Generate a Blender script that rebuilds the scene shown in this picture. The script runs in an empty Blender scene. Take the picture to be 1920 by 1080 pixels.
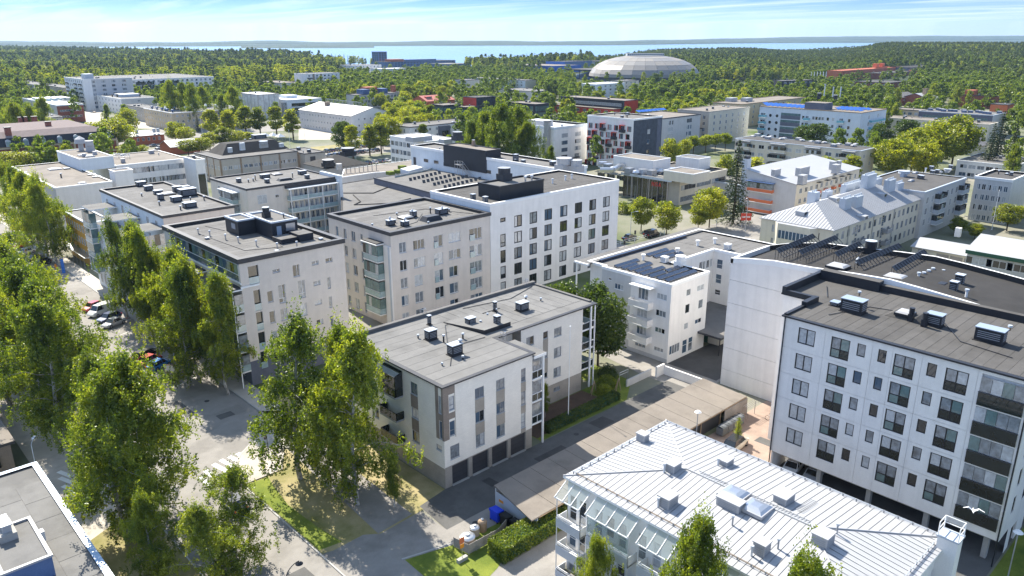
import bpy, math, random
import numpy as np
from mathutils import Vector, Matrix
sc=bpy.context.scene
R=math.radians
rnd=random.Random(7)
# ---------------- camera, sky, sun, exposure ----------------
F_PX,PITCH,ROLL,AZ,HC=1443.24,R(18.0138),R(-0.1614),R(46.7629),50.0
_hf=Vector((math.cos(AZ),math.sin(AZ),0)); _rt=Vector((math.sin(AZ),-math.cos(AZ),0))
_fw=_hf*math.cos(PITCH)-Vector((0,0,math.sin(PITCH))); _up=_rt.cross(_fw)
_r2=_rt*math.cos(ROLL)+_up*math.sin(ROLL); _u2=-_rt*math.sin(ROLL)+_up*math.cos(ROLL)
cam=bpy.data.objects.new('camera',bpy.data.cameras.new('camera')); sc.collection.objects.link(cam)
cam.data.sensor_width=36; cam.data.lens=36*F_PX/1920; cam.data.clip_end=30000; cam.data.clip_start=0.5
cam.matrix_world=Matrix.Translation((0,0,HC))@Matrix(((_r2.x,_u2.x,-_fw.x),(_r2.y,_u2.y,-_fw.y),(_r2.z,_u2.z,-_fw.z))).to_4x4()
sc.camera=cam
def at(px,py,z=0.0):
    d=_fw*F_PX+_r2*(px-960)-_u2*(py-540); t=(z-HC)/d.z
    return Vector((0,0,HC))+d*t
SUN_EL,SUN_AZ=R(44),R(9)
w=bpy.data.worlds.new('World'); sc.world=w; w.use_nodes=True
nt=w.node_tree; nt.nodes.clear()
N=nt.nodes.new; L=nt.links.new
out=N('ShaderNodeOutputWorld'); bg=N('ShaderNodeBackground'); sky=N('ShaderNodeTexSky')
sky.sky_type='NISHITA'; sky.sun_disc=False; sky.sun_elevation=SUN_EL; sky.sun_rotation=SUN_AZ
sky.air_density=1.0; sky.dust_density=0.0; sky.ozone_density=1.6; sky.altitude=0
bg.inputs['Strength'].default_value=0.15
# thin cirrus, laid out over the sky's own direction
tc=N('ShaderNodeTexCoord'); sep=N('ShaderNodeSeparateXYZ'); L(tc.outputs['Generated'],sep.inputs[0])
mz=N('ShaderNodeMath'); mz.operation='MAXIMUM'; L(sep.outputs[2],mz.inputs[0]); mz.inputs[1].default_value=0.015
az=N('ShaderNodeMath'); az.operation='ADD'; L(mz.outputs[0],az.inputs[0]); az.inputs[1].default_value=0.035
dx=N('ShaderNodeMath'); dx.operation='DIVIDE'; L(sep.outputs[0],dx.inputs[0]); L(az.outputs[0],dx.inputs[1])
dy=N('ShaderNodeMath'); dy.operation='DIVIDE'; L(sep.outputs[1],dy.inputs[0]); L(az.outputs[0],dy.inputs[1])
cmb=N('ShaderNodeCombineXYZ'); L(dx.outputs[0],cmb.inputs[0]); L(dy.outputs[0],cmb.inputs[1])
mp=N('ShaderNodeMapping'); mp.inputs['Rotation'].default_value=(0,0,R(40)); mp.inputs['Scale'].default_value=(0.55,0.16,1); L(cmb.outputs[0],mp.inputs[0])
nz=N('ShaderNodeTexNoise'); nz.inputs['Scale'].default_value=1.3; nz.inputs['Detail'].default_value=7; nz.inputs['Distortion'].default_value=0.7; nz.inputs['Roughness'].default_value=0.58
L(mp.outputs[0],nz.inputs[0])
cr=N('ShaderNodeValToRGB'); cr.color_ramp.elements[0].position=0.45; cr.color_ramp.elements[1].position=0.74; L(nz.outputs[0],cr.inputs[0])
ce=N('ShaderNodeMath'); ce.operation='MULTIPLY_ADD'; L(mz.outputs[0],ce.inputs[0]); ce.inputs[1].default_value=0.5; ce.inputs[2].default_value=0.55  # cirrus thickened higher up, out of view, to whiten the fill light
cm=N('ShaderNodeMath'); cm.operation='MULTIPLY'; L(cr.outputs[0],cm.inputs[0]); L(ce.outputs[0],cm.inputs[1])
# sky grade: low sky bluer than modelled, upper sky warmed to cut blue fill
gr=N('ShaderNodeValToRGB'); L(mz.outputs[0],gr.inputs[0]); ge=gr.color_ramp.elements; ge[0].position=0.015; ge[0].color=(.235,.325,.62,1); ge[1].position=0.7; ge[1].color=(1,.91,.79,1)
for p_,c_ in ((0.05,(.095,.18,.47,1)),(0.25,(.62,.65,.78,1))): k_=ge.new(p_); k_.color=c_
gm_=N('ShaderNodeMix'); gm_.data_type='RGBA'; gm_.blend_type='MULTIPLY'; gm_.inputs[0].default_value=1; L(sky.outputs[0],gm_.inputs[6]); L(gr.outputs[0],gm_.inputs[7])
mx=N('ShaderNodeMix'); mx.data_type='RGBA'; L(cm.outputs[0],mx.inputs[0]); L(gm_.outputs[2],mx.inputs[6]); mx.inputs[7].default_value=(3.9,4.2,4.5,1)
L(mx.outputs[2],bg.inputs[0]); L(bg.outputs[0],out.inputs[0])
sun=bpy.data.objects.new('sun',bpy.data.lights.new('sun','SUN')); sc.collection.objects.link(sun)
sun.data.energy=4.8; sun.data.angle=R(0.55); sun.data.color=(1,0.93,0.80)
sd=Vector((math.sin(SUN_AZ)*math.cos(SUN_EL),math.cos(SUN_AZ)*math.cos(SUN_EL),math.sin(SUN_EL)))
sun.rotation_euler=sd.to_track_quat('Z','Y').to_euler(); sun.location=(0,0,300)
sc.view_settings.view_transform='Standard'; sc.view_settings.look='None'; sc.view_settings.gamma=1.0
sc.view_settings.exposure=1.2; sc.view_settings.use_curve_mapping=False
sc.cycles.max_bounces=6; sc.cycles.diffuse_bounces=3; sc.cycles.glossy_bounces=2; sc.cycles.transmission_bounces=3
sc.cycles.transparent_max_bounces=12; sc.cycles.volume_bounces=0; sc.cycles.use_denoising=True
sc.cycles.caustics_reflective=False; sc.cycles.caustics_refractive=False
# ---------------- materials ----------------
MATS={}
def mat(name,col,rough=0.8,var=0.12,scale=0.6,metal=0.0,spec=0.3,kind=None,col2=None,bump=0.0,trans=None,detail=5,fine=True,coat=0):
    if name in MATS: return MATS[name]
    m=bpy.data.materials.new(name); m.use_nodes=True; t=m.node_tree; t.nodes.clear()
    n=t.nodes.new; l=t.links.new
    o=n('ShaderNodeOutputMaterial'); p=n('ShaderNodeBsdfPrincipled'); l(p.outputs[0],o.inputs[0])
    p.inputs['Roughness'].default_value=rough; p.inputs['Metallic'].default_value=metal
    p.inputs['Specular IOR Level'].default_value=spec; p.inputs['Coat Weight'].default_value=coat
    c4=tuple(col)+(1,)
    if kind=='flat':
        p.inputs['Base Color'].default_value=c4
    else:
        g=n('ShaderNodeNewGeometry')
        def noise(s,d=5):
            x=n('ShaderNodeTexNoise'); x.inputs['Scale'].default_value=s; x.inputs['Detail'].default_value=d; x.inputs['Roughness'].default_value=0.6
            l(g.outputs['Position'],x.inputs[0]); return x
        a=noise(scale,detail)
        ra=n('ShaderNodeValToRGB'); l(a.outputs[0],ra.inputs[0])
        ra.color_ramp.elements[0].position=0.3; ra.color_ramp.elements[1].position=0.7
        c2=col2 if col2 else tuple(min(1,c*(1+var)) for c in col)
        c1=col if col2 else tuple(c*(1-var) for c in col)
        ra.color_ramp.elements[0].color=tuple(c1)+(1,); ra.color_ramp.elements[1].color=tuple(c2)+(1,)
        src=ra.outputs[0]
        if fine:
            b=noise(9.0,4); mm=n('ShaderNodeMapRange'); l(b.outputs[0],mm.inputs[0]); mm.inputs[1].default_value=0.25; mm.inputs[2].default_value=0.75
            mm.inputs[3].default_value=1-var*0.9; mm.inputs[4].default_value=1+var*0.9
            mu=n('ShaderNodeMix'); mu.data_type='RGBA'; mu.blend_type='MULTIPLY'; mu.inputs[0].default_value=1
            l(src,mu.inputs[6]); l(mm.outputs[0],mu.inputs[7]); src=mu.outputs[2]
        if kind=='brick':
            # fine courses, far too small to pick apart at this distance
            tc=n('ShaderNodeTexCoord'); sp=n('ShaderNodeSeparateXYZ'); l(g.outputs['Position'],sp.inputs[0])
            ad=n('ShaderNodeMath'); ad.operation='ADD'; l(sp.outputs[0],ad.inputs[0]); l(sp.outputs[1],ad.inputs[1])
            cb=n('ShaderNodeCombineXYZ'); l(ad.outputs[0],cb.inputs[0]); l(sp.outputs[2],cb.inputs[1])
            bt=n('ShaderNodeTexBrick'); l(cb.outputs[0],bt.inputs['Vector']); bt.inputs['Scale'].default_value=1.0
            bt.inputs['Brick Width'].default_value=0.45; bt.inputs['Row Height'].default_value=0.15; bt.inputs['Mortar Size'].default_value=0.012
            bt.inputs['Color1'].default_value=(1,1,1,1); bt.inputs['Color2'].default_value=(0.95,0.95,0.95,1); bt.inputs['Mortar'].default_value=(0.86,0.86,0.86,1)
            m2=n('ShaderNodeMix'); m2.data_type='RGBA'; m2.blend_type='MULTIPLY'; m2.inputs[0].default_value=1
            l(src,m2.inputs[6]); l(bt.outputs[0],m2.inputs[7]); src=m2.outputs[2]
        if kind=='stain':
            # rain streaks and ponding marks
            s=noise(0.16,6); rs=n('ShaderNodeMapRange'); l(s.outputs[0],rs.inputs[0]); rs.inputs[1].default_value=0.50; rs.inputs[2].default_value=0.60
            rs.inputs[3].default_value=1.0; rs.inputs[4].default_value=0.82
            m2=n('ShaderNodeMix'); m2.data_type='RGBA'; m2.blend_type='MULTIPLY'; m2.inputs[0].default_value=1
            l(src,m2.inputs[6]); l(rs.outputs[0],m2.inputs[7]); src=m2.outputs[2]
        if kind=='wall':
            sp=n('ShaderNodeSeparateXYZ'); l(g.outputs['Position'],sp.inputs[0])
            mp=n('ShaderNodeMapping'); mp.inputs['Scale'].default_value=(1.3,1.3,0.09); l(g.outputs['Position'],mp.inputs[0])
            s=n('ShaderNodeTexNoise'); s.inputs['Scale'].default_value=1.0; s.inputs['Detail'].default_value=6; l(mp.outputs[0],s.inputs[0])
            rs=n('ShaderNodeMapRange'); l(s.outputs[0],rs.inputs[0]); rs.inputs[1].default_value=0.42; rs.inputs[2].default_value=0.72
            rs.inputs[3].default_value=1.0; rs.inputs[4].default_value=0.92
            m2=n('ShaderNodeMix'); m2.data_type='RGBA'; m2.blend_type='MULTIPLY'; m2.inputs[0].default_value=1
            l(src,m2.inputs[6]); l(rs.outputs[0],m2.inputs[7]); src=m2.outputs[2]
        l(src,p.inputs['Base Color'])
        if bump:
            bu=n('ShaderNodeBump'); bu.inputs['Strength'].default_value=bump; bu.inputs['Distance'].default_value=0.03
            bn=noise(14,3); l(bn.outputs[0],bu.inputs['Height']); l(bu.outputs[0],p.inputs['Normal'])
    MATS[name]=m; return m
def leafmat(name,c1,c2,c3,tr=0.42,am=1.5):
    m=bpy.data.materials.new(name); m.use_nodes=True; t=m.node_tree; t.nodes.clear(); n=t.nodes.new; l=t.links.new
    o=n('ShaderNodeOutputMaterial'); g=n('ShaderNodeNewGeometry'); oi=n('ShaderNodeObjectInfo')
    x=n('ShaderNodeTexNoise'); x.inputs['Scale'].default_value=0.55; x.inputs['Detail'].default_value=5; l(g.outputs['Position'],x.inputs[0])
    a=n('ShaderNodeMath'); a.operation='MULTIPLY_ADD'; l(g.outputs['Random Per Island'],a.inputs[0]); a.inputs[1].default_value=0.42
    b=n('ShaderNodeMath'); b.operation='MULTIPLY_ADD'; l(x.outputs[0],b.inputs[0]); b.inputs[1].default_value=am; b.inputs[2].default_value=.15-am*.5; l(b.outputs[0],a.inputs[2])
    c=n('ShaderNodeMath'); c.operation='MULTIPLY_ADD'; l(oi.outputs['Random'],c.inputs[0]); c.inputs[1].default_value=0.3; l(a.outputs[0],c.inputs[2])
    r=n('ShaderNodeValToRGB'); l(c.outputs[0],r.inputs[0]); e=r.color_ramp.elements; e[0].position=0.1; e[1].position=0.95
    e[0].color=c1+(1,); e[1].color=c3+(1,); k=e.new(0.5); k.color=c2+(1,)
    d=n('ShaderNodeBsdfDiffuse'); l(r.outputs[0],d.inputs[0])
    tl=n('ShaderNodeBsdfTranslucent'); gm=n('ShaderNodeMix'); gm.data_type='RGBA'; gm.blend_type='MULTIPLY'; gm.inputs[0].default_value=1
    l(r.outputs[0],gm.inputs[6]); gm.inputs[7].default_value=(1.9,2.0,0.9,1); l(gm.outputs[2],tl.inputs[0])
    ms=n('ShaderNodeMixShader'); ms.inputs[0].default_value=tr; l(d.outputs[0],ms.inputs[1]); l(tl.outputs[0],ms.inputs[2])
    gl=n('ShaderNodeBsdfGlossy'); gl.inputs['Roughness'].default_value=0.45; gl.inputs['Color'].default_value=(0.8,0.85,0.8,1)
    m3=n('ShaderNodeMixShader'); m3.inputs[0].default_value=0.04; l(ms.outputs[0],m3.inputs[1]); l(gl.outputs[0],m3.inputs[2]); l(m3.outputs[0],o.inputs[0])
    MATS[name]=m; return m
mat('beige_render',(0.66,0.595,0.53),kind='wall',var=0.05); mat('white_render',(0.80,0.775,0.745),kind='wall',var=0.04)
mat('white_panel',(0.80,0.77,0.735),kind='wall',var=0.04); mat('white_brick',(0.80,0.76,0.69),kind='brick',var=0.05)
mat('cream_render',(0.62,0.57,0.47),kind='wall',var=0.05); mat('sand_render',(0.55,0.45,0.30),kind='wall',var=0.06)
mat('grey_beige',(0.46,0.42,0.36),kind='wall',var=0.06); mat('pale_grey',(0.54,0.53,0.52),kind='wall',var=0.05)
mat('blue_white',(0.62,0.67,0.71),kind='wall',var=0.04); mat('ochre_render',(0.62,0.34,0.06),kind='wall',var=0.06)
mat('grass_seed',(0.2,0.2,0.1),kind='flat'); mat('concrete',(0.36,0.35,0.33),kind='wall',var=0.1); mat('dark_concrete',(0.07,0.08,0.10),kind='wall',var=0.22)
mat('brown_brick',(0.24,0.20,0.17),kind='brick',var=0.15); mat('grey_brick',(0.33,0.30,0.26),kind='brick',var=0.12)
mat('red_brick',(0.26,0.09,0.06),kind='brick',var=0.15); mat('brick_red_wall',(0.42,0.13,0.07),var=0.1)
mat('slate_brick',(0.13,0.14,0.18),kind='brick',var=0.12)
mat('felt_grey',(0.155,0.15,0.145),kind='stain',rough=0.95,var=0.10,bump=0.3); mat('felt_light',(0.175,0.172,0.168),kind='stain',rough=0.95,var=0.08,bump=0.3)
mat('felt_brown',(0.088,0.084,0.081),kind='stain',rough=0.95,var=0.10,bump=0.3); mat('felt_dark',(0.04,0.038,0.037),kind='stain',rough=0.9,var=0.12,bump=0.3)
mat('felt_grey2',(0.175,0.17,0.165),kind='stain',rough=0.95,var=0.12,bump=0.3); mat('felt_brown2',(0.095,0.091,0.088),kind='stain',rough=0.95,var=0.12,bump=0.3); mat('felt_light2',(0.186,0.183,0.179),kind='stain',rough=0.95,var=0.1,bump=0.3); mat('felt_tan',(0.215,0.19,0.165),kind='stain',rough=0.95,var=0.08,bump=0.3)
mat('white_metal',(0.37,0.375,0.39),rough=0.55,var=0.03,metal=0.0,spec=0.5); mat('pale_metal',(0.45,0.49,0.54),rough=0.4,var=0.05,spec=0.5)
mat('black_metal',(0.018,0.02,0.026),rough=0.5,var=0.2,spec=0.4); mat('dark_metal',(0.05,0.05,0.055),rough=0.5,var=0.15)
mat('steel',(0.55,0.56,0.58),rough=0.3,var=0.05,metal=0.8); mat('grey_metal',(0.30,0.31,0.33),rough=0.5,var=0.08)
mat('white_paint',(0.80,0.80,0.79),rough=0.5,var=0.03); mat('window_white',(0.70,0.70,0.70),rough=0.4,kind='flat')
mat('frame_black',(0.02,0.02,0.022),rough=0.4,kind='flat'); mat('frame_grey',(0.22,0.23,0.25),rough=0.4,kind='flat')
mat('sill_blue',(0.28,0.34,0.42),rough=0.4,kind='flat')
mat('glass_dark',(0.012,0.015,0.018),rough=0.02,kind='flat',spec=1.0); mat('glass_blue',(0.06,0.10,0.15),rough=0.03,kind='flat',spec=1.0)
mat('glass_curtain',(0.42,0.44,0.46),rough=0.12,var=0.25,scale=2.2,spec=1.0,fine=False); mat('glass_grey',(0.20,0.22,0.24),rough=0.06,var=0.5,scale=1.6,spec=1.0,fine=False)
mat('glass_green',(0.10,0.17,0.17),rough=0.04,var=0.3,scale=1.0,spec=1.0,fine=False); mat('glass_rail',(0.30,0.40,0.42),rough=0.08,var=0.15,scale=1.0,spec=1.0,fine=False)
mat('glass_smoke',(0.012,0.018,0.016),rough=0.03,var=0.3,scale=1.0,spec=.45,fine=False)
mat('solar_blue',(0.015,0.022,0.045),rough=0.12,kind='flat',spec=1.0); mat('solar_black',(0.012,0.014,0.02),rough=0.15,kind='flat',spec=1.0)
mat('membrane_white',(0.66,0.68,0.72),rough=0.6,var=0.04); mat('red_paint',(0.48,0.05,0.03),rough=0.5,var=0.1); mat('orange_red',(0.62,0.17,0.07),rough=0.6,var=0.08)
mat('red_roof',(0.48,0.17,0.14),rough=0.6,var=0.08); mat('teal_panel',(0.16,0.42,0.50),rough=0.3,var=0.08); mat('blue_paint',(0.03,0.13,0.48),rough=0.5,var=0.12)
mat('blue_slab',(0.10,0.16,0.30),rough=0.5,var=0.12); mat('blue_plastic',(0.01,0.05,0.60),rough=0.35,var=0.05); mat('black_plastic',(0.02,0.02,0.02),rough=0.45,var=0.1)
mat('green_paint',(0.03,0.10,0.06),rough=0.6,var=0.1); mat('wood',(0.30,0.22,0.15),rough=0.8,var=0.2); mat('wood_grey',(0.30,0.27,0.25),rough=0.8,var=0.2)
mat('blue_box',(0.07,0.12,0.25),rough=0.5,var=0.1); mat('orange_paint',(0.75,0.28,0.03),rough=0.6,var=0.1); mat('blue_metal',(0.36,0.50,0.68),rough=.35,var=.08,spec=.5); mat('yellow_paint',(0.7,0.6,0.05),rough=0.5,var=0.05)
mat('plastic_wrap',(0.62,0.62,0.60),rough=0.35,var=0.25,scale=0.35,kind='wall'); mat('tan_metal',(0.20,0.165,0.16),spec=.08,rough=.9,var=.1); mat('pink_metal',(0.40,0.36,0.35),rough=.5,var=.1); mat('copper_glass',(0.03,0.024,0.024),rough=0.08,var=0.4,scale=0.8,spec=1.0,fine=False)
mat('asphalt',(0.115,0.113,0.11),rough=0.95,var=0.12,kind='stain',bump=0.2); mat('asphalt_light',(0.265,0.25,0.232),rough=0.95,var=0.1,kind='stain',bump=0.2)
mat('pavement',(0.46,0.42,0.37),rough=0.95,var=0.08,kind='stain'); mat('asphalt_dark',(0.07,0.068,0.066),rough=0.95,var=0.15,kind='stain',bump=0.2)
mat('pink_pave',(0.34,0.255,0.21),rough=0.95,var=0.1,kind='stain'); mat('road_white',(0.72,0.72,0.70),rough=0.8,var=0.1)
mat('grass',(0.075,0.12,0.016),rough=1,var=0.25,col2=(0.20,0.23,0.035),scale=0.35,bump=0.5); mat('dry_lawn',(0.16,0.16,0.045),rough=1,var=0.15,col2=(0.40,0.33,0.19),scale=0.25,bump=0.5)
mat('kerb_stone',(0.42,0.41,0.39),rough=0.9,var=0.1); mat('city_ground',(0.27,0.25,0.22),rough=1,col2=(0.065,0.10,0.018),scale=0.03,var=0.15)
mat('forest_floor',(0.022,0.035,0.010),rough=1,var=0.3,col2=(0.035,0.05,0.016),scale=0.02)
mat('bark_birch',(0.55,0.53,0.49),rough=0.9,var=0.1,col2=(0.10,0.09,0.08),scale=2.2,detail=8); mat('bark',(0.09,0.065,0.045),rough=0.95,var=0.25,scale=3)
mat('soil',(0.10,0.065,0.045),rough=1,var=0.2)
leafmat('leaf_birch',(0.035,0.065,0.007),(0.135,0.175,0.014),(0.36,0.36,0.03),0.47)
leafmat('leaf_linden',(0.05,0.08,0.007),(0.18,0.20,0.013),(0.42,0.39,0.025),0.48)
leafmat('leaf_dark',(0.025,0.045,0.008),(0.058,0.09,0.014),(0.115,0.145,0.022),0.42)
leafmat('leaf_spruce',(0.010,0.020,0.006),(0.022,0.038,0.010),(0.045,0.062,0.016),0.15)
leafmat('leaf_forest',(0.045,0.070,0.010),(0.11,0.15,0.02),(0.20,0.23,0.032),0.5,.9)
leafmat('leaf_pine',(0.035,0.055,0.012),(0.085,0.11,0.02),(0.15,0.165,0.032),0.38,.8)
leafmat('leaf_hedge',(0.06,0.10,0.010),(0.18,0.22,0.025),(0.38,0.35,0.06),0.35)
leafmat('leaf_lime',(0.09,0.12,0.01),(0.20,0.23,0.015),(0.33,0.33,0.03),0.45)
def clearglass(name,tint,mixf):
    m=bpy.data.materials.new(name); m.use_nodes=True; t=m.node_tree; t.nodes.clear(); n=t.nodes.new; l=t.links.new
    o=n('ShaderNodeOutputMaterial'); tr=n('ShaderNodeBsdfTransparent'); tr.inputs[0].default_value=tint+(1,); p=n('ShaderNodeBsdfPrincipled'); p.inputs['Roughness'].default_value=.05; p.inputs['Base Color'].default_value=(.45,.5,.5,1); p.inputs['Specular IOR Level'].default_value=1
    x=n('ShaderNodeMixShader'); x.inputs[0].default_value=mixf; l(tr.outputs[0],x.inputs[1]); l(p.outputs[0],x.inputs[2]); l(x.outputs[0],o.inputs[0]); MATS[name]=m
clearglass('glass_clear',(.85,.92,.92),.28)
# ---------------- mesh helpers ----------------
COL=sc.collection
def V(*a): return Vector(a)
class MB:
    def __init__(s): s.v=[];s.f=[];s.m=[]
    def quad(s,a,b,c,d,m='white_render'):
        i=len(s.v); s.v+=[tuple(a),tuple(b),tuple(c),tuple(d)]; s.f.append((i,i+1,i+2,i+3)); s.m.append(m); return s
    def tri(s,a,b,c,m):
        i=len(s.v); s.v+=[tuple(a),tuple(b),tuple(c)]; s.f.append((i,i+1,i+2)); s.m.append(m); return s
    def box(s,x0,y0,z0,x1,y1,z1,m,top=None,bottom=True):
        if x0>x1:x0,x1=x1,x0
        if y0>y1:y0,y1=y1,y0
        if z0>z1:z0,z1=z1,z0
        i=len(s.v); s.v+=[(x0,y0,z0),(x1,y0,z0),(x1,y1,z0),(x0,y1,z0),(x0,y0,z1),(x1,y0,z1),(x1,y1,z1),(x0,y1,z1)]
        fs=[(0,1,5,4),(1,2,6,5),(2,3,7,6),(3,0,4,7),(4,5,6,7)]+([(3,2,1,0)] if bottom else [])
        for k,f in enumerate(fs): s.f.append(tuple(i+q for q in f)); s.m.append(top if (k==4 and top) else m)
        return s
    def obox(s,c,t,n,w,d,z0,z1,m,top=None):
        "box from point c, w along t, d along n"
        c=Vector((c[0],c[1],0));t=Vector((t[0],t[1],0));n=Vector((n[0],n[1],0))
        p=[c,c+t*w,c+t*w+n*d,c+n*d]; return s.prism([(q.x,q.y) for q in p],z0,z1,m,top or m)
    def prism(s,poly,z0,z1,m,top=None,bottom=True):
        i=len(s.v);n=len(poly)
        zz0=z0 if hasattr(z0,'__len__') else [z0]*n; zz=z1 if hasattr(z1,'__len__') else [z1]*n
        s.v+=[(p[0],p[1],zz0[k]) for k,p in enumerate(poly)]+[(p[0],p[1],zz[k]) for k,p in enumerate(poly)]
        for k in range(n):
            s.f.append((i+k,i+(k+1)%n,i+n+(k+1)%n,i+n+k)); s.m.append(m)
        s.f.append(tuple(range(i+n,i+2*n))); s.m.append(top or m)
        if bottom: s.f.append(tuple(range(i+n-1,i-1,-1))); s.m.append(m)
        return s
    def tube(s,a,b,r,m,n=6,r2=None,cap=True):
        a=Vector(a);b=Vector(b);d=(b-a)
        if d.length<1e-6: return s
        d.normalize(); u=d.orthogonal().normalized(); w=d.cross(u); r2=r if r2 is None else r2
        i=len(s.v)
        for p,rr in ((a,r),(b,r2)):
            for k in range(n):
                an=2*math.pi*k/n; s.v.append(tuple(p+u*math.cos(an)*rr+w*math.sin(an)*rr))
        for k in range(n):
            s.f.append((i+k,i+(k+1)%n,i+n+(k+1)%n,i+n+k)); s.m.append(m)
        if cap:
            s.f.append(tuple(range(i+n,i+2*n))); s.m.append(m); s.f.append(tuple(range(i+n-1,i-1,-1))); s.m.append(m)
        return s
    def mesh(s,name,sub=(0,0)):
        me=bpy.data.meshes.new(name)
        vv=[(x-sub[0],y-sub[1],z) for x,y,z in s.v]
        me.from_pydata(vv,[],s.f); names=[]
        for m in s.m:
            if m not in names: names.append(m)
        for m in names: me.materials.append(MATS[m])
        idx={m:k for k,m in enumerate(names)}
        if len(names)>1: me.polygons.foreach_set('material_index',[idx[m] for m in s.m])
        me.update(); return me
def link(me,name,parent=None,loc=(0,0,0),rz=0.0):
    o=bpy.data.objects.new(name,me); COL.objects.link(o); o.location=loc; o.rotation_euler=(0,0,rz)
    if parent: o.parent=parent
    return o
def tag(o,label,cat,group=None,kind=None):
    if label: o['label']=label
    if cat: o['category']=cat
    if group: o['group']=group
    if kind: o['kind']=kind
    return o
def thing(name,label,cat,loc=(0,0,0),rz=0,group=None):
    return tag(link(None,name,None,loc,rz),label,cat,group)
def struct(name,mb,loc=(0,0,0)):
    o=link(mb.mesh(name),name,None,loc); o['kind']='structure'; return o
def offs(poly,d):
    "inset polygon (CCW) by d"
    n=len(poly);o=[]
    for i in range(n):
        a,b,c=Vector(poly[i-1][:2]),Vector(poly[i][:2]),Vector(poly[(i+1)%n][:2])
        e1=(b-a).normalized();e2=(c-b).normalized();n1=Vector((-e1.y,e1.x));n2=Vector((-e2.y,e2.x))
        k=(n1+n2); k=k/max(0.25,k.dot(n1)) if k.length>1e-6 else n1
        o.append((b.x+k.x*d,b.y+k.y*d))
    return o
class Face:
    def __init__(s,o,t,n): s.o=Vector((o[0],o[1]));s.t=Vector(t).normalized();s.n=Vector(n).normalized();s.rz=math.atan2(s.n.y,s.n.x)-math.pi/2
    def p(s,a,d,z):
        q=s.o+s.t*a+s.n*d; return (q.x,q.y,z)
GL=['glass_dark','glass_grey','glass_curtain','glass_blue']
WM={}
def skin(mb,f,a0,a1,z0,z1,holes,m,dep=0.2,rm=None):
    A={a0,a1};Z={z0,z1};hs=[]
    for h in holes:
        x0,x1,y0,y1=max(a0,min(h[0],h[1])),min(a1,max(h[0],h[1])),max(z0,min(h[2],h[3])),min(z1,max(h[2],h[3]))
        if x1-x0<0.02 or y1-y0<0.02: continue
        hs.append((x0,x1,y0,y1)); A|={x0,x1};Z|={y0,y1}
    A=sorted(A);Z=sorted(Z)
    for j in range(len(Z)-1):
        zc=(Z[j]+Z[j+1])/2; st=None
        for i in range(len(A)):
            solid=False
            if i<len(A)-1:
                ac=(A[i]+A[i+1])/2
                solid=not any(h[0]<ac<h[1] and h[2]<zc<h[3] for h in hs)
            if solid and st is None: st=A[i]
            if not solid and st is not None:
                mb.quad(f.p(st,0,Z[j]),f.p(A[i],0,Z[j]),f.p(A[i],0,Z[j+1]),f.p(st,0,Z[j+1]),m); st=None
    r=rm or m
    for x0,x1,y0,y1 in hs:
        mb.quad(f.p(x0,0,y0),f.p(x0,dep,y0),f.p(x0,dep,y1),f.p(x0,0,y1),r); mb.quad(f.p(x1,0,y0),f.p(x1,dep,y0),f.p(x1,dep,y1),f.p(x1,0,y1),r)
        mb.quad(f.p(x0,0,y0),f.p(x1,0,y0),f.p(x1,dep,y0),f.p(x0,dep,y0),r); mb.quad(f.p(x0,0,y1),f.p(x1,0,y1),f.p(x1,dep,y1),f.p(x0,dep,y1),r)
def winframe(w,h,cols,rows,fm,dep,fw,sill,panes):
    key=(round(w,2),round(h,2),tuple(cols),tuple(rows),fm,dep,fw,sill,tuple(panes) if panes else None)
    if key in WM: return WM[key]
    mb=MB(); y0,y1=dep-0.09,dep-0.01
    xs=[-w/2+c*w for c in [0]+list(cols)+[1]]; zs=[c*h for c in [0]+list(rows)+[1]]
    mb.box(-w/2,y0,0,w/2,y1,fw,fm); mb.box(-w/2,y0,h-fw,w/2,y1,h,fm)
    for k,x in enumerate(xs):
        a=x if k==0 else (x-fw if k==len(xs)-1 else x-fw/2)
        mb.box(a,y0,fw,a+fw,y1,h-fw,fm)
    for z in zs[1:-1]:
        for k in range(len(xs)-1):
            a=xs[k]+(fw if k==0 else fw/2); b=xs[k+1]-(fw if k==len(xs)-2 else fw/2)
            mb.box(a,y0+0.01,z-fw/2,b,y1-0.01,z+fw/2,fm)
    if sill: mb.box(-w/2-0.02,-0.06,-0.05,w/2+0.02,y0-0.002,-0.004,sill)
    cells=[]
    for k in range(len(xs)-1):
        for q in range(len(zs)-1):
            a=xs[k]+(fw if k==0 else fw/2); b=xs[k+1]-(fw if k==len(xs)-2 else fw/2)
            c=zs[q]+(fw if q==0 else fw/2); d=zs[q+1]-(fw if q==len(zs)-2 else fw/2)
            cells.append((a,b,c,d))
    if panes:
        for i,(a,b,c,d) in enumerate(cells): mb.quad((a,dep-0.04,c),(b,dep-0.04,c),(b,dep-0.04,d),(a,dep-0.04,d),panes[i%len(panes)])
    WM[key]=(mb.mesh('window'),cells); return WM[key]
def panemesh(a,b,c,d,dep,m):
    key=('p',round(b-a,2),round(d-c,2),m)
    if key not in WM:
        w,h=b-a,d-c; WM[key]=MB().box(-w/2,-0.012,-h/2,w/2,0.012,h/2,m).mesh('pane')
    return WM[key],((a+b)/2,dep-0.045,(c+d)/2)
def fixz(l,k):
    "window heights, allowing for the slope of the wall in the photograph"
    o=[]
    for q in l:
        w_=abs(q[1]-q[0])*k; z0,z1=q[2]+w_,q[3]-w_
        if z1-z0<.5: c=(z0+z1)/2; z0,z1=c-.3,c+.3
        o.append((q[0],q[1],z0,z1)+tuple(q[4:]))
    return o
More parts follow.
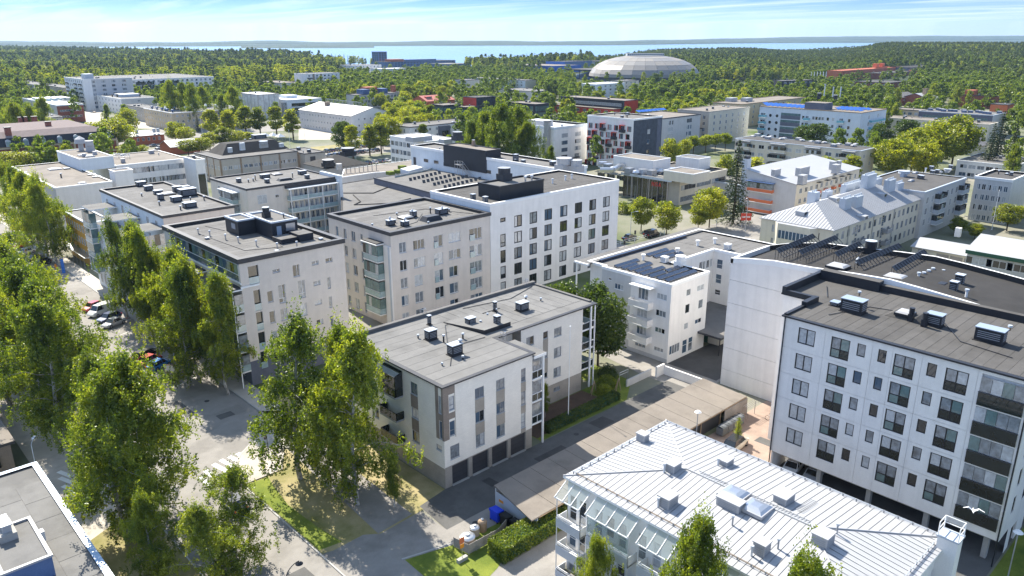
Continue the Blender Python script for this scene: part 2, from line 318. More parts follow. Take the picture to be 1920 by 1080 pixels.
class Bd:
    "a building: an Empty at its near corner; authoring coordinates minus sub are local"
    def __init__(s,name,label,cat,loc,rot=0,sub=(0,0),group=None):
        s.root=thing(name,label,cat,(loc[0],loc[1],loc[2] if len(loc)>2 else 0),rot,group); s.sub=sub
    def add(s,mb,name,parent=None):
        return link(mb.mesh(name,s.sub),name,parent or s.root)
    def put(s,me,name,p,rz=0,parent=None):
        return link(me,name,parent or s.root,(p[0]-s.sub[0],p[1]-s.sub[1],p[2]),rz)
    def win(s,f,a0,a1,z0,z1,cols=(0.5,),rows=(),fm='window_white',dep=0.2,fw=0.07,sill=None,near=False,pm=None,name='window'):
        a0,a1=min(a0,a1),max(a0,a1);z0,z1=min(z0,z1),max(z0,z1); w,h=a1-a0,z1-z0
        nc=(len(cols)+1)*(len(rows)+1)
        if pm is None:
            base=rnd.choice(GL); pm=[base if rnd.random()<0.6 else rnd.choice(GL) for _ in range(nc)]
        elif isinstance(pm,str): pm=[pm]*nc
        if near:
            me,cells=winframe(w,h,cols,rows,fm,dep,fw,sill,None)
            o=s.put(me,name,f.p((a0+a1)/2,0,z0),f.rz)
            for i,(a,b,c,d) in enumerate(cells):
                pme,pl=panemesh(a,b,c,d,dep,pm[i%len(pm)]); link(pme,'pane',o,pl)
        else:
            me,cells=winframe(w,h,cols,rows,fm,dep,fw,sill,pm); o=s.put(me,name,f.p((a0+a1)/2,0,z0),f.rz)
        return o
def grid(xs,zs): return [(x[0],x[1],z[0],z[1]) for x in xs for z in zs]
def roofcap(b,poly,h,m='felt_grey',edge='dark_metal',par=0.3,over=0.15,wid=0.4,name='roof'):
    mb=MB(); o=offs(poly,-over); i=offs(poly,wid)
    mb.prism(offs(poly,0.01),h-0.05,h+0.02,m,m,bottom=False)
    n=len(poly)
    for k in range(n):
        q=(k+1)%n
        mb.quad(o[k]+(h-0.12,),o[q]+(h-0.12,),o[q]+(h+par,),o[k]+(h+par,),edge)
        mb.quad(o[k]+(h+par,),o[q]+(h+par,),i[q]+(h+par,),i[k]+(h+par,),edge)
        mb.quad(i[k]+(h+par,),i[q]+(h+par,),i[q]+(h+0.0,),i[k]+(h+0.0,),'felt_dark' if par>.2 else m)  # inner face darkened on taller parapets: its shade is put into the colour
        mb.quad(o[k]+(h-0.12,),o[q]+(h-0.12,),offs(poly,0.05)[q]+(h-0.12,),offs(poly,0.05)[k]+(h-0.12,),edge)
    return b.add(mb,name)
def sheets(b,x0,x1,y0,y1,z,m,step=1.05,along='x'):
    "torch-on felt laid in strips, each a piece of its own"
    n=max(1,int(((y1-y0) if along=='x' else (x1-x0))/step)); r=random.Random(int(x0*7+y0))
    for k in range(n):
        mm=m if r.random()<.6 else m+'2'; t=.016+.004*(k%2); c=(y0 if along=='x' else x0)+k*step
        b.add(MB().box(x0,c,z+.012,x1,c+step-.05,z+t+.012,mm) if along=='x' else MB().box(c,y0,z+.012,c+step-.05,y1,z+t+.012,mm),'roof_sheet')
def cable(b,z,*runs):
    for pts in runs:
        mb=MB()
        for p,q in zip(pts[:-1],pts[1:]): mb.tube((p[0],p[1],z+.06),(q[0],q[1],z+.06),.045,'black_metal',4)
        b.add(mb,'roof_cable')
VM={}
def vent(b,kind,x,y,z,s=1.0,w=1.0,d=1.0,h=1.0,rz=0,m='black_metal',top='pale_metal'):
    key=(kind,round(w,2),round(d,2),round(h,2),m,top)
    if key not in VM:
        mb=MB(); nm='roof_vent'
        if kind=='box':
            mb.box(-w/2,-d/2,0,w/2,d/2,h,m); mb.box(-w/2-0.07,-d/2-0.07,h+0.002,w/2+0.07,d/2+0.07,h+0.09,top); nm='vent_box'
            for q in range(4):
                zq=h*(.3+.15*q); mb.box(-w/2*.8,-d/2-.03,zq,w/2*.8,-d/2-.002,zq+h*.05,'grey_metal').box(-w/2-.03,-d/2*.8,zq,-w/2-.002,d/2*.8,zq+h*.05,'grey_metal')
            mb.box(-w/2-.12,-d/2-.12,0,w/2+.12,d/2+.12,.07,'felt_dark')
        elif kind=='pipe':
            mb.tube((0,0,0),(0,0,h),w/2,m,8); mb.tube((0,0,h-0.12),(0,0,h+0.08),w*0.85,top,8); nm='vent_pipe'
        elif kind=='dome':
            mb.box(-w/2,-d/2,0,w/2,d/2,0.3,m); i=len(mb.v); nm='skylight'
            for zz,k in ((0.3,0.92),(0.48,0.72),(0.56,0.36)):
                mb.v+=[(-w/2*k,-d/2*k,zz),(w/2*k,-d/2*k,zz),(w/2*k,d/2*k,zz),(-w/2*k,d/2*k,zz)]
            for r in range(2):
                for q in range(4): mb.f.append((i+4*r+q,i+4*r+(q+1)%4,i+4*r+4+(q+1)%4,i+4*r+4+q)); mb.m.append(top)
            mb.f.append((i+8,i+9,i+10,i+11)); mb.m.append(top)
        elif kind=='fan':
            mb.box(-w/2,-d/2,0,w/2,d/2,h*0.55,m); mb.tube((0,0,h*0.55),(0,0,h),w*0.5,m,12); mb.tube((0,0,h),(0,0,h+0.06),w*0.54,top,12); nm='roof_fan'
        elif kind=='turb':
            mb.tube((0,0,0),(0,0,h*0.5),w*0.22,m,8); mb.tube((0,0,h*0.5),(0,0,h*0.8),w*0.5,top,10,r2=w*0.42); mb.tube((0,0,h*0.8),(0,0,h),w*0.42,top,10,r2=w*0.05); nm='roof_turbine'
        elif kind=='hatch':
            mb.prism([(-w/2,-d/2),(w/2,-d/2),(w/2,d/2),(-w/2,d/2)],0,0.02,m,bottom=False)
            i=len(mb.v); k=0.72
            mb.v+=[(-w/2,-d/2,0.02),(w/2,-d/2,0.02),(w/2,d/2,0.02),(-w/2,d/2,0.02),(-w/2*k,-d/2*k,h),(w/2*k,-d/2*k,h),(w/2*k,d/2*k,h),(-w/2*k,d/2*k,h)]
            for q in range(4): mb.f.append((i+q,i+(q+1)%4,i+4+(q+1)%4,i+4+q)); mb.m.append(m)
            mb.f.append((i+4,i+5,i+6,i+7)); mb.m.append(m); nm='roof_curb'
        VM[key]=(mb.mesh(nm),nm)
    me,nm=VM[key]; return b.put(me,nm,(x,y,z),rz)
def balcony(b,f,a0,a1,z,d=1.5,rail='glass_rail',slab='white_paint',rh=1.05,glazed=None,post='window_white',gh=1.6,sides=True):
    "projecting balcony on face f: slab, railing, optional glazing"
    mb=MB(); P=f.p
    def bx(A0,A1,D0,D1,Z0,Z1,m):
        q=[P(A0,D0,0),P(A1,D0,0),P(A1,D1,0),P(A0,D1,0)]; mb.prism([(v[0],v[1]) for v in q],Z0,Z1,m)
    bx(a0,a1,-d,-0.003,z-0.18,z,slab); o=b.add(mb,'balcony')
    mb=MB(); bx(a0+0.02,a1-0.02,-d+0.02,-d+0.06,z+0.05,z+rh-0.05,rail); bx(a0,a1,-d,-d+0.08,z+rh-0.045,z+rh,post)
    if sides:
        for a in (a0,a1-0.04): bx(a,a+0.04,-d+0.08,-0.01,z+0.05,z+rh,rail)
    b.add(mb,'railing',o)
    if glazed:
        mb=MB(); n=max(2,int((a1-a0)/0.9))
        for k in range(n):
            A0=a0+(a1-a0)*k/n+0.03;A1=a0+(a1-a0)*(k+1)/n-0.03
            m=glazed if rnd.random()<0.6 else rnd.choice(['glass_curtain','glass_dark','glass_green'])
            bx(A0,A1,-d+0.06,-d+0.08,z+rh+0.02,z+rh+gh,m)
        for a in (a0+0.02,a1-0.06): bx(a,a+0.03,-d+0.1,-0.01,z+rh+0.02,z+rh+gh,glazed)
        b.add(mb,'balcony_glazing',o)
    return o
def body(b,poly,z0,z1,m,inset=0.3,top=None):
    b.add(MB().prism(offs(poly,inset),z0,z1,m,top or m),'wall_core')
# ================= near buildings (world metres; x runs up the cross streets, y up the avenue) =================
def near(name,label,x0,y0,cat='building'): return Bd(name,label,cat,(x0,y0),0,(x0,y0))
def wall(b,f,a0,a1,z0,z1,holes,m,dep=0.2,rm=None,name='wall'):
    mb=MB(); skin(mb,f,a0,a1,z0,z1,holes,m,dep,rm); return b.add(mb,name)
def FX(y): return Face((0,y),(1,0),(0,1))      # a = world x, looks towards -y
def FY(x): return Face((x,0),(0,1),(1,0))      # a = world y, looks towards -x
# ---- beige seven-storey block on the avenue ----
b=near('apartment_block','beige seven-storey apartment block with black rooftop plant room, beside the avenue birches',44.2,104.3)
P4=[(44.2,104.3),(61.5,104.3),(61.5,133.3),(44.2,133.3)]
body(b,P4,0,19.2,'beige_render',0.32)
f=FX(104.3); zt=[17.5,14.3,11.1,7.95,4.8]
Wf=[(49.17,50.36,16.5,17.5),(52.45,53.55,15.2,17.5),(55.67,56.85,16.4,17.5),(58.1,59.3,16.35,17.5),
 (48.0,48.87,12.2,14.3),(49.8,50.9,11.6,14.9),(53.08,54.2,11.65,14.9),(55.68,56.87,13.1,14.25),(58.1,58.65,12.2,14.25),
 (48.0,48.87,8.9,11.1),(49.8,50.9,8.8,11.1),(53.06,54.2,8.7,11.15),(55.68,56.85,9.9,11.05),(58.1,58.65,9.0,11.05),
 (48.0,48.87,5.8,7.9),(49.8,50.9,5.7,7.95),(53.07,54.15,5.55,8.0),(55.66,56.83,6.6,7.85),(58.1,58.65,5.8,7.8),
 (53.08,54.17,2.0,5.35),(55.67,56.82,3.4,4.7),(49.8,50.9,2.5,4.8),(58.1,58.65,2.6,4.7),(48.0,48.87,2.6,4.7)]
Wf=fixz(Wf,.2)
log=[(45.45,47.04,15.7,18.5),(45.9,46.95,11.5,14.75),(45.9,46.95,8.4,11.3),(45.9,46.95,5.3,8.1),(45.9,46.95,2.2,5.0)]
wall(b,f,44.2,61.5,3.9,19.25,Wf+log,'beige_render',0.25); wall(b,f,44.2,61.5,0,3.9,Wf+log,'slate_brick',0.25)
for q in Wf:
    w_=q[1]-q[0]
    tall=q[3]-q[2]>3
    b.win(f,*q,cols=(0.62,) if w_>1 else (),rows=(0.2,0.84) if tall else ((0.25,) if q[3]-q[2]>2 else ()),dep=0.22,sill='frame_grey',near=True,
      pm=['glass_dark','glass_curtain','glass_dark','glass_dark','glass_blue','glass_dark'] if tall else None)
for q in log:
    b.add(MB().quad(f.p(q[0],0.31,q[2]),f.p(q[1],0.31,q[2]),f.p(q[1],0.31,q[3]),f.p(q[0],0.31,q[3]),'glass_dark'),'loggia_door')
    o=b.add(MB().box(q[0],104.33,q[2]+.05,q[1],104.36,q[2]+1.1,'glass_rail'),'railing'); 
f=FY(44.2)
yl=[(115.0,115.45,2.1),(113.65,112.8,2.8),(111.65,110.75,.75),(109.5,108.5,2.5)]
Wl=[]
for k,z in enumerate([15.1,11.85,8.75,5.5]):
    for y0,y1,h in yl: Wl.append((y0,y1,z-h+(0.0 if k else 0),z))
    for c in (120.4,124.3,127.6,131): Wl.append((c-.5,c+.5,z-2.1,z))
for c in (107,109,111.2,113,115,117.5,120,123,126,129,131.5): Wl.append((c-.4,c+.4,0.7,2.5))
terr=(104.9,130.5,16.3,18.95)
wall(b,f,104.3,133.3,3.9,19.25,Wl+[terr],'beige_render',0.25); wall(b,f,104.3,133.3,0,3.9,Wl,'slate_brick',0.25)
for q in Wl: b.win(f,*q,cols=(),rows=(0.22,) if abs(q[3]-q[2])>1.5 else (),dep=0.22,sill='frame_grey',near=True)
for k in range(20):
    y0=104.95+k*1.277; m=['glass_green','glass_blue','glass_grey','glass_dark'][k*7%4]
    o=b.put(MB().box(-0.02,-0.61,0,0.02,0.61,1.55,m).mesh('terrace_pane'),'terrace_pane',(44.22,y0+.64,17.4))
    o=b.put(MB().box(-0.02,-0.61,0,0.02,0.61,1.0,'glass_blue').mesh('terrace_rail'),'terrace_rail',(44.24,y0+.64,16.32))
b.add(MB().box(44.13,104.3,17.34,44.19,130.5,17.40,'window_white').box(44.02,104.1,16.1,44.19,131,16.3,'white_paint').box(44.08,104.3,18.95,44.19,130.5,19.1,'grey_metal'),'terrace_frame')
b.add(MB().box(44.19,104.15,15.35,61.5,104.298,15.38,'white_paint') if 0 else MB().box(44.02,104.12,15.45,46.9,104.29,15.7,'white_paint'),'terrace_frame')
for y0,y1,zs in ((104.2,107.4,(12.05,8.9,5.75,2.6)),(116.9,121.9,(12.2,9.05,5.9,2.75))):
    for z in zs:
        balcony(b,f,y0,y1,z,1.35,'glass_rail','white_paint',glazed='glass_grey',gh=1.55)
    b.add(MB().box(42.7,y0-.2,15.25,44.19,y1+.2,15.42,'white_paint').box(42.85,y0,15.42,44.19,y1,15.6,'black_metal'),'canopy')
    b.add(MB().box(42.62,y0-0.05,0,42.76,y0+.1,15.25,'white_paint'),'balcony_post')
roofcap(b,P4,19.3,'felt_grey','dark_metal',0.6,0.2,0.6)
sheets(b,44.9,60.8,105.0,132.6,19.32,'felt_grey',1.3)
zr=19.32
cable(b,19.35,[(47,125.5),(47.8,110),(53,108),(54,113.4)],[(50,130),(51,124.4)],[(59,113),(59.8,106),(57,105.4)])
m=MB().box(54.2,113.6,zr,58.7,122.5,21.9,'black_metal',top='felt_grey').box(51.2,119.4,zr,54.2,124.2,21.7,'black_metal',top='felt_grey')
po=b.add(m,'plant_room')
def ringp(b,x0,y0,x1,y1,z,m,parent=None,t=.25,h=.25,name='parapet'):
    return b.add(MB().box(x0-.1,y0-.1,z,x1+.1,y0+t,z+h,m).box(x0-.1,y1-t,z,x1+.1,y1+.1,z+h,m).box(x0-.1,y0+t,z,x0+t,y1-t,z+h,m).box(x1-t,y0+t,z,x1+.1,y1-t,z+h,m),name,parent)
ringp(b,54.2,113.6,58.7,122.5,21.9,'pale_metal',po); ringp(b,51.2,119.4,54.0,124.2,21.7,'pale_metal',po)
b.add(MB().box(55.0,113.53,zr,55.8,113.59,21.3,'sill_blue'),'plant_door',po)
b.add(MB().box(56.6,113.5,20.3,58.2,113.59,21.5,'steel'),'louvre',po)
b.add(MB().box(51.13,120.4,20.3,51.19,121.8,21.2,'grey_metal'),'louvre',po)
b.add(MB().box(53.6,109.6,zr,56.4,112.6,20.1,'black_metal',top='felt_grey').box(56.4,109.0,zr,58.9,112.2,20.5,'black_metal',top='felt_grey'),'roof_duct')
vent(b,'fan',55.8,118.5,21.95,w=1.1,d=1.1,h=1.6); vent(b,'pipe',57.6,116,21.95,w=.2,h=.7)
for x,y in ((47,125.5),(47.8,122.8),(49.3,115.5),(50.4,111.5),(54.6,106.5),(52,107.8),(48.6,118.6)): vent(b,'pipe',x,y,zr,w=.22,h=.9,m='steel')
for x,y in ((46.6,121),(59.6,108),(51,106)): vent(b,'box',x,y,zr,w=.5,d=.5,h=.25,m='pale_metal')
# ---- white brick stepped block with garages ----
b=near('brick_apartment_house','low white brick house with grey panels between windows and four dark garage doors',47.8,62.2)
PC=[(47.8,62.2),(61.9,62.2),(61.9,70.8),(66.6,70.8),(66.6,69.1),(79,69.1),(79,71.4),(81.6,71.4),(81.6,82),(47.8,82)]
body(b,PC,0,12.9,'white_brick',0.32)
f=FX(62.2)
zr3=[(9.45,11.7),(6.3,8.65),(3.1,5.68)]
g=[(48.83,51.33),(51.93,54.5),(55.06,57.65),(58.2,60.76)]
Wc=[(48.66,49.43,9.55,11.75),(48.66,49.43,6.3,8.65),(48.64,50.0,3.05,5.68)]+[(x0,x1,z0,z1) for x0,x1 in ((52.52,53.92),(55.84,57.22),(59.97,60.76)) for z0,z1 in zr3]
Wc=fixz(Wc,.33)
wall(b,f,47.8,61.9,2.75,13,Wc,'white_brick'); wall(b,f,47.8,61.9,0,2.748,[(a,c,0.0,2.62) for a,c in g],'grey_brick',0.3)
for q in Wc: b.win(f,*q,cols=(0.5,) if q[1]-q[0]>1 else (),rows=() if q[1]-q[0]>1 else (0.35,),dep=0.14,fw=0.08,sill='sill_blue',near=True,fm='frame_grey')
for a,c in g:
    o=b.add(MB().box(a+.03,62.42,0.05,c-.03,62.48,2.6,'black_metal'),'garage_door')
    for k in range(4): b.add(MB().box(a+.03,62.40,0.1+k*.63,c-.03,62.419,0.66+k*.63,'dark_metal'),'door_panel',o)
    b.add(MB().box(a,62.05,0.0,c,62.38,0.10,'concrete'),'door_sill')
def pan(b,f,a0,a1,z0,z1,m='grey_brick',d=0.02):
    q=[f.p(a0,-d,0),f.p(a1,-d,0),f.p(a1,-0.001,0),f.p(a0,-0.001,0)]; b.add(MB().prism([(v[0],v[1]) for v in q],z0,z1,m),'brick_panel')
for x0,x1 in ((52.5,53.94),(55.82,57.24),(59.95,60.78)):
    e_=.33*(x1-x0)
    for z0,z1 in ((8.65-e_,9.45+e_),(5.68-e_,6.3+e_)): pan(b,f,x0,x1,z0,z1)
pan(b,f,59.95,60.78,2.75,3.35); pan(b,f,49.48,49.55,6.2,12.9)
pan(b,f,47.79,48.6,6.2,12.95,'brown_brick'); pan(b,f,48.6,49.48,11.8,12.95,'brown_brick'); pan(b,f,48.6,49.48,8.7,9.5,'brown_brick')
f=FY(47.8)
Wc=[(66.95,68.3,10.2,11.75),(66.95,68.3,7.1,8.4),(66.95,68.4,3.9,5.37),(62.68,63.7,4.7,5.4),(67.1,68.45,1.75,2.3),(62.5,63.0,9.6,11.75),(62.5,63.0,6.35,8.6),
    (75.5,77,10.2,11.7),(75.5,77,7.1,8.6),(75.5,77,4,5.5),(79,80,10.2,11.7),(79,80,7.1,8.6)]
wall(b,f,62.2,82,2.6,13,Wc+[(69.9,73.4,9.6,12.4)],'white_brick'); wall(b,f,62.2,82,0,2.6,Wc,'grey_brick')
for q in Wc: b.win(f,*q,cols=(0.55,) if q[3]-q[2]>1 and q[1]-q[0]>1 else (),dep=0.14,fw=0.08,sill='sill_blue',near=True,fm='frame_grey')
for z0,z1 in ((8.45,10.15),(5.42,7.05)): pan(b,f,66.95,68.35,z0,z1,'brown_brick')
pan(b,f,63.02,63.6,6.2,12.9,'brown_brick');pan(b,f,62.2,62.48,6.2,12.9,'brown_brick'); pan(b,f,62.48,63.02,8.65,9.5,'brown_brick')
for z in (9.3,6.2,3.1): balcony(b,f,69.9,73.4,z,1.2,'glass_smoke','grey_metal',glazed='glass_dark' if z>9 else None,gh=1.7,post='dark_metal')
b.add(MB().quad((46.55,69.8,12.1),(46.55,73.5,12.1),(47.79,73.5,12.5),(47.79,69.8,12.5),'glass_smoke').box(46.5,69.75,12.02,46.6,73.55,12.1,'dark_metal'),'balcony_roof')
f=FX(69.1)
Wc=[(67.6,69.05,9.75,11.9),(73.04,74.55,9.6,11.8),(73.05,74.53,6.45,8.8),(73.04,74.52,3.4,5.75),(70.85,71.8,10.1,11.7),(70.85,71.8,7.2,8.6),(70.85,71.8,4.1,5.5),(67.6,69.05,6.5,8.8),(67.6,69.05,3.4,5.7),(73.1,74.4,1.5,2.4)]
Wc=fixz(Wc,.3)
wall(b,f,66.6,79,2.9,13,Wc,'white_brick'); wall(b,f,66.6,79,0,2.9,Wc,'grey_brick')
for q in Wc: b.win(f,*q,cols=(0.5,) if q[1]-q[0]>1.2 else (),dep=0.14,fw=0.08,sill='sill_blue',near=True,fm='frame_grey')
for z0,z1 in ((8.3,10.4),(5.2,7.5)): pan(b,f,70.83,71.82,z0,z1)
f=FX(70.8); q=(63,64.6,9.6,11.2); wall(b,f,61.9,66.6,0,13,[q],'white_brick'); b.win(f,*q,dep=.14,near=True,fm='frame_grey')
wall(b,FY(66.6),69.1,70.8,0,13,[],'grey_brick'); wall(b,Face((61.9,0),(0,1),(-1,0)),62.2,70.8,0,13,[],'white_brick')
wall(b,FX(71.4),79,81.6,0,13,[(79.4,81.2,z,z+2) for z in (3.3,6.4,9.5)],'white_brick')
roofcap(b,[(47.8,62.2),(61.9,62.2),(61.9,69.1),(81.6,69.1),(81.6,82),(47.8,82)],13.05,'felt_light','dark_metal',0.06,0.28,0.25)
b.add(MB().box(47.7,81.6,13.1,81.8,82.2,13.55,'felt_grey').box(81.3,70,13.1,81.8,81.6,13.3,'felt_grey'),'parapet')
b.add(MB().prism([(61.7,70.9),(66.4,70.9),(66.4,78),(60.5,78)],13.06,(13.65,13.65,13.2,13.2),'black_metal','felt_light'),'roof_step')
b.add(MB().box(61.95,61.9,12.5,64.0,67.6,12.68,'felt_light').box(61.9,61.85,12.3,64.05,61.95,12.66,'white_paint'),'balcony_roof')
for z in (9.4,6.3,3.2):
    mb=MB().box(61.95,62.2,z-.2,63.75,67.4,z,'white_paint'); o=b.add(mb,'balcony')
    b.add(MB().box(62.0,62.2,z+.1,63.7,62.25,z+1.0,'glass_smoke').box(61.95,62.16,z+1.0,63.75,62.27,z+1.07,'window_white').box(62.8,62.15,z,62.86,62.28,z+1.0,'window_white'),'railing',o)
    b.add(MB().box(62.0,62.24,z+1.1,63.6,62.27,z+2.7,'glass_grey'),'balcony_glazing',o)
b.add(MB().box(61.95,67.4,0,63.75,67.6,12.4,'brown_brick').box(62.0,64.5,0,63.7,64.6,3,'brown_brick'),'balcony_back_wall')
b.add(MB().box(63.62,61.98,0,63.84,62.18,12.5,'white_paint'),'balcony_post')
for z in (9.4,6.3,3.2):
    o=b.add(MB().box(79.05,69.2,z-.2,81.7,71.39,z,'white_paint'),'balcony'); b.add(MB().box(79.05,69.2,z+.1,81.6,69.25,z+1.0,'glass_smoke').box(79.05,69.16,z+1,81.7,69.27,z+1.07,'window_white').box(81.62,69.2,z+.1,81.66,71.4,z+1,'glass_rail'),'railing',o)
b.add(MB().box(80.6,68.95,0,80.85,69.15,12.9,'white_paint'),'balcony_post'); b.add(MB().box(81.55,69.0,0,81.72,69.15,12.9,'white_paint'),'balcony_post')
zc=13.1
cable(b,13.1,[(52,66),(56,70.5),(61,70)],[(56,71.5),(60,77),(70,77)],[(66,80.5),(74,79),(80.5,81)])
for x,y,w_,d_,h_ in ((56.0,70.9,1.5,1.2,1.25),(64.6,75.2,1.6,1.2,1.0),(61.5,69.2-0,1.5,1.5,1.2),(70.9,76.2,1.9,1.3,1.2)):
    pass
def cat_(px,py,z): q=at(px,py,z); return q.x,q.y
for px,py,kind,kw in ((808,632,'box',dict(w=1.3,d=1.0,h=1.3)),(853,660,'box',dict(w=1.6,d=1.1,h=1.35)),(882,605,'box',dict(w=1.2,d=.9,h=1.0)),(932,608,'box',dict(w=.7,d=.7,h=1.5)),(979,578,'box',dict(w=1.6,d=1.1,h=1.2)),
    (805,605,'box',dict(w=.4,d=.4,h=1.3)),(928,580,'box',dict(w=.4,d=.4,h=1.4)),(868,635,'pipe',dict(w=.22,h=.7)),(832,642,'pipe',dict(w=.22,h=1.0)),(784,634,'pipe',dict(w=.2,h=.45)),(868,674,'pipe',dict(w=.2,h=.45)),(901,608,'pipe',dict(w=.2,h=.5)),(914,593,'pipe',dict(w=.2,h=.4)),(1014,564,'pipe',dict(w=.2,h=.4)),(931,592,'pipe',dict(w=.12,h=1.0)),(829,745-60,'pipe',dict(w=.16,h=.3))):
    x,y=cat_(px,py,zc+(.3 if kind=='box' else 0)); vent(b,kind,x,y,zc,**kw)
for px,py in ((863,640),(986,558)): x,y=cat_(px,py,zc+1.5); vent(b,'turb',x,y,zc+1.3,w=.6,h=.6)
def ladder(b,p,f_,h=1.2,w=.5,z=0,name='ladder'):
    mb=MB()
    for s in (0,w): mb.tube((p[0]+s,p[1],z),(p[0]+s,p[1],z+h),.03,'steel',5).tube((p[0]+s,p[1],z+h),(p[0]+s,p[1]+.5,z+h),.03,'steel',5).tube((p[0]+s,p[1]+.5,z+h),(p[0]+s,p[1]+.5,z),.03,'steel',5)
    for k in range(4): mb.tube((p[0],p[1],z+.2+k*.3),(p[0]+w,p[1],z+.2+k*.3),.02,'steel',4)
    b.add(mb,name)
ladder(b,(62.3,68.0),0,1.2,.6,12.7); ladder(b,(79.5,81.6),0,.8,.6,13.4); ladder(b,(60,81.8),0,.8,.5,13.3)
for k in range(11):
    y0=62.4+k*1.77; b.add(MB().box(48.1,y0,13.074,61.6,y0+1.72,13.085+0.006*(k%2),'felt_light2' if k%4==1 else 'felt_light'),'roof_sheet')
sheets(b,61.9,81.2,71.3,81.4,13.07,'felt_light',1.6,'y')
# ---- white panel block on stilts with the glazed balcony stack ----
b=near('panel_apartment_block','white concrete panel block on piers with black window frames and a glazed balcony stack',78.5,14.0)
PD=[(78.5,14),(95.8,14),(95.8,42.5),(85.8,42.5),(85.8,38.5),(78.5,38.5)]
b.add(MB().prism(offs(PD,0.34),2.9,20.0,'white_panel'),'wall_core')
f=FY(78.5); rows=[4.86+3.12*k for k in range(5)]  # small window bottoms 4.8, tops 6.7
cols=[('d',34.68,36.66),('L',30.83,32.88),('s',29.17,30.06),('s',27.03,27.87),('L',24.2,26.25),('s',22.16,23.05),('L',19.27,21.35)]
Wd=[]
for k in range(5):
    top=6.67+3.12*k
    for t,a0,a1 in cols:
        Wd.append((t,a0,a1,top-{'d':1.88,'L':2.38,'s':1.43}[t],top))
ysp=[38.5,33.6,28.5,26.45,23.6,18.55]; 
zsp=[2.9]+[3.9+3.12*k+0.0 for k in range(1,5)]+[20.0]
bal=[(14.35,18.2,3.75+3.12*k,6.85+3.12*k-0.25) for k in range(5)]
for i in range(5):
    y1,y0=ysp[i],ysp[i+1]
    for k in range(5):
        mb=MB(); skin(mb,f,y0+.012,y1-.012,zsp[k]+.012,zsp[k+1]-.012,[(q[1],q[2],q[3],q[4]) for q in Wd],'white_panel',0.22)
        b.add(mb,'facade_panel')
mb=MB(); skin(mb,f,14.0,18.538,2.9,20.0,[(14.4,18.2,3.8,19.55)],'white_panel',0.3); b.add(mb,'facade_panel')
for t,a0,a1,z0,z1 in Wd:
    if t=='L': b.win(f,a0,a1,z0,z1,cols=(0.5,),rows=(0.42,),fm='frame_black',dep=.16,fw=.11,near=True,pm=[rnd.choice(['glass_green','glass_smoke']),rnd.choice(['glass_curtain','glass_grey','glass_grey']),'glass_smoke',rnd.choice(['glass_curtain','glass_grey','glass_green'])])
    elif t=='d': b.win(f,a0,a1,z0,z1,cols=(0.5,),fm='frame_black',dep=.16,fw=.12,near=True,pm=['glass_curtain','glass_curtain'] )
    else: b.win(f,a0,a1,z0,z1,cols=(),fm='frame_black',dep=.16,fw=.09,near=True)
for k in range(5):
    z=3.8+3.12*k
    o=b.add(MB().box(78.44,14.4,z-.12,80.6,18.2,z+.08,'white_panel'),'balcony')
    b.add(MB().box(78.36,14.38,z+.03,78.40,18.22,z+1.35,'glass_smoke').box(78.34,14.36,z+1.35,78.42,18.24,z+1.42,'dark_metal'),'railing',o)
    for j in range(4):
        b.add(MB().box(78.45,14.42+j*.95,z+1.45,78.47,15.33+j*.95,z+2.95,['glass_grey','glass_green','glass_curtain','glass_grey'][(j+k)%4]),'glazing_pane',o)
    b.add(MB().box(78.85,14.4,z+.1,78.88,18.2,z+3.0,['glass_dark','glass_grey'][k%2]),'loggia_back',o)
f2=FX(14.0)
Wd2=[(x0,x0+w_,z+.0,z+h_) for k in range(5) for z in (4.8+3.12*k,) for x0,w_,h_ in ((81,1.0,1.9),(84.6,1.6,1.9),(88.5,.9,1.4),(91.5,1.6,1.9))]
mb=MB(); skin(mb,f2,78.5,95.8,2.9,20,Wd2,'white_panel',.22); b.add(mb,'facade_panel')
for q in Wd2: b.win(f2,*q,fm='frame_black',dep=.16,fw=.1)
mb=MB(); skin(mb,f2,81.5,95.8,0,2.9,[(83,85,0,2.3),(88,90,0,2.3)],'white_panel',.22); b.add(mb,'facade_panel')
wall(b,Face((0,38.5),(1,0),(0,-1)),78.5,85.8,2.9,20,[],'white_panel',name='facade_panel'); wall(b,FY(85.8),38.5,42.5,0,20,[],'white_panel',name='facade_panel')
b.add(MB().box(78.7,14.2,2.72,95.5,38.3,2.895,'concrete').box(92.5,14.2,0,92.8,38.3,2.72,'white_panel').box(78.7,38.1,0,82.2,38.3,2.72,'white_panel'),'undercroft_ceiling')
for y in (32.6,26.9,20.9,15.2): 
    b.add(MB().box(79.3,y-.25,0,79.9,y+.25,2.72,'concrete'),'pier'); b.add(MB().box(86,y-.25,0,86.5,y+.25,2.72,'concrete'),'pier')
for y_ in (38.3,14.1): b.add(MB().tube((78.36,y_,0),(78.36,y_,20),.07,'black_metal',8),'downpipe')
roofcap(b,PD,20.05,'felt_brown','black_metal',0.06,0.22,0.3)
x0,n=79.0,0
for k in range(23):
    y0=14.3+k*1.045; b.add(MB().box(78.9,y0,20.072,95.4,y0+1.01,20.084+.006*(k%2),'felt_brown2' if k%5 in(1,4) else 'felt_brown'),'roof_sheet')
b.add(MB().box(82.6,38.0,20.1,85.7,38.6,20.75,'black_metal').box(78.6,38.2,20.1,82.6,38.6,20.3,'black_metal').box(85.5,42.1,20.1,95.9,42.6,21.0,'black_metal').box(85.5,38.6,20.1,86.0,42.1,20.6,'black_metal')
   .box(94.9,14,20.1,95.7,34.6,20.9,'black_metal',top='felt_brown').box(94.4,34.6,20.1,95.7,42.1,21.35,'black_metal',top='felt_brown'),'parapet')
cable(b,20.1,[(82,35),(88,33),(90,26)],[(90,26),(84,22),(83,17)],[(92,40),(88,38)])
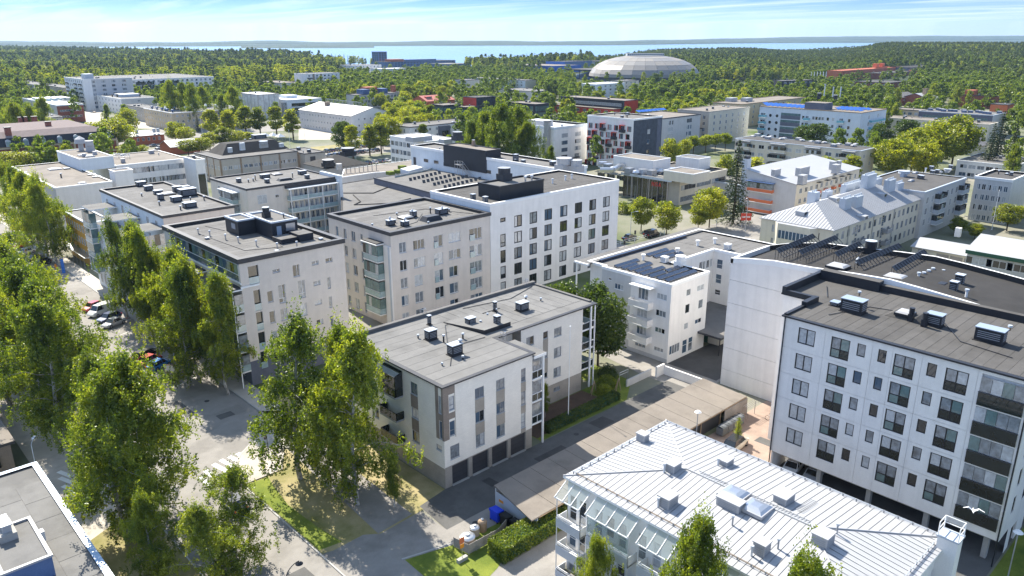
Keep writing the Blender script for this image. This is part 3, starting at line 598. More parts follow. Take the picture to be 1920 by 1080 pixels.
for px,py,k,kw in ((1601,572,'box',dict(w=1.5,d=2.4,h=1.5)),(1568,560,'box',dict(w=1,d=.9,h=.4)),(1754,597,'box',dict(w=1.2,d=1.6,h=1.3)),(1858,626,'box',dict(w=1.4,d=2.6,h=1.4))):
    q=at(px,py,20.9 if k=='box' else 20.1); vent(b,k,q.x,q.y,20.1,top='sill_blue',**kw)
q=at(1697,590,20.4); vent(b,'hatch',q.x+.8,q.y,20.1,w=3.6,d=3.6,h=.35,m='felt_brown'); vent(b,'dome',q.x,q.y,20.4,w=1.8,d=1.8,m='black_metal',top='white_metal')
for px,py in ((1707,602),(1732,612)): q=at(px,py,20.1); vent(b,'fan',q.x,q.y,20.1,w=.55,d=.55,h=1.5,top='black_metal')
for px,py in ((1611,553),(1893,618)): q=at(px,py,21.5); vent(b,'pipe',q.x,q.y,21.4,w=.25,h=.5,m='wood')
# ---- taller curved-roof building behind it ----
b=near('curved_roof_building','tall white building with blank panelled gable and bowed parapet roof carrying dark racks',95.9,0)
prof=[(56,19.8),(53.5,20.25),(49.5,20.75),(44,20.95),(38.5,21.35),(34,21.55),(30.4,21.3),(25.6,20.9),(22.5,20.6),(19.4,20.2),(10,19.4),(0,18.6)]
bx_=[106.2,108.5,110.2,110.9,111.1,111.3,111.4,111.4,111.4,111.4,111.4,111.4]
mb=MB()
for i in range(len(prof)-1):
    (ya,za),(yb,zb)=prof[i],prof[i+1]; xa,xb=bx_[i],bx_[i+1]
    mb.quad((xa,ya,0),(xb,yb,0),(xb,yb,zb),(xa,ya,za),'white_panel')
    if ya<=44.1: mb.quad((95.9,ya,0),(95.9,yb,0),(95.9,yb,zb),(95.9,ya,za),'pale_grey')
mb.quad((95.9,56,0),(106.2,56,0),(106.2,56,19.8),(95.9,56,19.8),'white_panel')
b.add(mb,'wall')
b.add(MB().box(96.1,44.1,0,96.3,55.8,19.9,'concrete'),'wall_core')
def zE(y):
    for i in range(len(prof)-1):
        if prof[i][0]>=y>=prof[i+1][0]:
            t=(prof[i][0]-y)/(prof[i][0]-prof[i+1][0]); return prof[i][1]*(1-t)+prof[i+1][1]*t
    return 19
zb=[0,2.6,6.1,9.6,13.1,16.6]
for k in range(6):
    z0=zb[k]+.02; 
    if k<5: b.add(MB().box(95.9,44.1,z0,96.08,55.99,zb[k+1]-.02,'white_panel'),'facade_panel')
    else:
        pts=[(44.1,zE(44.1)-.0),(49.5,20.75),(53.5,20.25),(55.99,19.8)]
        mb=MB(); n0=[(95.9,y,z) for y,z in pts]
        for i in range(3): mb.quad((95.9,pts[i][0],z0),(95.9,pts[i+1][0],z0),(95.9,pts[i+1][0],pts[i+1][1]),(95.9,pts[i][0],pts[i][1]),'white_panel')
        b.add(mb,'facade_panel')
mb=MB()
for i in range(len(prof)-1):
    (ya,za),(yb,zb_)=prof[i],prof[i+1]; xa,xb=bx_[i],bx_[i+1]
    mb.quad((96.3,ya-(.4 if i==0 else 0),za-.7),(96.3,yb,zb_-.7),(xb-.4,yb,zb_-.7),(xa-.4,ya-(.4 if i==0 else 0),za-.7),'felt_dark')
    # parapet in front and behind
    for s,(p,q) in enumerate((((95.85,),(95.85,)),((xa-.35,),(xb-.35,)))):
        u,v=p[0],q[0]
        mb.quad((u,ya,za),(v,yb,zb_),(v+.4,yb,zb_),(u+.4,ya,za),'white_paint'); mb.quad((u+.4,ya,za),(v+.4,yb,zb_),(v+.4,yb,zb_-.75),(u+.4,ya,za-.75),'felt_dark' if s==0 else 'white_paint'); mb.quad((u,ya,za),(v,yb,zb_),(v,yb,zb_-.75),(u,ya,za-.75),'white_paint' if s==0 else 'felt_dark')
mb.box(95.85,55.6,19.1,106.2,56.02,19.82,'white_paint')
b.add(mb,'roof')
def rack(b,px,py,px2,py2,z):
    p,q=at(px,py,z),at(px2,py2,z); L_=(q-p).length; d=(q-p).normalized(); n=Vector((-d.y,d.x,0))
    mb=MB(); k=int(L_/0.9)
    for s,hz in ((0,0.15),(1.3,1.15)):
        mb.tube(p+n*s+V(0,0,hz),q+n*s+V(0,0,hz),.06,'dark_metal',5)
    for i in range(k+1):
        c=p+d*(L_*i/k); mb.tube(c+V(0,0,.15),c+n*1.3+V(0,0,1.15),.045,'dark_metal',5); mb.tube(c+n*1.3+V(0,0,0),c+n*1.3+V(0,0,1.15),.045,'dark_metal',5)
        mb.tube(c-V(0,0,.5),c+V(0,0,.2),.045,'dark_metal',5); mb.tube(c+n*1.3-V(0,0,.5),c+n*1.3+V(0,0,.1),.045,'dark_metal',5)
    mb.quad(p+n*.75+V(0,0,.66),q+n*.75+V(0,0,.66),q+n*1.28+V(0,0,1.1),p+n*1.28+V(0,0,1.1),'dark_metal')
    b.add(mb,'panel_rack')
for r in ((1470,485,1538,455),(1512,488,1580,458),(1580,492,1625,470),(1620,508,1700,474),(1690,520,1748,486)): rack(b,*r,20.6)
for px,py in ((1572,495),(1680,515)): q=at(px,py,21); vent(b,'dome',q.x,q.y,20.5,w=2.2,d=2.6,m='dark_metal',top='white_metal')
for px,py,k,kw in ((1631,472,'fan',dict(w=1.5,d=1.5,h=2.2)),(1608,495,'turb',dict(w=.7,h=1.6)),(1722,520,'pipe',dict(w=.3,h=1.2,m='white_paint')),(1812,552,'pipe',dict(w=.3,h=1.2,m='white_paint')),(1788,540,'box',dict(w=.8,d=.8,h=1.4)),(1799,528,'box',dict(w=.9,d=.9,h=1.5)),(1765,530,'hatch',dict(w=1.8,d=1.5,h=.6)),(1732,515,'pipe',dict(w=.3,h=.9)),(1741,511,'pipe',dict(w=.3,h=.9)),(1749,507,'pipe',dict(w=.3,h=.9)),(1769,508,'pipe',dict(w=.25,h=.7))):
    q=at(px,py,20.6); vent(b,k,q.x,q.y,20.0,**kw)
# ---- beige five-storey block and white block in one terrace ----
b=near('corner_apartment_block','beige block with a corner stack of glass balconies, joined to the white block',73.7,109.2)
PF=[(73.7,109.2),(96.85,109.2),(96.85,130),(73.7,130)]
body(b,PF,0,17.3,'beige_render',0.32); f=FX(109.2)
fl=[15.95-3.3*k for k in range(5)]
Wf=[]
for k,z in enumerate(fl):
    for a0,a1,h,t in ((75.4,76.95,2.4,'a'),(78.45,81.0 if k<2 else 80.3,2.6,'b'),(83.05,85.15,2.9,'c'),(86.5,89.35 if k<2 else 88.6,2.7,'b'),(91.6,94.7,3.2 if k<4 else 2.6,'c')):
        if z-h>0: Wf.append((a0,a1,z-h,z,t))
Wf=fixz(Wf,.155)
wall(b,f,73.7,96.85,0,17.35,[q[:4] for q in Wf],'beige_render',.25)
for a0,a1,z0,z1,t in Wf:
    b.win(f,a0,a1,z0,z1,cols=(0.5,) if t=='a' else ((0.4,0.68) if a1-a0>2.2 else (0.55,)),dep=.2,fw=.09,sill='sill_blue',near=True)
    if t=='c': b.add(MB().box(a0+.05,109.08,z0-.1,a0+.95 if a1-a0<2.5 else a0+1.3,109.12,z0+1.0,'glass_rail').box(a0+.03,109.07,z0+1.0,a0+1.33 if a1-a0>2.5 else a0+.98,109.13,z0+1.05,'window_white'),'french_balcony')
f=FY(73.7)
Wl=[(a0,a1,z-h,z) for z in fl for a0,a1,h in ((123.7,124.8,1.9),(120.7,122.1,1.9),(118.2,118.95,2.0),(126.6,127.6,1.9)) if z>2.5]
wall(b,f,109.2,130,0,17.35,Wl,'beige_render',.25)
for q in Wl: b.win(f,*q,cols=(.5,) if q[1]-q[0]>1 else (),dep=.2,sill='sill_blue',near=True)
b.add(MB().box(73.45,109.25,0,73.69,111.3,15.3,'white_render').box(73.3,109.4,0,73.44,109.7,15.2,'pale_metal'),'corner_pilaster')
for z in (12.3,9.0,5.7,2.4): balcony(b,f,111.4,116.0,z,1.5,'glass_rail','white_paint',glazed='glass_green',gh=1.8)
b.add(MB().box(71.9,111.2,15.4,73.69,116.2,15.56,'white_paint').box(72.1,111.4,15.56,73.69,116,15.75,'black_metal'),'canopy')
roofcap(b,PF,17.4,'felt_grey','dark_metal',0.55,0.2,0.6)
cable(b,17.44,[(77,112),(83,114),(88,119)],[(80,124),(91,122),(95,112)])
sheets(b,74.4,96.1,109.9,129.3,17.42,'felt_grey',1.3)
for px,py,k,kw in ((732,419,'box',dict(w=1.4,d=1,h=1)),(759,420,'box',dict(w=1.3,d=1,h=.9)),(761,406,'dome',dict(w=2.6,d=2.2,top='white_metal')),(775,403,'box',dict(w=1,d=1,h=1.1)),(808,409,'hatch',dict(w=4,d=2.2,h=.9,m='black_metal')),(828,398,'box',dict(w=2.2,d=1.4,h=1.1)),
   (698,422,'pipe',dict(w=.25,h=.6)),(741,414,'pipe',dict(w=.25,h=.6)),(803,417,'pipe',dict(w=.25,h=.5)),(744,400,'pipe',dict(w=.25,h=.5)),(842,394,'pipe',dict(w=.25,h=.6)),(807,397,'pipe',dict(w=.25,h=1.2))):
    q=at(px,py,17.8); vent(b,k,q.x,q.y,17.42,**kw)
for px,py in ((731,411),(759,413),(773,397),(829,392)): q=at(px,py,18.6); vent(b,'turb',q.x,q.y,18.4,w=.5,h=.7)
b=near('white_apartment_block','white seven-column block with tall black-framed windows and black rooftop box',96.9,109.2)
PW=[(96.9,109.2),(136,109.2),(136,128),(96.9,128)]
body(b,PW,0,19,'white_render',0.34); f=FX(109.2)
xs=[(99.55,101.0),(103.33,105.5),(107.65,109.83),(112.0,114.25),(116.7,118.95),(121.3,123.65),(126.0,128.25),(130.6,132.95)]
Wf=[]
for k in range(6):
    z=16.54-3.3*k
    for i,(a0,a1) in enumerate(xs):
        if k==5 and i<4: continue
        if i==0: Wf.append((a0,a1,z-(1.3 if k==0 else 3.0),z-(0 if k==0 else -.0)))
        elif z-3.2>-.2: Wf.append((a0,a1,max(z-3.15+.03,.2) if i<4 else max(.2,z-3.3+.2),z))
Wf=[(a,c,z1-3.05 if z1-z0>1.5 and z1>3.2 else z0,z1) for a,c,z0,z1 in Wf if z1>1.2]
Wf=fixz(Wf,.15)
vx=[96.9,102.2,106.6,110.9,115.5,120.1,124.8,129.4,136]; vz=[0]+[16.54-3.3*k+.14 for k in range(5,-1,-1)][1:]+[19.05]
vz=sorted(set([0]+[round(16.54-3.3*k+.13,3) for k in range(5)]+[19.05]))
for i in range(8):
    for k in range(len(vz)-1):
        mb=MB(); skin(mb,f,vx[i]+.012,vx[i+1]-.012,vz[k]+.012,vz[k+1]-.012,Wf,'white_render',.22); b.add(mb,'facade_panel')
for q in Wf: b.win(f,*q,cols=() if q[1]-q[0]<1.6 else (.45,),rows=(.33,) if q[1]-q[0]<1.6 and q[3]-q[2]>2 else (),fm='frame_black',dep=.16,fw=.19,near=True)
wall(b,FY(96.9),109.2,128,17.4,19.05,[],'blue_white'); wall(b,Face((136,0),(0,1),(-1,0)),109.2,128,0,19.05,[],'white_render')
roofcap(b,PW,19.1,'felt_brown','white_paint',0.45,0.05,0.5)
sheets(b,97.5,135.4,109.8,127.4,19.12,'felt_brown',1.3)
a_,c_,d_=at(937,350,22),at(1027,337,22),at(904,345.4,22)
p0=(a_.x,a_.y); w2=c_.x-a_.x; dd=6.5
o=b.add(MB().box(p0[0],p0[1],19.15,p0[0]+w2,p0[1]+dd,21.7,'black_metal',top='felt_grey'),'plant_room'); ringp(b,p0[0],p0[1],p0[0]+w2,p0[1]+dd,21.7,'black_metal',o,.3,.35)
q=at(945,338,22); vent(b,'fan',q.x+1,q.y+1,21.75,w=2.6,d=2.2,h=2.6,m='dark_metal',top='grey_metal')
for px,py in ((985,334),(997,332)): q=at(px,py,22.5); vent(b,'pipe',q.x,q.y,21.8,w=.4,h=1,m='steel')
for px,py in ((887,373),(910,378)): q=at(px,py,19.5); vent(b,'box',q.x,q.y,19.15,w=.8,d=.8,h=1.3)
for px,py in ((1036,343),(1072,334),(1060,337)): q=at(px,py,19.3); vent(b,'pipe',q.x,q.y,19.15,w=.35,h=1,m='white_paint')
# ---- L-shaped white block with solar panels ----
b=near('l_shaped_office','white L-shaped block with rows of dark solar panels on its flat roof',96.3,66.1)
PH=[(96.3,66.1),(106.7,66.1),(106.7,73.4),(119.5,73.4),(119.5,58),(130.5,58),(130.5,84),(97.0,84),(97.0,80.2),(96.3,80.2)]
body(b,PH,0,12.9,'white_render',.32)
f=FY(96.3)
W1=[(66.85,68.8,10.45,11.45),(66.85,68.8,7.6,8.66),(66.85,68.8,4.8,5.68),(66.9,68.8,1.6,2.3),(70.45,72.65,1.3,2.25),(75.5,77.4,10.1,11.1),(75.5,77.4,7,8),(75.5,77.4,4,5),(78.1,78.8,11.3,11.7),(70.45,72.45,9.6,11.5),(70.45,72.55,6.5,8.2),(70.45,72.45,3.5,5.25)]
wall(b,f,66.1,74.0,.7,13,W1,'white_render'); wall(b,f,66.1,80.2,0,.7,[],'pale_grey'); wall(b,f,74.0,80.2,.7,13,W1,'pale_grey')
for q in W1: b.win(f,*q,cols=(.33,.66) if q[1]-q[0]>1.5 else (),dep=.12,sill='white_paint',near=True)
for z in (8.7,5.75,2.8): balcony(b,f,69.3,73.3,z,1.5,'white_render','white_paint',rh=1.0)
b.add(MB().box(94.9,69.2,12.0,96.29,73.4,12.15,'white_paint'),'balcony_roof')
f=FX(66.1)
W2=[(100.55,101.75,10.2,11.8),(103.5,105.5,10.15,11.9),(100.5,101.72,7.2,9.25),(104.25,105.55,7.1,9.15),(100.5,101.65,4.45,6.0),(103.6,105.45,4.45,6.0),(96.8,99.6,.7,3.4),(100.4,101.7,.2,3.1),(102.1,103.3,.2,3.1)]
W2=fixz(W2,.2)
wall(b,f,96.3,106.7,0,13,W2,'white_render')
for q in W2: b.win(f,*q,cols=(.25,.5,.75) if q[1]-q[0]>2.5 else ((.5,) if q[1]-q[0]>1.6 else ()),rows=(.6,) if q[2]<1 else (),dep=.12,near=True)
f=FX(73.4); W3=[(115.1,116.15,10.1,11.7),(116.35,117.1,10.1,11.65),(117.4,118.3,10.1,11.6),(118.5,119.3,10.1,11.6),(109,110.5,7,8.6),(112.5,114,7,8.6)]
wall(b,f,106.7,119.5,0,13,W3,'white_render'); [b.win(f,*q,dep=.12,near=True) for q in W3]
f=FY(119.5); W4=[(71.4,72.6,9.9,11.65),(71.4,72.6,7.1,8.85),(71.4,72.55,4.9,5.9)]
wall(b,f,58,73.4,0,13,W4,'white_render'); [b.win(f,*q,cols=(),rows=(.45,),dep=.12,near=True) for q in W4]
wall(b,Face((106.7,0),(0,1),(-1,0)),66.1,73.4,0,13,[],'white_render')
roofcap(b,PH,13.05,'felt_grey','white_paint',.35,.12,.4)
b.add(MB().box(95.8,82.9,13.1,131.5,85.6,13.35,'felt_grey',top='felt_grey').box(95.4,82.8,13.02,96.0,85.8,13.32,'white_paint').box(98.5,82.4,13.1,124,82.75,13.55,'solar_blue'),'roof_eave')
b.add(MB().box(95.6,85.3,0,95.8,85.5,13,'white_paint'),'eave_post')
sheets(b,120,130,59,82.5,13.07,'felt_grey',1.5)
k=0
PV=MB().quad((-1.0,-.36,.14),(1.0,-.36,.14),(1.0,.36,.36),(-1.0,.36,.36),'solar_blue').box(-1,.33,0,1,.36,.35,'steel').box(-1,-.36,0,1,-.33,.13,'steel').mesh('solar_panel')
for y,xa,xb in ((68.0,97.5,105.5),(69.6,97.5,105),(71.2,97.5,101),(71.2,102,105.5),(72.9,97.5,104),(74.4,98,103),(75.9,98,104),(77.3,98,103),(78.7,98,105),(76.2,107.5,114.5),(77.8,107.5,114.5),(79.4,107.5,113.5)):
    x=xa+1
    while x<xb: b.put(PV,'solar_panel',(x,y,13.12)); x+=2.06
q=at(1275,495,13.5); vent(b,'fan',q.x,q.y,13.1,w=1.7,d=1.4,h=1.8,m='white_paint',top='white_paint')
for px,py,k_ in ((1246,491,'box'),(1206,487,'pipe'),(1308,460,'pipe'),(1340,456,'pipe'),(1364,467,'box'),(1270,475,'pipe')): q=at(px,py,13.2); vent(b,k_,q.x,q.y,13.1,w=.5 if k_=='pipe' else 1,d=1,h=1.0,m='white_paint',top='white_paint')
ladder(b,(126.5,62.5),0,1.6,.8,13.2)
b.add(MB().prism([(106.8,73.3),(106.8,67.2),(104.6,67.2),(104.6,61.6),(108.5,61.6),(119.4,69.5),(119.4,73.3)],3.0,3.35,'dark_metal','felt_grey').box(108.8,64.5,0,119,73,3.0,'cream_render').box(105.0,62,0,105.15,62.15,3,'dark_metal').box(107.8,62,0,107.95,62.15,3,'dark_metal'),'annex')
b.add(MB().box(108.7,66.6,0,108.79,68.6,2.4,'green_paint').box(108.7,69.6,1.4,108.79,72.2,2.2,'glass_dark'),'annex_door')
# low court wall in front of it
o=tag(link(MB().box(84.8,65.0,0,90.8,65.25,1.1,'pale_grey').box(90.8,64.0,0,92.8,64.3,1.7,'white_render').box(92.6,57.0,0,92.9,64.0,1.4,'white_render').mesh('court_wall',(90,64)),'court_wall',None,(90,64,0)),'low white rendered wall edging the yard below the solar-panel block','wall')
# ---- white metal hip-roof block, bottom right ----
b=near('metal_roof_house','white three-storey house with standing-seam metal hip roof and glass-roofed balconies',47.6,14.7)
x0,x1,y0,y1=47.6,63.2,14.9,42.9; ze,zr_=10.5,12.35
PG=[(x0,y0),(x1,y0),(x1,y1),(x0,y1)]
body(b,PG,0,10.3,'white_render',.32); f=FY(x0)
W=[]
for z in (7.0,4.0,1.0):
    for a in (42.2,41.0,39.0,37.6,36.2,34.0,32.4,29.5,27,25,22,19,17): W.append((a-.45,a+.45,z-.6 if int(a*2)%2 else z-1.0,z+1.6))
wall(b,f,y0,y1,0,10.35,W,'white_render')
for q in W: b.win(f,*q,cols=(),rows=(.35,),dep=.14,near=True)
wall(b,FX(y0),x0,x1,0,10.35,[(49+3*i,50.3+3*i,z,z+1.5) for i in range(5) for z in (1,4,7)],'white_render')
for i in range(5):
    for z in (1,4,7): b.win(FX(y0),49+3*i,50.3+3*i,z,z+1.5,dep=.14)
wall(b,Face((0,y1),(1,0),(0,-1)),x0,x1,0,10.35,[],'white_render'); wall(b,Face((x1,0),(0,1),(-1,0)),y0,y1,0,10.35,[],'white_render')
BL=MB()
for (a0,a1) in ((40.0,43.0),(34.4,39.2),(30.2,33.4),(24.5,29.0),(19,22.5)):
    for z in (5.75,2.75,-.1):
        mb=MB().box(46.1,a0,z-.16,47.58,a1,z,'white_paint'); o=b.add(mb,'balcony')
        for k in range(5): # slatted front, each board its own
            b.put(MB().box(-.02,-(a1-a0)/2,0,.02,(a1-a0)/2,.17,'pale_metal').mesh('board'),'slat',(46.1,(a0+a1)/2,z-.1+k*.19),0).parent=o
            o.children[-1].location=(46.1-47.6-0,(a0+a1)/2-14.7,z-.1+k*.19)
        b.add(MB().box(46.15,a0,z+.92,46.22,a1,z+.98,'window_white').box(46.15,a0,z+1.12,46.22,a1,z+1.18,'window_white').box(46.12,a0,z-.1,47.58,a0+.05,z+.95,'white_paint').box(46.12,a1-.05,z-.1,47.58,a1,z+.95,'white_paint').box(46.1,a0,z+.95,46.18,a0+.08,z+1.18,'window_white'),'railing',o)
    n=max(3,round((a1-a0)/1.2)); zt,zl=10.05,8.9
    o=b.add(MB().box(45.85,a0-.1,zl-.08,45.97,a1+.1,zl+.02,'window_white'),'glass_canopy')
    for k in range(n+1):
        a=a0+(a1-a0)*k/n; b.add(MB().prism([(45.87,a-.04),(47.58,a-.04),(47.58,a+.04),(45.87,a+.04)],(zl,zt,zt,zl),(zl+.1,zt+.1,zt+.1,zl+.1),'window_white'),'canopy_bar',o)
        if k<n:
            a2=a0+(a1-a0)*(k+1)/n; b.add(MB().quad((45.9,a+.05,zl+.05),(47.56,a+.05,zt+.05),(47.56,a2-.05,zt+.05),(45.9,a2-.05,zl+.05),'glass_clear'),'canopy_pane',o)
    b.add(MB().box(46.15,a0+.06,6.95,46.18,a1-.06,8.8,'glass_clear') if a0>33.9 and a0<36 else MB().box(46.13,a0,5.8,46.19,a0+.06,8.85,'window_white'),'balcony_glazing')
    b.add(MB().box(46.13,a0,0,46.2,a0+.07,8.85,'window_white').box(46.13,a1-.07,0,46.2,a1,8.85,'window_white'),'balcony_post')
ov=.35; X0,X1,Y0,Y1=x0-ov,x1+ov,y0-ov,y1+ov; hx=(X1-X0)/2; mx_=(X0+X1)/2; zr_=ze+hx*.11
b.add(MB().prism([(X0,Y0),(X1,Y0),(X1,Y1),(X0,Y1)],ze-.22,ze-.02,'white_paint'),'eave')
def zroof(x,y): return ze+.11*min(x-X0,X1-x,y-Y0,Y1-y)
sw=.62
def strip(axis,c0,c1,side):
    # one standing-seam sheet, running from the eave to the ridge or hip
    mb=MB(); c1-=.03
    def top(c): return min(hx,c-(Y0 if axis=='y' else X0),(Y1 if axis=='y' else X1)-c)
    def pt(c,e,dz=0):
        if axis=='y': x=X0+e if side<0 else X1-e; return (x,c,ze+.11*e+dz)
        y=Y0+e if side<0 else Y1-e; return (c,y,ze+.11*e+dz)
    t0,t1=top(c0),top(c1); 
    mb.quad(pt(c0,0),pt(c1,0),pt(c1,max(.01,t1)),pt(c0,max(.01,t0)),'white_metal')
    a=pt(c0,0,.0);bq=pt(c0,max(.02,t0),.0)
    for q in (0,):
        d=.03
        def P3(c,e,z): return pt(c,e,z)
        mb.quad(P3(c0,0,0),P3(c0,max(.02,t0),0),P3(c0,max(.02,t0),.035),P3(c0,0,.035),'white_metal'); mb.quad(P3(c0+d,0,0),P3(c0+d,max(.02,t0),0),P3(c0+d,max(.02,t0),.035),P3(c0+d,0,.035),'white_metal')
        mb.quad(P3(c0,0,.035),P3(c0,max(.02,t0),.035),P3(c0+d,max(.02,t0),.035),P3(c0+d,0,.035),'grey_metal')
    b.add(mb,'roof_sheet')
c=Y0
while c<Y1-.3: strip('y',c,min(c+sw,Y1),-1); strip('y',c,min(c+sw,Y1),1); c+=sw
c=X0
while c<X1-.3: strip('x',c,min(c+sw,X1),-1); strip('x',c,min(c+sw,X1),1); c+=sw
b.add(MB().prism([(X0+.2,Y0+.2),(X1-.2,Y0+.2),(X1-.2,Y1-.2),(X0+.2,Y1-.2)],ze-.015,ze-.01,'grey_metal'),'roof_underlay')
mb=MB()
for s,(p,q) in enumerate((((X0,Y1),(mx_,Y1-hx)),((X1,Y1),(mx_,Y1-hx)),((X0,Y0),(mx_,Y0+hx)),((X1,Y0),(mx_,Y0+hx)),((mx_,Y0+hx),(mx_,Y1-hx)))):
    mb.tube((p[0],p[1],zroof(*p)+.05),(q[0],q[1],zroof(*q)+.05),.07,'white_metal',5)
b.add(mb,'ridge_cap')
mb=MB() # snow guards along the eaves
for yy in (None,):
    for (p,q) in (((X0+.9,Y0+.9),(X0+.9,Y1-.9)),((X1-.5,Y0+.5),(X1-.5,Y1-.5)),((X0+.9,Y1-.5),(X1-.9,Y1-.5)),((X0+.9,Y0+.7),(X1-.9,Y0+.7))):
        P_=Vector((p[0],p[1],zroof(*p)));Q_=Vector((q[0],q[1],zroof(*q)))
        for h in (.14,.24): mb.tube(P_+V(0,0,h),Q_+V(0,0,h),.03,'wood' if p[0]==X0+.9 and q[0]==X0+.9 else 'pale_metal',4)
        n=int((Q_-P_).length/1.2)
        for i in range(n+1):
            c=P_.lerp(Q_,i/n); mb.box(c.x-.05,c.y-.05,c.z,c.x+.05,c.y+.05,c.z+.28,'grey_metal')
b.add(mb,'snow_guard')
mb=MB(); ya,yb=Y0+hx+.5,Y1-hx-1
for s in (.15,.65): mb.tube((mx_+s,ya,zroof(mx_+s,20)+.3),(mx_+s,yb,zroof(mx_+s,20)+.3),.035,'grey_metal',4)
n=int((yb-ya)/.3)
for i in range(n): mb.box(mx_+.15,ya+i*.3,zroof(mx_+.3,20)+.26,mx_+.65,ya+i*.3+.12,zroof(mx_+.3,20)+.3,'grey_metal')
for i in range(10): mb.box(mx_+1.5+.3*i,24.3,zroof(mx_+1.5+.3*i,24.3)+.12,mx_+1.6+.3*i,24.9,zroof(mx_+1.5+.3*i,24.3)+.16,'grey_metal')
b.add(mb,'roof_catwalk')
for k,(px,py) in enumerate(((1205,822),(1262,876),(1362,866),(1252,940),(1370,945),(1470,935),(1428,1030),(1543,1012))):
    zz=11.6; 
    for _ in range(4): q=at(px,py,zz); zz=zroof(q.x,q.y)+.25
    z0=zroof(q.x,q.y)-.3
    w_,d_,h_=[(1.2,1.0,1.3),(1.2,1.5,1.2),(1.0,1.5,1.0),(1.4,1.7,1.4),(2.6,1.3,1.2),(1.4,2.0,1.2),(1.2,1.2,1.5),(1.5,1.7,1.4)][k]
    vent(b,'box',q.x,q.y,z0,w=d_*.85,d=w_*.85,h=h_*.85,m='white_metal',top='white_metal')
    if k in (1,3,6,2): vent(b,'pipe',q.x-.9,q.y+.35,z0+.1,w=.18,h=1.0,m='pale_metal')
for px,py in ((1378,910),(1420,935)):
    q=at(px,py,12.4); vent(b,'dome',q.x,q.y,zroof(q.x,q.y),w=2.2,d=2.2,m='white_metal',top='steel')
for px,py in ((1571,985),(1461,1008),(1375,965)): q=at(px,py,12); vent(b,'pipe',q.x,q.y,zroof(q.x,q.y)-.1,w=.16,h=1.0,m='grey_metal')
ch=b.add(MB().box(X1-2.2,Y0-1.0,0,X1-.9,Y0+.5,11.6,'white_render').box(X1-2.3,Y0-1.1,11.6,X1-.8,Y0+.6,11.75,'pale_metal'),'chimney')
mb=MB()
for x_,y_ in ((X1-2.2,Y0-1),(X1-.9,Y0-1),(X1-.9,Y0+.5),(X1-2.2,Y0+.5)): mb.tube((x_,y_,11.75),(x_,y_,12.9),.05,'white_paint',5)
for z in (12.3,12.9):
    for p,q in (((X1-2.2,Y0-1),(X1-.9,Y0-1)),((X1-.9,Y0-1),(X1-.9,Y0+.5)),((X1-.9,Y0+.5),(X1-2.2,Y0+.5))): mb.tube(p+(z,),q+(z,),.04,'white_paint',5)
b.add(mb,'chimney_rail',ch)
# ---- long felt-roofed carport ----
b=near('carport','long low carport with brown felt roof between the brick house and hedge',49,48.4)
mb=MB(); 
for k in range(14):
    xa=49.0+k*2.95; xb=xa+2.9
    b.add(MB().prism([(xa if k else 48.2,48.4),(xb,48.4),(xb,55.5),(xa if k else 49.4,55.5)],(2.35,2.35,2.75,2.75),(2.5,2.5,2.9,2.9),'felt_tan'),'roof_sheet')
b.add(MB().box(49.3,55.1,0,90,55.25,2.7,'pale_grey').box(49.2,48.6,0,49.35,55.1,2.35,'pale_metal').box(49.3,48.35,2.3,90.2,48.45,2.46,'wood').box(90,48.6,0,90.15,55.2,2.5,'concrete'),'wall')
for k in range(9): b.add(MB().box(52+k*4.6,48.7,0,52.15+k*4.6,48.85,2.35,'wood'),'post')
b.add(MB().box(49.17,53.8,1.4,49.198,54.5,1.7,'orange_paint'),'notice')
b.add(MB().box(84.5,48.2,0,90.2,48.34,2.3,'wood_grey').box(63,48.9,0,84.4,49.0,2.3,'dark_metal'),'wall')
# ---- flat-roofed building, bottom left corner ----
b=near('flat_roof_shop','flat felt-roofed building with blue-white metal parapet at the bottom left corner',-12,50)
PB=[(-12,50),(13.2,50),(13.2,92.2),(-12,92.2)]
h=4.6; body(b,PB,0,h-.05,'pale_grey',0.3)
wall(b,Face((13.2,0),(0,1),(-1,0)),50,92.2,0,h,[],'pale_grey'); wall(b,Face((0,92.2),(1,0),(0,-1)),-12,13.2,0,h,[],'pale_grey')
roofcap(b,PB,h,'felt_light','blue_metal',.25,.1,.5)
for i in range(9):
    for j in range(10):
        xa=-11.3+i*2.7; ya=50.6+j*4.15+(i%2)*1.3
        if ya+4>91.6: continue
        b.add(MB().box(xa,ya,h+.03,xa+2.65,ya+4.1,h+.042+.006*((i*3+j)%3),'felt_light2' if (i*5+j*3)%4==0 else 'felt_light'),'roof_sheet')
q=at(45,1020,6.3)
o=b.add(MB().box(q.x-2.5,q.y-4.2,h,q.x+1.3,q.y+3.6,6.6,'blue_slab',top='felt_light'),'roof_plant'); ringp(b,q.x-2.5,q.y-4.2,q.x+1.3,q.y+3.6,6.6,'white_metal',o,.2,.2)
for k in range(3): b.add(MB().box(q.x-1.2+k*.0,q.y+1.2+k*.9,6.65,q.x-.5,q.y+1.8+k*.9,8.0-.1*k,'white_metal').box(q.x-1.3,q.y+1.1+k*.9,8.0-.1*k,q.x-.4,q.y+1.9+k*.9,8.1-.1*k,'pale_metal'),'chimney_pot',o)
b.add(MB().box(q.x-1.6,q.y+.8,6.6,q.x-.2,q.y+3.9,7.3,'concrete'),'chimney_base',o)
b.add(MB().box(q.x+1.4,q.y+1.2,h+.5,q.x+1.9,q.y+1.9,h+1.5,'white_paint'),'vent_box')
b=near('street_kiosk','small flat-roofed building at the left edge beside a tall lamp',-2,101)
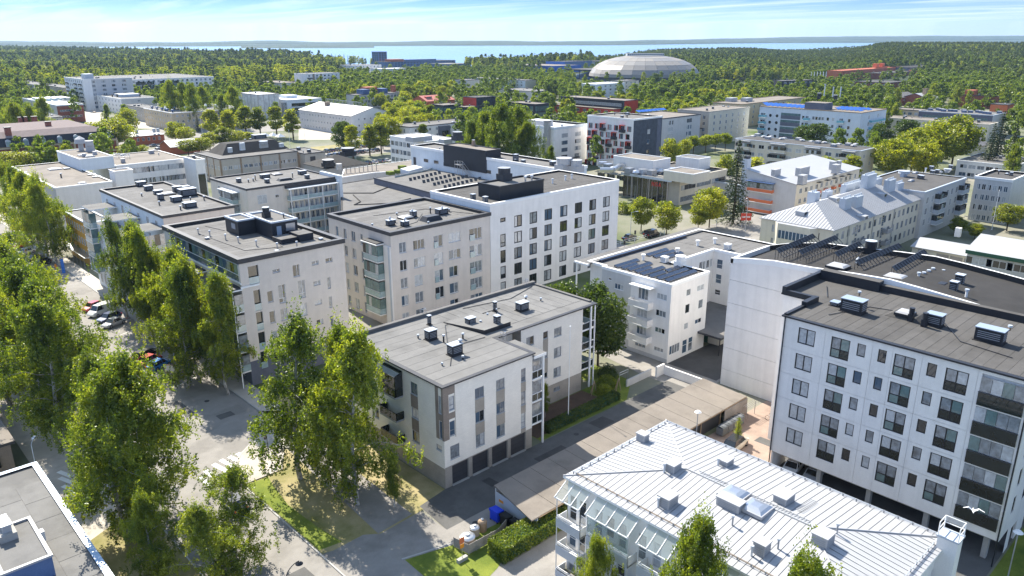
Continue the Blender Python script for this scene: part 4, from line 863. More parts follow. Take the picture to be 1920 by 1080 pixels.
body(b,[(-2,101.5),(12.6,101.5),(12.6,122),(-2,122)],0,3.6,'brown_brick',.2); b.add(MB().box(-2,101.3,3.6,12.9,122.2,3.95,'dark_metal',top='felt_tan'),'roof'); b.add(MB().box(8,101.4,1,11,101.6,2.6,'glass_dark'),'window')
# ================= buildings farther off =================
def far(name,label,a,b_,c,h,m='white_render',mF=None,roof='felt_grey',edge='dark_metal',F=None,Lw=None,rows=3,pitch=3.0,top=1.1,par=.25,rot=0,fm='window_white',cat='building',kind='flat',vents=4,vtop='pale_metal',W=None,D=None,z0=0,pm=None,ridge=2.0,base=None,group=None,over=.15,vm='black_metal'):
    A,B_,C=at(*a,h),at(*b_,h),at(*c,h)
    ca,sa=math.cos(R(rot)),math.sin(R(rot)); t=Vector((ca,sa)); n=Vector((-sa,ca))
    W=W or abs((B_-A).xy.dot(t)); D=D or abs((C-A).xy.dot(n))
    W=max(W,2);D=max(D,2)
    b=Bd(name,label,cat,(A.x,A.y),R(rot),group=group); b.W,b.D,b.h=W,D,h
    P=[(0,0),(W,0),(W,D),(0,D)]; mF=mF or m
    fF,fL=Face((0,0),(1,0),(0,1)),Face((0,0),(0,1),(1,0))
    b.F,b.L=fF,fL
    body(b,P,z0,h-.06,m,.25)
    for f,ln,spec,mm in ((fF,W,F,mF),(fL,D,Lw,m)):
        hs=[]
        if spec:
            n_,w_,hh=spec[:3]; m0=spec[3] if len(spec)>3 else .06
            for k in range(rows):
                zt=h-top-k*pitch
                if zt-hh<0.2+z0: break
                for i in range(n_):
                    ac=ln*(m0+(1-2*m0)*((i+.5)/n_)); 
                    if f is fL: ac=ln-ac
                    hs.append((ac-w_/2,ac+w_/2,zt-hh,zt))
        wall(b,f,0,ln,z0,h-.02,hs,mm,.14)
        for q in hs: b.win(f,*q,cols=() if q[1]-q[0]<1.0 else ((.5,) if q[1]-q[0]<2.6 else (.25,.5,.75)),fm=fm,dep=.1,fw=.08,pm=pm)
    wall(b,Face((W,0),(0,1),(-1,0)),0,D,z0,h-.02,[],m); wall(b,Face((0,D),(1,0),(0,-1)),0,W,z0,h-.02,[],m)
    if kind=='flat': 
        roofcap(b,P,h,roof,edge,par,over,.35)
        for k in range(vents):
            x,y=W*rnd.uniform(.1,.9),D*rnd.uniform(.12,.88); kd=rnd.choice(['box','box','pipe','dome','pipe'])
            s=rnd.uniform(.8,1.6); vent(b,kd,x,y,h+.02,w=s if kd!='pipe' else .3,d=s*.8,h=rnd.uniform(.7,1.3),m=vm,top=vtop)
    else:
        e=.4
        if kind=='gabley': # ridge runs along y
            for s in (0,1):
                xa,xb=(-e,W/2) if s==0 else (W+e,W/2); za=h-.05
                b.add(MB().quad((xa,-e,za),(xb,-e,za+ridge),(xb,D+e,za+ridge),(xa,D+e,za),roof).quad((xa,-e,za-.14),(xb,-e,za+ridge-.14),(xb,D+e,za+ridge-.14),(xa,D+e,za-.14),roof).quad((xa,-e,za-.14),(xa,-e,za),(xa,D+e,za),(xa,D+e,za-.14),edge).quad((xa,-e,za-.14),(xb,-e,za+ridge-.14),(xb,-e,za+ridge),(xa,-e,za),edge),'roof')
            b.add(MB().tri((0,0,h-.02),(W,0,h-.02),(W/2,0,h+ridge-.2),mF).tri((0,D,h-.02),(W,D,h-.02),(W/2,D,h+ridge-.2),mF),'gable')
        elif kind=='gablex':
            for s in (0,1):
                ya,yb=(-e,D/2) if s==0 else (D+e,D/2); za=h-.05
                b.add(MB().quad((-e,ya,za),(W+e,ya,za),(W+e,yb,za+ridge),(-e,yb,za+ridge),roof).quad((-e,ya,za-.14),(W+e,ya,za-.14),(W+e,yb,za+ridge-.14),(-e,yb,za+ridge-.14),roof).quad((-e,ya,za-.14),(W+e,ya,za-.14),(W+e,ya,za),(-e,ya,za),edge).quad((-e,ya,za-.14),(-e,yb,za+ridge-.14),(-e,yb,za+ridge),(-e,ya,za),edge),'roof')
            b.add(MB().tri((0,0,h-.02),(0,D,h-.02),(0,D/2,h+ridge-.2),m).tri((W,0,h-.02),(W,D,h-.02),(W,D/2,h+ridge-.2),m),'gable')
        elif kind=='hip':
            hw=min(W,D)/2+e; X0,X1,Y0,Y1=-e,W+e,-e,D+e; za=h-.05
            r0,r1=((X0+hw,(Y0+Y1)/2),(X1-hw,(Y0+Y1)/2)) if W>=D else (((X0+X1)/2,Y0+hw),((X0+X1)/2,Y1-hw))
            r0=r0+(za+ridge,);r1=r1+(za+ridge,); p=[(X0,Y0,za),(X1,Y0,za),(X1,Y1,za),(X0,Y1,za)]
            mb=MB()
            if W>=D: mb.quad(p[0],p[1],r1,r0,roof).quad(p[2],p[3],r0,r1,roof).tri(p[1],p[2],r1,roof).tri(p[3],p[0],r0,roof)
            else: mb.quad(p[1],p[2],r1,r0,roof).quad(p[3],p[0],r0,r1,roof).tri(p[0],p[1],r0,roof).tri(p[2],p[3],r1,roof)
            mb.prism([(X0,Y0),(X1,Y0),(X1,Y1),(X0,Y1)],za-.16,za-.004,edge); b.add(mb,'roof')
        elif kind=='shed': # high on the +y side
            za=h-.05; b.add(MB().prism([(-e,-e),(W+e,-e),(W+e,D+e),(-e,D+e)],(za,za,za+ridge,za+ridge),(za+.16,za+.16,za+ridge+.16,za+ridge+.16),roof),'roof')
            b.add(MB().tri((0,0,h-.02),(0,D,h-.02),(0,D,h+ridge-.2),m).tri((W,0,h-.02),(W,D,h-.02),(W,D,h+ridge-.2),m).quad((0,D,h-.02),(W,D,h-.02),(W,D,h+ridge-.2),(0,D,h+ridge-.2),m),'gable')
    return b
def bx(b,x0,y0,x1,y1,z0,z1,m,name='rooftop_box',top=None,par=None):
    o=b.add(MB().box(x0,y0,z0,x1,y1,z1,m,top=top),name)
    if par: ringp(b,x0,y0,x1,y1,z1,par,o,.25,.25)
    return o
def loc(b,px,py,z):
    q=at(px,py,z); d=q-b.root.location; r=-b.root.rotation_euler.z
    return d.x*math.cos(r)-d.y*math.sin(r),d.x*math.sin(r)+d.y*math.cos(r)
def locL(b,px,py,dx=0):
    "where the sight line meets the plane of the -x face: (y, z)"
    d=_fw*F_PX+_r2*(px-960)-_u2*(py-540); t=(b.root.location.x+dx)/d.x; p=V(0,0,HC)+d*t; return p.y-b.root.location.y,p.z
def vents_at(b,l,z):
    for e in l:
        x,y=loc(b,e[0],e[1],z); kw=e[3] if len(e)>3 else {}; vent(b,e[2],x,y,z,**kw)
def balcs(b,f,cols,zs,d=1.3,rail='glass_rail',glazed=None,rh=1.05,slab='white_paint',**k):
    for a0,a1 in cols:
        for z in zs: balcony(b,f,a0,a1,z,d,rail,slab,rh=rh,glazed=glazed,**k)
# I: block with open glass galleries
b=far('gallery_apartment_block','grey-beige block with long glass-railed balcony galleries facing the courtyard',(462.5,356.7),(639.6,335.8),(394.8,335.8),14.5,'beige_render',roof='felt_grey',Lw=(3,1.4,2.2,.1),rows=4,vents=0,par=.4)
f=b.F; W=b.W
for z in (10.6,7.5,4.4,1.3):
    b.add(MB().box(W*.42,-.0,z,W*.98,-.02,z+2.7,'cream_render'),'gallery_wall')
    for k in range(9): b.win(Face((0,-.05),(1,0),(0,1)),W*.44+k*W*.058,W*.44+k*W*.058+1.0,z+.4,z+2.4,dep=.04,fw=.06)
    balcony(b,f,W*.42,W*.98,z,1.6,'glass_rail','white_paint',post='pale_metal')
for k in (.43,.62,.79,.975): b.add(MB().box(W*k-.12,-1.75,0,W*k+.1,-1.6,13.6,'window_white'),'gallery_post')
b.add(MB().box(W*.41,-1.9,13.4,W*.99,-.01,13.6,'white_paint').box(W*.4,-.6,13.6,W*.995,-.01,14.3,'black_metal'),'gallery_roof')
b.add(MB().box(W*.985,-2.2,0,W*1.02,8,15.4,'blue_white'),'end_wall')
for q in ((W*.1,W*.2,10.6,12.8),(W*.29,W*.33,11.6,12.4)): b.win(Face((0,-.03),(1,0),(0,1)),*q,dep=.03)
for z in (10.3,7.2,4.1): balcony(b,b.L,b.D*.25,b.D*.6,z,1.6,'glass_rail','white_paint',glazed='glass_grey')
b.add(MB().box(-1.9,b.D*.2,13.2,-.01,b.D*.62,13.4,'pale_metal'),'canopy')
vents_at(b,[(448,342,'box'),(501,343,'box'),(519,328,'dome',dict(w=2.4,d=2.4,m='black_metal',top='white_metal')),(534,338,'hatch',dict(w=4,d=2,h=.6,m='black_metal')),(567,327,'box',dict(w=2,d=1.4,h=1)),(576,335,'box'),(497,334,'box',dict(w=2.4,d=1.3,h=1)),(466,342,'pipe',dict(w=.3,h=.8)),(475,340,'pipe',dict(w=.3,h=.8)),(479,338,'pipe',dict(w=.25,h=1.4)),(549,334,'pipe',dict(w=.25,h=1.4))],14.52)
sheets(b,.7,b.W-.7,.7,b.D-.7,14.52,'felt_grey',1.4)
# J: terraced block with roof huts
b=far('terraced_apartment_block','white and beige block with set-back top floors and many black vent boxes on top',(305.2,408.5),(458,395),(190.6,357.5),19,'blue_white',mF='beige_render',roof='felt_grey',vents=0,par=.4,Lw=(7,1.3,1.7,.04),rows=6,pitch=3.1)
vents_at(b,[(265,349,'box',dict(w=1.8,d=1.4,h=1)),(279,357,'box',dict(w=1.6,d=1.2,h=1)),(297,364,'box',dict(w=1.6,d=1.2,h=.8)),(302,375,'box',dict(w=1,d=1,h=1.2)),(315,365,'dome',dict(w=2.6,d=2.4,m='black_metal',top='white_metal')),(333,360,'box',dict(w=1.6,d=1.4,h=1.2)),(352,368,'box',dict(w=3.2,d=2,h=1.6)),(345,358,'box',dict(w=2.2,d=1.4,h=1)),(331,378,'box',dict(w=1.8,d=1.6,h=1)),(356,389,'box',dict(w=2.2,d=1.6,h=1)),(299,385,'pipe',dict(w=.25,h=.8)),(339,394,'pipe',dict(w=.25,h=.8)),(383,376,'pipe',dict(w=.25,h=.9)),(266,368,'pipe',dict(w=.25,h=.6)),(358,379,'pipe',dict(w=.2,h=1))],19.02)
sheets(b,.7,b.W-.7,.7,b.D-.7,19.02,'felt_grey',1.4)
# lower terraces on the avenue side
for i,(y0,y1) in enumerate(((0.2,9.5),(11.5,21),(23,32))):
    o=b.add(MB().box(-4.2,y0,0,-.01,y1,13.2,'blue_white',top='felt_light').box(-4.3,y0-.1,13.2,-4.0,y1,13.9,'white_paint'),'terrace_block')
    for z in (10.2,7.1,4.0,.9):
        for yy in (y0+1.2,y0+3.6,y0+6): b.win(Face((-4.25,0),(0,1),(1,0)),yy,yy+1.1,z,z+2.1,dep=.04,parent=None) if False else b.win(Face((-4.24,0),(0,1),(1,0)),yy,yy+1.1,z,z+2.1,dep=.03)
for y0,h in ((.0,16.9),(12.5,16.9),(26,16.9)):
    b.add(MB().box(-5.2,y0,h,-.02,y0+6,h+.25,'white_paint',top='felt_light'),'canopy')
    for z in (13.3,10.2,7.1,4.0):
        balcony(b,b.L if 0 else Face((-4.25,0),(0,1),(1,0)),y0+.3,y0+5,z,1.4,'glass_rail','white_paint',glazed='glass_green',gh=2.0)
for z in (13.3,10.2,7.1): balcony(b,b.F,-4.2,-.3,z,1.0,'glass_rail','white_paint',glazed='glass_curtain',gh=2.0)
# K yellow
b=far('ochre_house','ochre-yellow rendered three-storey house beside the avenue, brown shaded side',(161.5,420),(176,418),(125,397),10.5,'ochre_render',roof='felt_light',edge='pale_metal',W=5,Lw=(8,1.3,1.7,.05),rows=3,vents=0,pm='glass_grey')
b.add(MB().box(-1.6,-.1,2.7,-.02,b.D,2.85,'steel'),'canopy')
for k in range(6): b.add(MB().box(-1.55,1+k*3,0,-1.5,1.05+k*3,2.7,'grey_metal'),'canopy_post')
# L white retail block
b=far('white_retail_hall','big white windowless hall with flat felt roof, letter sign and rooftop block',(104,354),(213.5,343),(15.6,314.8),12,'pale_grey',mF='white_render',roof='felt_tan',edge='white_paint',vents=0,par=.35)
x,y=loc(b,149,299,15.5); x1,y1=loc(b,215.6,294,15.5); x2,y2=loc(b,105,283.5,15.5)
o=bx(b,x,y,x1,y2,12,15.4,'blue_white','rooftop_block','felt_tan','white_paint')
vents_at(b,[(103,318,'dome',dict(w=3.4,d=3,m='white_metal',top='white_metal')),(115,333,'pipe',dict(w=.4,h=1.2)),(155,345,'dome',dict(w=2,d=2,m='white_metal',top='white_metal')),(125,317,'box',dict(w=1.6,d=1.6,h=.3)),(70,338,'box',dict(w=1.6,d=1.6,h=.3)),(79,343,'box',dict(w=1.6,d=1.6,h=.3)),(172,328,'box',dict(w=2,d=1.4,h=.2)),(181,332,'box',dict(w=2,d=1.4,h=.2)),(44,325,'box',dict(w=1.6,d=1.6,h=.3))],12.02)
vents_at(b,[(155,292,'dome',dict(w=2.4,d=2.4,m='white_metal',top='white_metal')),(168,294,'dome',dict(w=2.6,d=2.4,m='white_metal',top='white_metal')),(158,294,'fan',dict(w=1.2,h=1,m='white_metal',top='white_metal')),(178,290,'fan',dict(w=1.2,h=1,m='white_metal',top='white_metal')),(170,284,'fan',dict(w=2.4,h=3.4,m='white_metal',top='white_metal')),(153,282,'turb',dict(w=3.6,h=4.6,m='white_metal',top='white_metal'))],15.42)
q=loc(b,214.6,323,14); bx(b,q[0],q[1],q[0]+5,q[1]+5,0,14,'white_render','stair_tower','felt_tan','white_paint')
# letter sign seen from behind
y_=b.D-3; 
LET=STR={'N':[((0,0),(0,1)),((0,1),(.6,0)),((.6,0),(.6,1))],'O':[((0,.1),(0,.9)),((0,.9),(.6,.9)),((.6,.9),(.6,.1)),((.6,.1),(0,.1))],'K':[((0,0),(0,1)),((0,.45),(.6,1)),((.15,.58),(.6,0))],'A':[((0,0),(.3,1)),((.3,1),(.6,0)),((.12,.38),(.48,.38))],'L':[((0,0),(0,1)),((0,0),(.55,0))],'U':[((0,1),(0,.2)),((0,.2),(.3,0)),((.3,0),(.6,.2)),((.6,.2),(.6,1))],'S':[((.6,.9),(.3,1)),((.3,1),(0,.78)),((0,.78),(.6,.28)),((.6,.28),(.3,0)),((.3,0),(0,.1))],'T':[((0,1),(.6,1)),((.3,1),(.3,0))],'E':[((0,0),(0,1)),((0,1),(.55,1)),((0,.5),(.5,.5)),((0,0),(.55,0))]}
p0=at(243,294,12.6); p1=at(212,294,12.6); dirv=(p1-p0); dirv.z=0; L_=dirv.length; dirv.normalize()
s=thing('letter_sign','white rooftop letters on a frame seen from behind, above the white hall','sign',(p0.x,p0.y,12.4))
b.signroot=s
for i,ch in enumerate('KALUSTE'):
    mb=MB(); hgt=L_/5.2; 
    for (ax,az),(bx2,bz) in STR[ch]:
        mb.tube(dirv*(ax*hgt)+V(0,0,az*hgt+.3),dirv*(bx2*hgt)+V(0,0,bz*hgt+.3),hgt*.075,'white_paint',5)
    o=link(mb.mesh('letter'),'letter',s,tuple(dirv*(i*L_/7)))
mb=MB().tube(V(0,0,.1),dirv*L_+V(0,0,.1),.1,'grey_metal',5)
for i in range(4): mb.tube(dirv*(L_*i/3)+V(0,0,-.4),dirv*(L_*i/3)+V(0,0,.3),.06,'grey_metal',4)
link(mb.mesh('sign_frame'),'sign_frame',s)
b=far('white_office_wing','white office wing with ribbon windows between the hall and brown-framed block',(216.7,311.7),(356,299),(214,291),12,'white_render',roof='felt_tan',edge='white_paint',F=(16,1.9,1.8,.03),rows=3,pitch=3.6,vents=4,vm='white_metal',vtop='white_metal')
b=far('corner_stair_tower','white corner tower with a tall dark window slot at the end of the office wing',(366,301),(383,299),(352,294),12.8,'white_render',roof='felt_light',edge='white_paint',vents=1)
b.add(MB().box(b.W*.12,-.06,1,b.W*.88,-.01,8.2,'glass_dark').box(b.W*.12,-.1,8.2,b.W*.88,-.02,8.4,'grey_metal'),'window_slot')
# M brown framed office
b=far('brown_framed_office','low beige office with brown columns and dark mansard plant storey',(412.5,299.4),(553,282.7),(363.5,287),9,'grey_beige',roof='felt_grey',edge='dark_metal',F=(15,1.5,1.3,.02),Lw=(8,1.5,1.3,.02),rows=2,pitch=3.8,vents=0,top=2.6)
for k in range(5): b.add(MB().box(b.W*k/4-.3,-.14,0,b.W*k/4+.3,-.01,8.8,'wood'),'column')
for k in range(1,4): b.add(MB().box(-.14,b.D*k/4-.3,0,-.01,b.D*k/4+.3,8.8,'wood'),'column')
x,y=loc(b,416.7,291,9.2);x1,_=loc(b,548,279,9.2);_,y2=loc(b,392.7,283.7,9.2)
mb=MB(); q0=[(x,y),(x1,y),(x1,y2),(x,y2)]; i0=offs(q0,4); zt=12.6
for k in range(4):
    mb.quad(q0[k]+(9.05,),q0[(k+1)%4]+(9.05,),i0[(k+1)%4]+(zt,),i0[k]+(zt,),'felt_dark')
mb.quad(*[p+(zt,) for p in i0],'felt_dark'); o=b.add(mb,'mansard_roof')
vents_at(b,[(486,262,'box',dict(w=5,d=3,h=2)),(432,286,'box',dict(w=1.3,d=1,h=1.6,m='pale_metal')),(455,282,'box',dict(w=1.6,d=1.2,h=2.6,m='pale_metal')),(495,277,'fan',dict(w=3,h=2.4,m='grey_metal')),(528,276,'box',dict(w=1.5,d=1,h=1.4,m='pale_metal')),(460,266,'pipe',dict(w=.5,h=1)),(470,265,'pipe',dict(w=.5,h=1))],12.0)
b=far('service_annex','small beige flat-roofed annex with a dark door right of the mansard office',(571,289),(610.4,284.8),(553,279),8.2,'grey_beige',roof='felt_grey',vents=3)
b.add(MB().box(b.W*.25,-.06,4,b.W*.5,-.01,7,'dark_metal'),'door')
b=far('dark_pyramid_hall','low hall with dark ribbed pitched roof behind the gallery block',(612,316),(690,306),(600,303),6,'concrete',roof='felt_dark',edge='dark_metal',kind='hip',ridge=3.2,vents=0)
vents_at(b,[(653,292,'fan',dict(w=5,d=4,h=3,m='black_metal',top='grey_metal')),(616,312,'fan',dict(w=4,d=3,h=2.4,m='black_metal',top='white_metal')),(636,318,'fan',dict(w=2,h=2,m='white_metal',top='white_metal'))],6.5)
# mall roofs
def flat(name,label,pts,z,m,edge='dark_metal',cat='building',seams=None,wallm='pale_grey',par=.15):
    P=[at(px,py,z) for px,py in pts]; o0=P[0]; b=Bd(name,label,cat,(o0.x,o0.y),0,(o0.x,o0.y)); poly=[(p.x,p.y) for p in P]
    ar=sum(poly[i][0]*poly[(i+1)%len(poly)][1]-poly[(i+1)%len(poly)][0]*poly[i][1] for i in range(len(poly)))
    if ar<0: poly=poly[::-1]
    b.add(MB().prism(poly,0,z-.05,wallm),'wall'); roofcap(b,poly,z,m,edge,par,.1,.3); b.poly=poly; return b
b=flat('mall_roof_hall','wide low shopping hall with folded grey felt roof behind the beige blocks',[(640,425),(870,362),(812,318),(640,345)],9.5,'felt_grey','felt_dark')
for l in (((640,362),(700,362),(737,347)),((662,365),(676,378),(664,384),(735,381),(770,372)),((735,347),(800,330))):
    mb=MB()
    for u,v in zip(l[:-1],l[1:]): mb.tube(at(*u,9.62)-V(b.sub[0],b.sub[1],0)+V(0,0,0),at(*v,9.62)-V(b.sub[0],b.sub[1],0),.16,'felt_dark',4)
    link(mb.mesh('roof_gutter'),'roof_gutter',b.root)
b=flat('solar_roof_hall','dark-sided low hall carrying rows of tilted black solar panels',[(701,334),(855,374),(960,352),(880,318),(826,318)],11.2,'felt_grey','dark_metal',wallm='slate_brick')
PVB=MB().quad((-.42,-.35,.15),(.42,-.35,.15),(.42,.35,.95),(-.42,.35,.95),'solar_black').box(-.42,.3,0,-.38,.34,.85,'steel').box(.38,.3,0,.42,.34,.85,'steel').mesh('solar_panel')
for r,(p,q,n) in enumerate((((770,339),(824,326),8),((795,343),(850,330),8),((815,348),(875,333),9),((835,353),(900,337),9),((855,358),(880,352),4),((812,371),(870,362),8))):
    for k in range(n):
        u=at(p[0]+(q[0]-p[0])*k/(n-1),p[1]+(q[1]-p[1])*k/(n-1),11.4); b.put(PVB,'solar_panel',(u.x,u.y,11.25),R(-22))
b=flat('roof_terrace_hall','hall with a planted roof terrace behind glass rails beside the black penthouse',[(640,333),(702,324),(826,317),(776,300),(645,318)],10.5,'felt_tan','white_paint')
for px,py in ((754,314),(747,322),(732,325)):
    u=at(px,py,11); b.put(MB().box(-1,-1,0,1,1,1.0,'grass').mesh('planter'),'planter',(u.x,u.y,10.6))
u=at(772,317,11.5); b.put(MB().prism([(-4,-1.5),(4,-1.5),(4,1.5),(-4,1.5)],0,(1.0,1.0,1.5,1.5),'membrane_white').mesh('skylight'),'skylight',(u.x,u.y,10.6),R(20))
for i in range(9):
    u=at(642+i*8,327-i*.9,10.6); b.put(MB().box(-.08,-.08,0,.08,.08,2.2,'wood_grey').mesh('pergola_post'),'pergola_post',(u.x,u.y,10.6))
mb=MB(); u=at(642,327,12.7);v=at(710,320,12.7); sb=V(b.sub[0],b.sub[1],0); mb.tube(u-sb,v-sb,.12,'wood_grey',4); link(mb.mesh('pergola_beam'),'pergola_beam',b.root)
mb=MB()
for p,q in (((740,330),(800,318)),((800,318),(822,310)),((780,306),(824,316))):
    u=at(*p,11.7)-sb;v=at(*q,11.7)-sb; mb.tube(u,v,.05,'window_white',4); mb.quad(u,v,v-V(0,0,.9),u-V(0,0,.9),'glass_rail')
link(mb.mesh('railing'),'railing',b.root)
# long blue-white wing with penthouse
b=far('long_white_wing','long blue-white wing with small slot windows, escape stair and black penthouse',(1055,322),(1085,312),(777,275),17,'blue_white',roof='felt_grey',edge='white_paint',vents=3,par=.6,D=None)
fl_=b.L; D=b.D
for px,py in ((799,301),(818,304),(836,308),(857,311),(897,319),(916,322),(944,326)):
    y,z=locL(b,px,py); b.win(Face((-.03,0),(0,1),(1,0)),y-1.1,y+1.1,z-.5,z+.5,cols=(),dep=.03,fm='frame_grey',pm='glass_dark')
(y1_,zt_),(y0_,zt2)=locL(b,831,272.5,-.25),locL(b,911,284,-.25); zt_=(zt_+zt2)/2; print('penthouse',y0_,y1_,zt_)
o=bx(b,-.25,y0_,5.5,y1_,min(13,zt_-5),zt_,'black_metal','penthouse','felt_tan','black_metal')
vents_at(b,[(858,263,'fan',dict(w=3,d=2.6,h=2.6,m='dark_metal',top='grey_metal')),(888,274,'fan',dict(w=.9,h=1.8,m='wood')),],zt_)
vents_at(b,[(967,303,'box',dict(w=1.2,d=1.2,h=2)),(1107-50,321,'fan',dict(w=4,d=3,h=3.4,m='white_metal',top='white_metal')),(1080,322,'fan',dict(w=3,d=3,h=3,m='white_metal',top='white_metal')),(981,307,'box'),(1047,315,'pipe',dict(w=.4,h=1.4,m='white_paint'))],17.02)
mb=MB(); ys=locL(b,868,300,-1)[0]
for s in (-1.2,-2.2): mb.box(s-.05,ys,0,s+.05,ys+.1,15.6,'steel').box(s-.05,ys+2.3,0,s+.05,ys+2.4,15.6,'steel')
mb.box(-2.3,ys-.1,14.4,-.3,ys+2.5,14.55,'steel')
for s in (-1.2,-2.2):
    mb.tube((s,ys,14.5),(s,ys-8,8.5),.09,'steel',4).tube((s,ys,15.5),(s,ys-8,9.5),.05,'steel',4).tube((s,ys+2.4,15.5),(s,ys,15.5),.05,'steel',4)
for k in range(22): mb.box(-2.2,ys-8*k/22-.3,14.4-6*k/22,-1.2,ys-8*k/22,14.45-6*k/22,'steel')
b.add(mb,'escape_stair')
b.add(MB().box(-.08,D-2.5,11.2,-.02,D-1.2,14,'dark_metal'),'door')
b=far('white_membrane_office','white office with dazzling white membrane roof at the back of the mall',(802,266),(980,290-12),(724,256),13,'white_render',roof='membrane_white',edge='white_paint',Lw=(9,2.2,1.7,.02),rows=4,pitch=3.2,top=1.6,fm='frame_grey',vents=0)
for px0,py0,w_,d_ in ((775,262,9,5),(790,258,5,4),(832,266,4,3)):
    x,y=loc(b,px0,py0,14); bx(b,x,y,x+w_,y+d_,13,14.8,'white_metal','rooftop_box','membrane_white')
# U
b=far('l_plan_house','low white house with slate-grey entrance bay and dark slot windows, flat felt roof',(768,239),(891.7,227.5),(740.8,233.3),10,'white_render',roof='felt_grey',edge='dark_metal',F=(9,1.3,1.3,.04),Lw=(2,1.2,1.8),rows=3,vents=8)
b.add(MB().box(b.W*.42,-1.4,0,b.W*.58,-.02,9.4,'slate_brick',top='felt_grey').box(b.W*.45,-1.46,2,b.W*.55,-1.41,7,'glass_dark'),'entrance_bay')
# T
b=far('white_stair_tower_block','white five-storey block with glazed side and projecting grey chimney shaft',(1040,243),(1094,235),(1002,229.5),15,'white_render',roof='membrane_white',edge='blue_white',F=(2,3.6,1.6,.1),Lw=(3,2.6,2.3,.05),rows=5,pitch=2.9,top=2.0,vents=2,fm='frame_grey',vm='white_metal',vtop='white_metal',par=.9)
x,y=loc(b,1018,228,17); bx(b,x,y,x+6,y+9,15,17.2,'white_metal','plant_room','membrane_white')
b.add(MB().box(-1.6,2.2,0,-.02,4.4,18,'concrete').box(-1.8,2.0,18,.2,4.6,18.2,'dark_metal'),'chimney')
b.add(MB().box(b.W*.2,-1.6,2.6,b.W*.7,-.02,2.9,'dark_metal'),'canopy')
# R red balconies
b=far('red_balcony_block','white block with scattered red balcony screens and a dark concrete end wall',(1188.5,225.8),(1241.7,219.6),(1096,218.5),19.5,'white_render',mF='dark_concrete',roof='felt_grey',edge='white_paint',vents=5,par=.5)
f=b.L; D=b.D; W=b.W
for r in range(6):
    z=15.0-3.05*r
    for i in range(7):
        a=D*(.045+.14*i+(.03 if r%2 else 0)); 
        if a+2>D: continue
        if (i+r*2)%3==1:
            b.win(Face((-.04,0),(0,1),(1,0)),a,a+1.8,z-.2,z+2.0,cols=(.5,),dep=.04,fm='red_paint')
            balcony(b,f,a-.5,a+2.0,z-.3,1.2,'dark_metal','black_metal',rh=1.0,post='dark_metal')
            b.add(MB().box(-1.15,a+1.9,z-.2,-.02,a+1.98,z+2.3,'red_paint').box(-1.2,a-.4,z+2.3,-.02,a+2,z+2.4,'red_paint'),'balcony_screen')
        else:
            b.win(Face((-.04,0),(0,1),(1,0)),a,a+1.5,z,z+2.0,cols=(.5,),dep=.04,fm='frame_black')
            b.add(MB().box(-.05,a+1.55,z,-.01,a+1.9,z+2.0,'red_paint'),'window_panel')
for z in (13.5,9.5,5.5): b.win(Face((0,-.04),(1,0),(0,1)),W*.48,W*.58,z,z+1.9,cols=(),dep=.04,fm='frame_grey')
b.add(MB().box(W*.83,-.08,0,W*.97,-.01,18.8,'slate_brick'),'corner_panel')
# neighbours of R
b=far('blue_solar_roof_block','beige block with bright blue solar panels on its low roof behind the red-balcony block',(1236,224),(1278,212),(1190,214),15,'grey_beige',mF='pale_grey',roof='felt_tan',F=(2,4.2,2.0,.05),rows=4,vents=1,par=.3)
PVC=MB().quad((-2.4,-1,.1),(2.4,-1,.1),(2.4,1,.9),(-2.4,1,.9),'blue_paint').mesh('solar_panel')
def pvs(b,pts,z,me=PVC,rz=0):
    for px,py in pts: x,y=loc(b,px,py,z); b.put(me,'solar_panel',(x,y,z),rz)
pvs(b,[(1200+i*7,210-i*.6) for i in range(7)],15.05)
b=far('vent_roof_house','small beige house whose roof is crowded with blue-white cowls below the red-balcony block',(1272,247),(1329,239.5),(1242.7,242),8,'grey_beige',roof='felt_tan',F=(4,2.2,2.0,.05),rows=2,vents=0)
for i in range(16): vent(b,'turb',b.W*(.05+.06*i),b.D*rnd.uniform(.2,.8),8.0,w=1.2,h=1.2,m='blue_box',top='white_metal')
b=far('beige_stepped_block','beige five-storey block with stepped front and small paired windows',(1330,210),(1395,200.5),(1276,205),16,'grey_beige',mF='cream_render',roof='felt_tan',edge='grey_beige',F=(6,1.3,1.7,.06),Lw=(5,1.5,1.7,.06),rows=5,pitch=2.95,top=1.8,vents=4)
b=far('long_sand_block','long sand-coloured block with pale roof and two white cabins behind the stepped block',(1391,196),(1476,181),(1336,192.5),13,'sand_render',roof='felt_tan',edge='wood',F=(10,1.6,1.6,.04),rows=4,vents=2,fm='window_white')
for px in (1371,1400): x,y=loc(b,px,188,14); bx(b,x,y,x+7,y+4,13,15.2,'white_metal','rooftop_cabin')
# V office
b=far('copper_glass_office','low beige office with brown glass entrance under a projecting flat roof',(1275,338),(1348,317.5),(1154,326),8,'grey_beige',mF='cream_render',roof='felt_brown',edge='cream_render',F=(3,8,1.6,.02),rows=2,pitch=3.6,top=1.8,vents=0,fm='frame_grey',par=.5)
W,D=b.W,b.D
b.add(MB().box(-2.8,D*.05,7.6,-.02,D*.98,8.3,'felt_grey',top='felt_grey').box(-2.9,D*.05,7.55,-2.8,D*.98,8.35,'pale_metal'),'roof_eave')
for k in range(9): 
    o=b.add(MB().box(-.1,D*.2+k*2.0,.2,-.02,D*.2+k*2.0+1.8,7.2,'copper_glass'),'glass_panel'); b.add(MB().box(-.2,D*.2+k*2.0-.2,.2,-.02,D*.2+k*2.0-.02,7.2,'pink_metal'),'mullion')
for z in (5,1.4):
    for k in range(5): b.win(Face((-.04,0),(0,1),(1,0)),D*.62+k*4.2,D*.62+k*4.2+3.2,z,z+1.6,cols=(.33,.66),dep=.04,fm='frame_grey',pm='glass_dark')
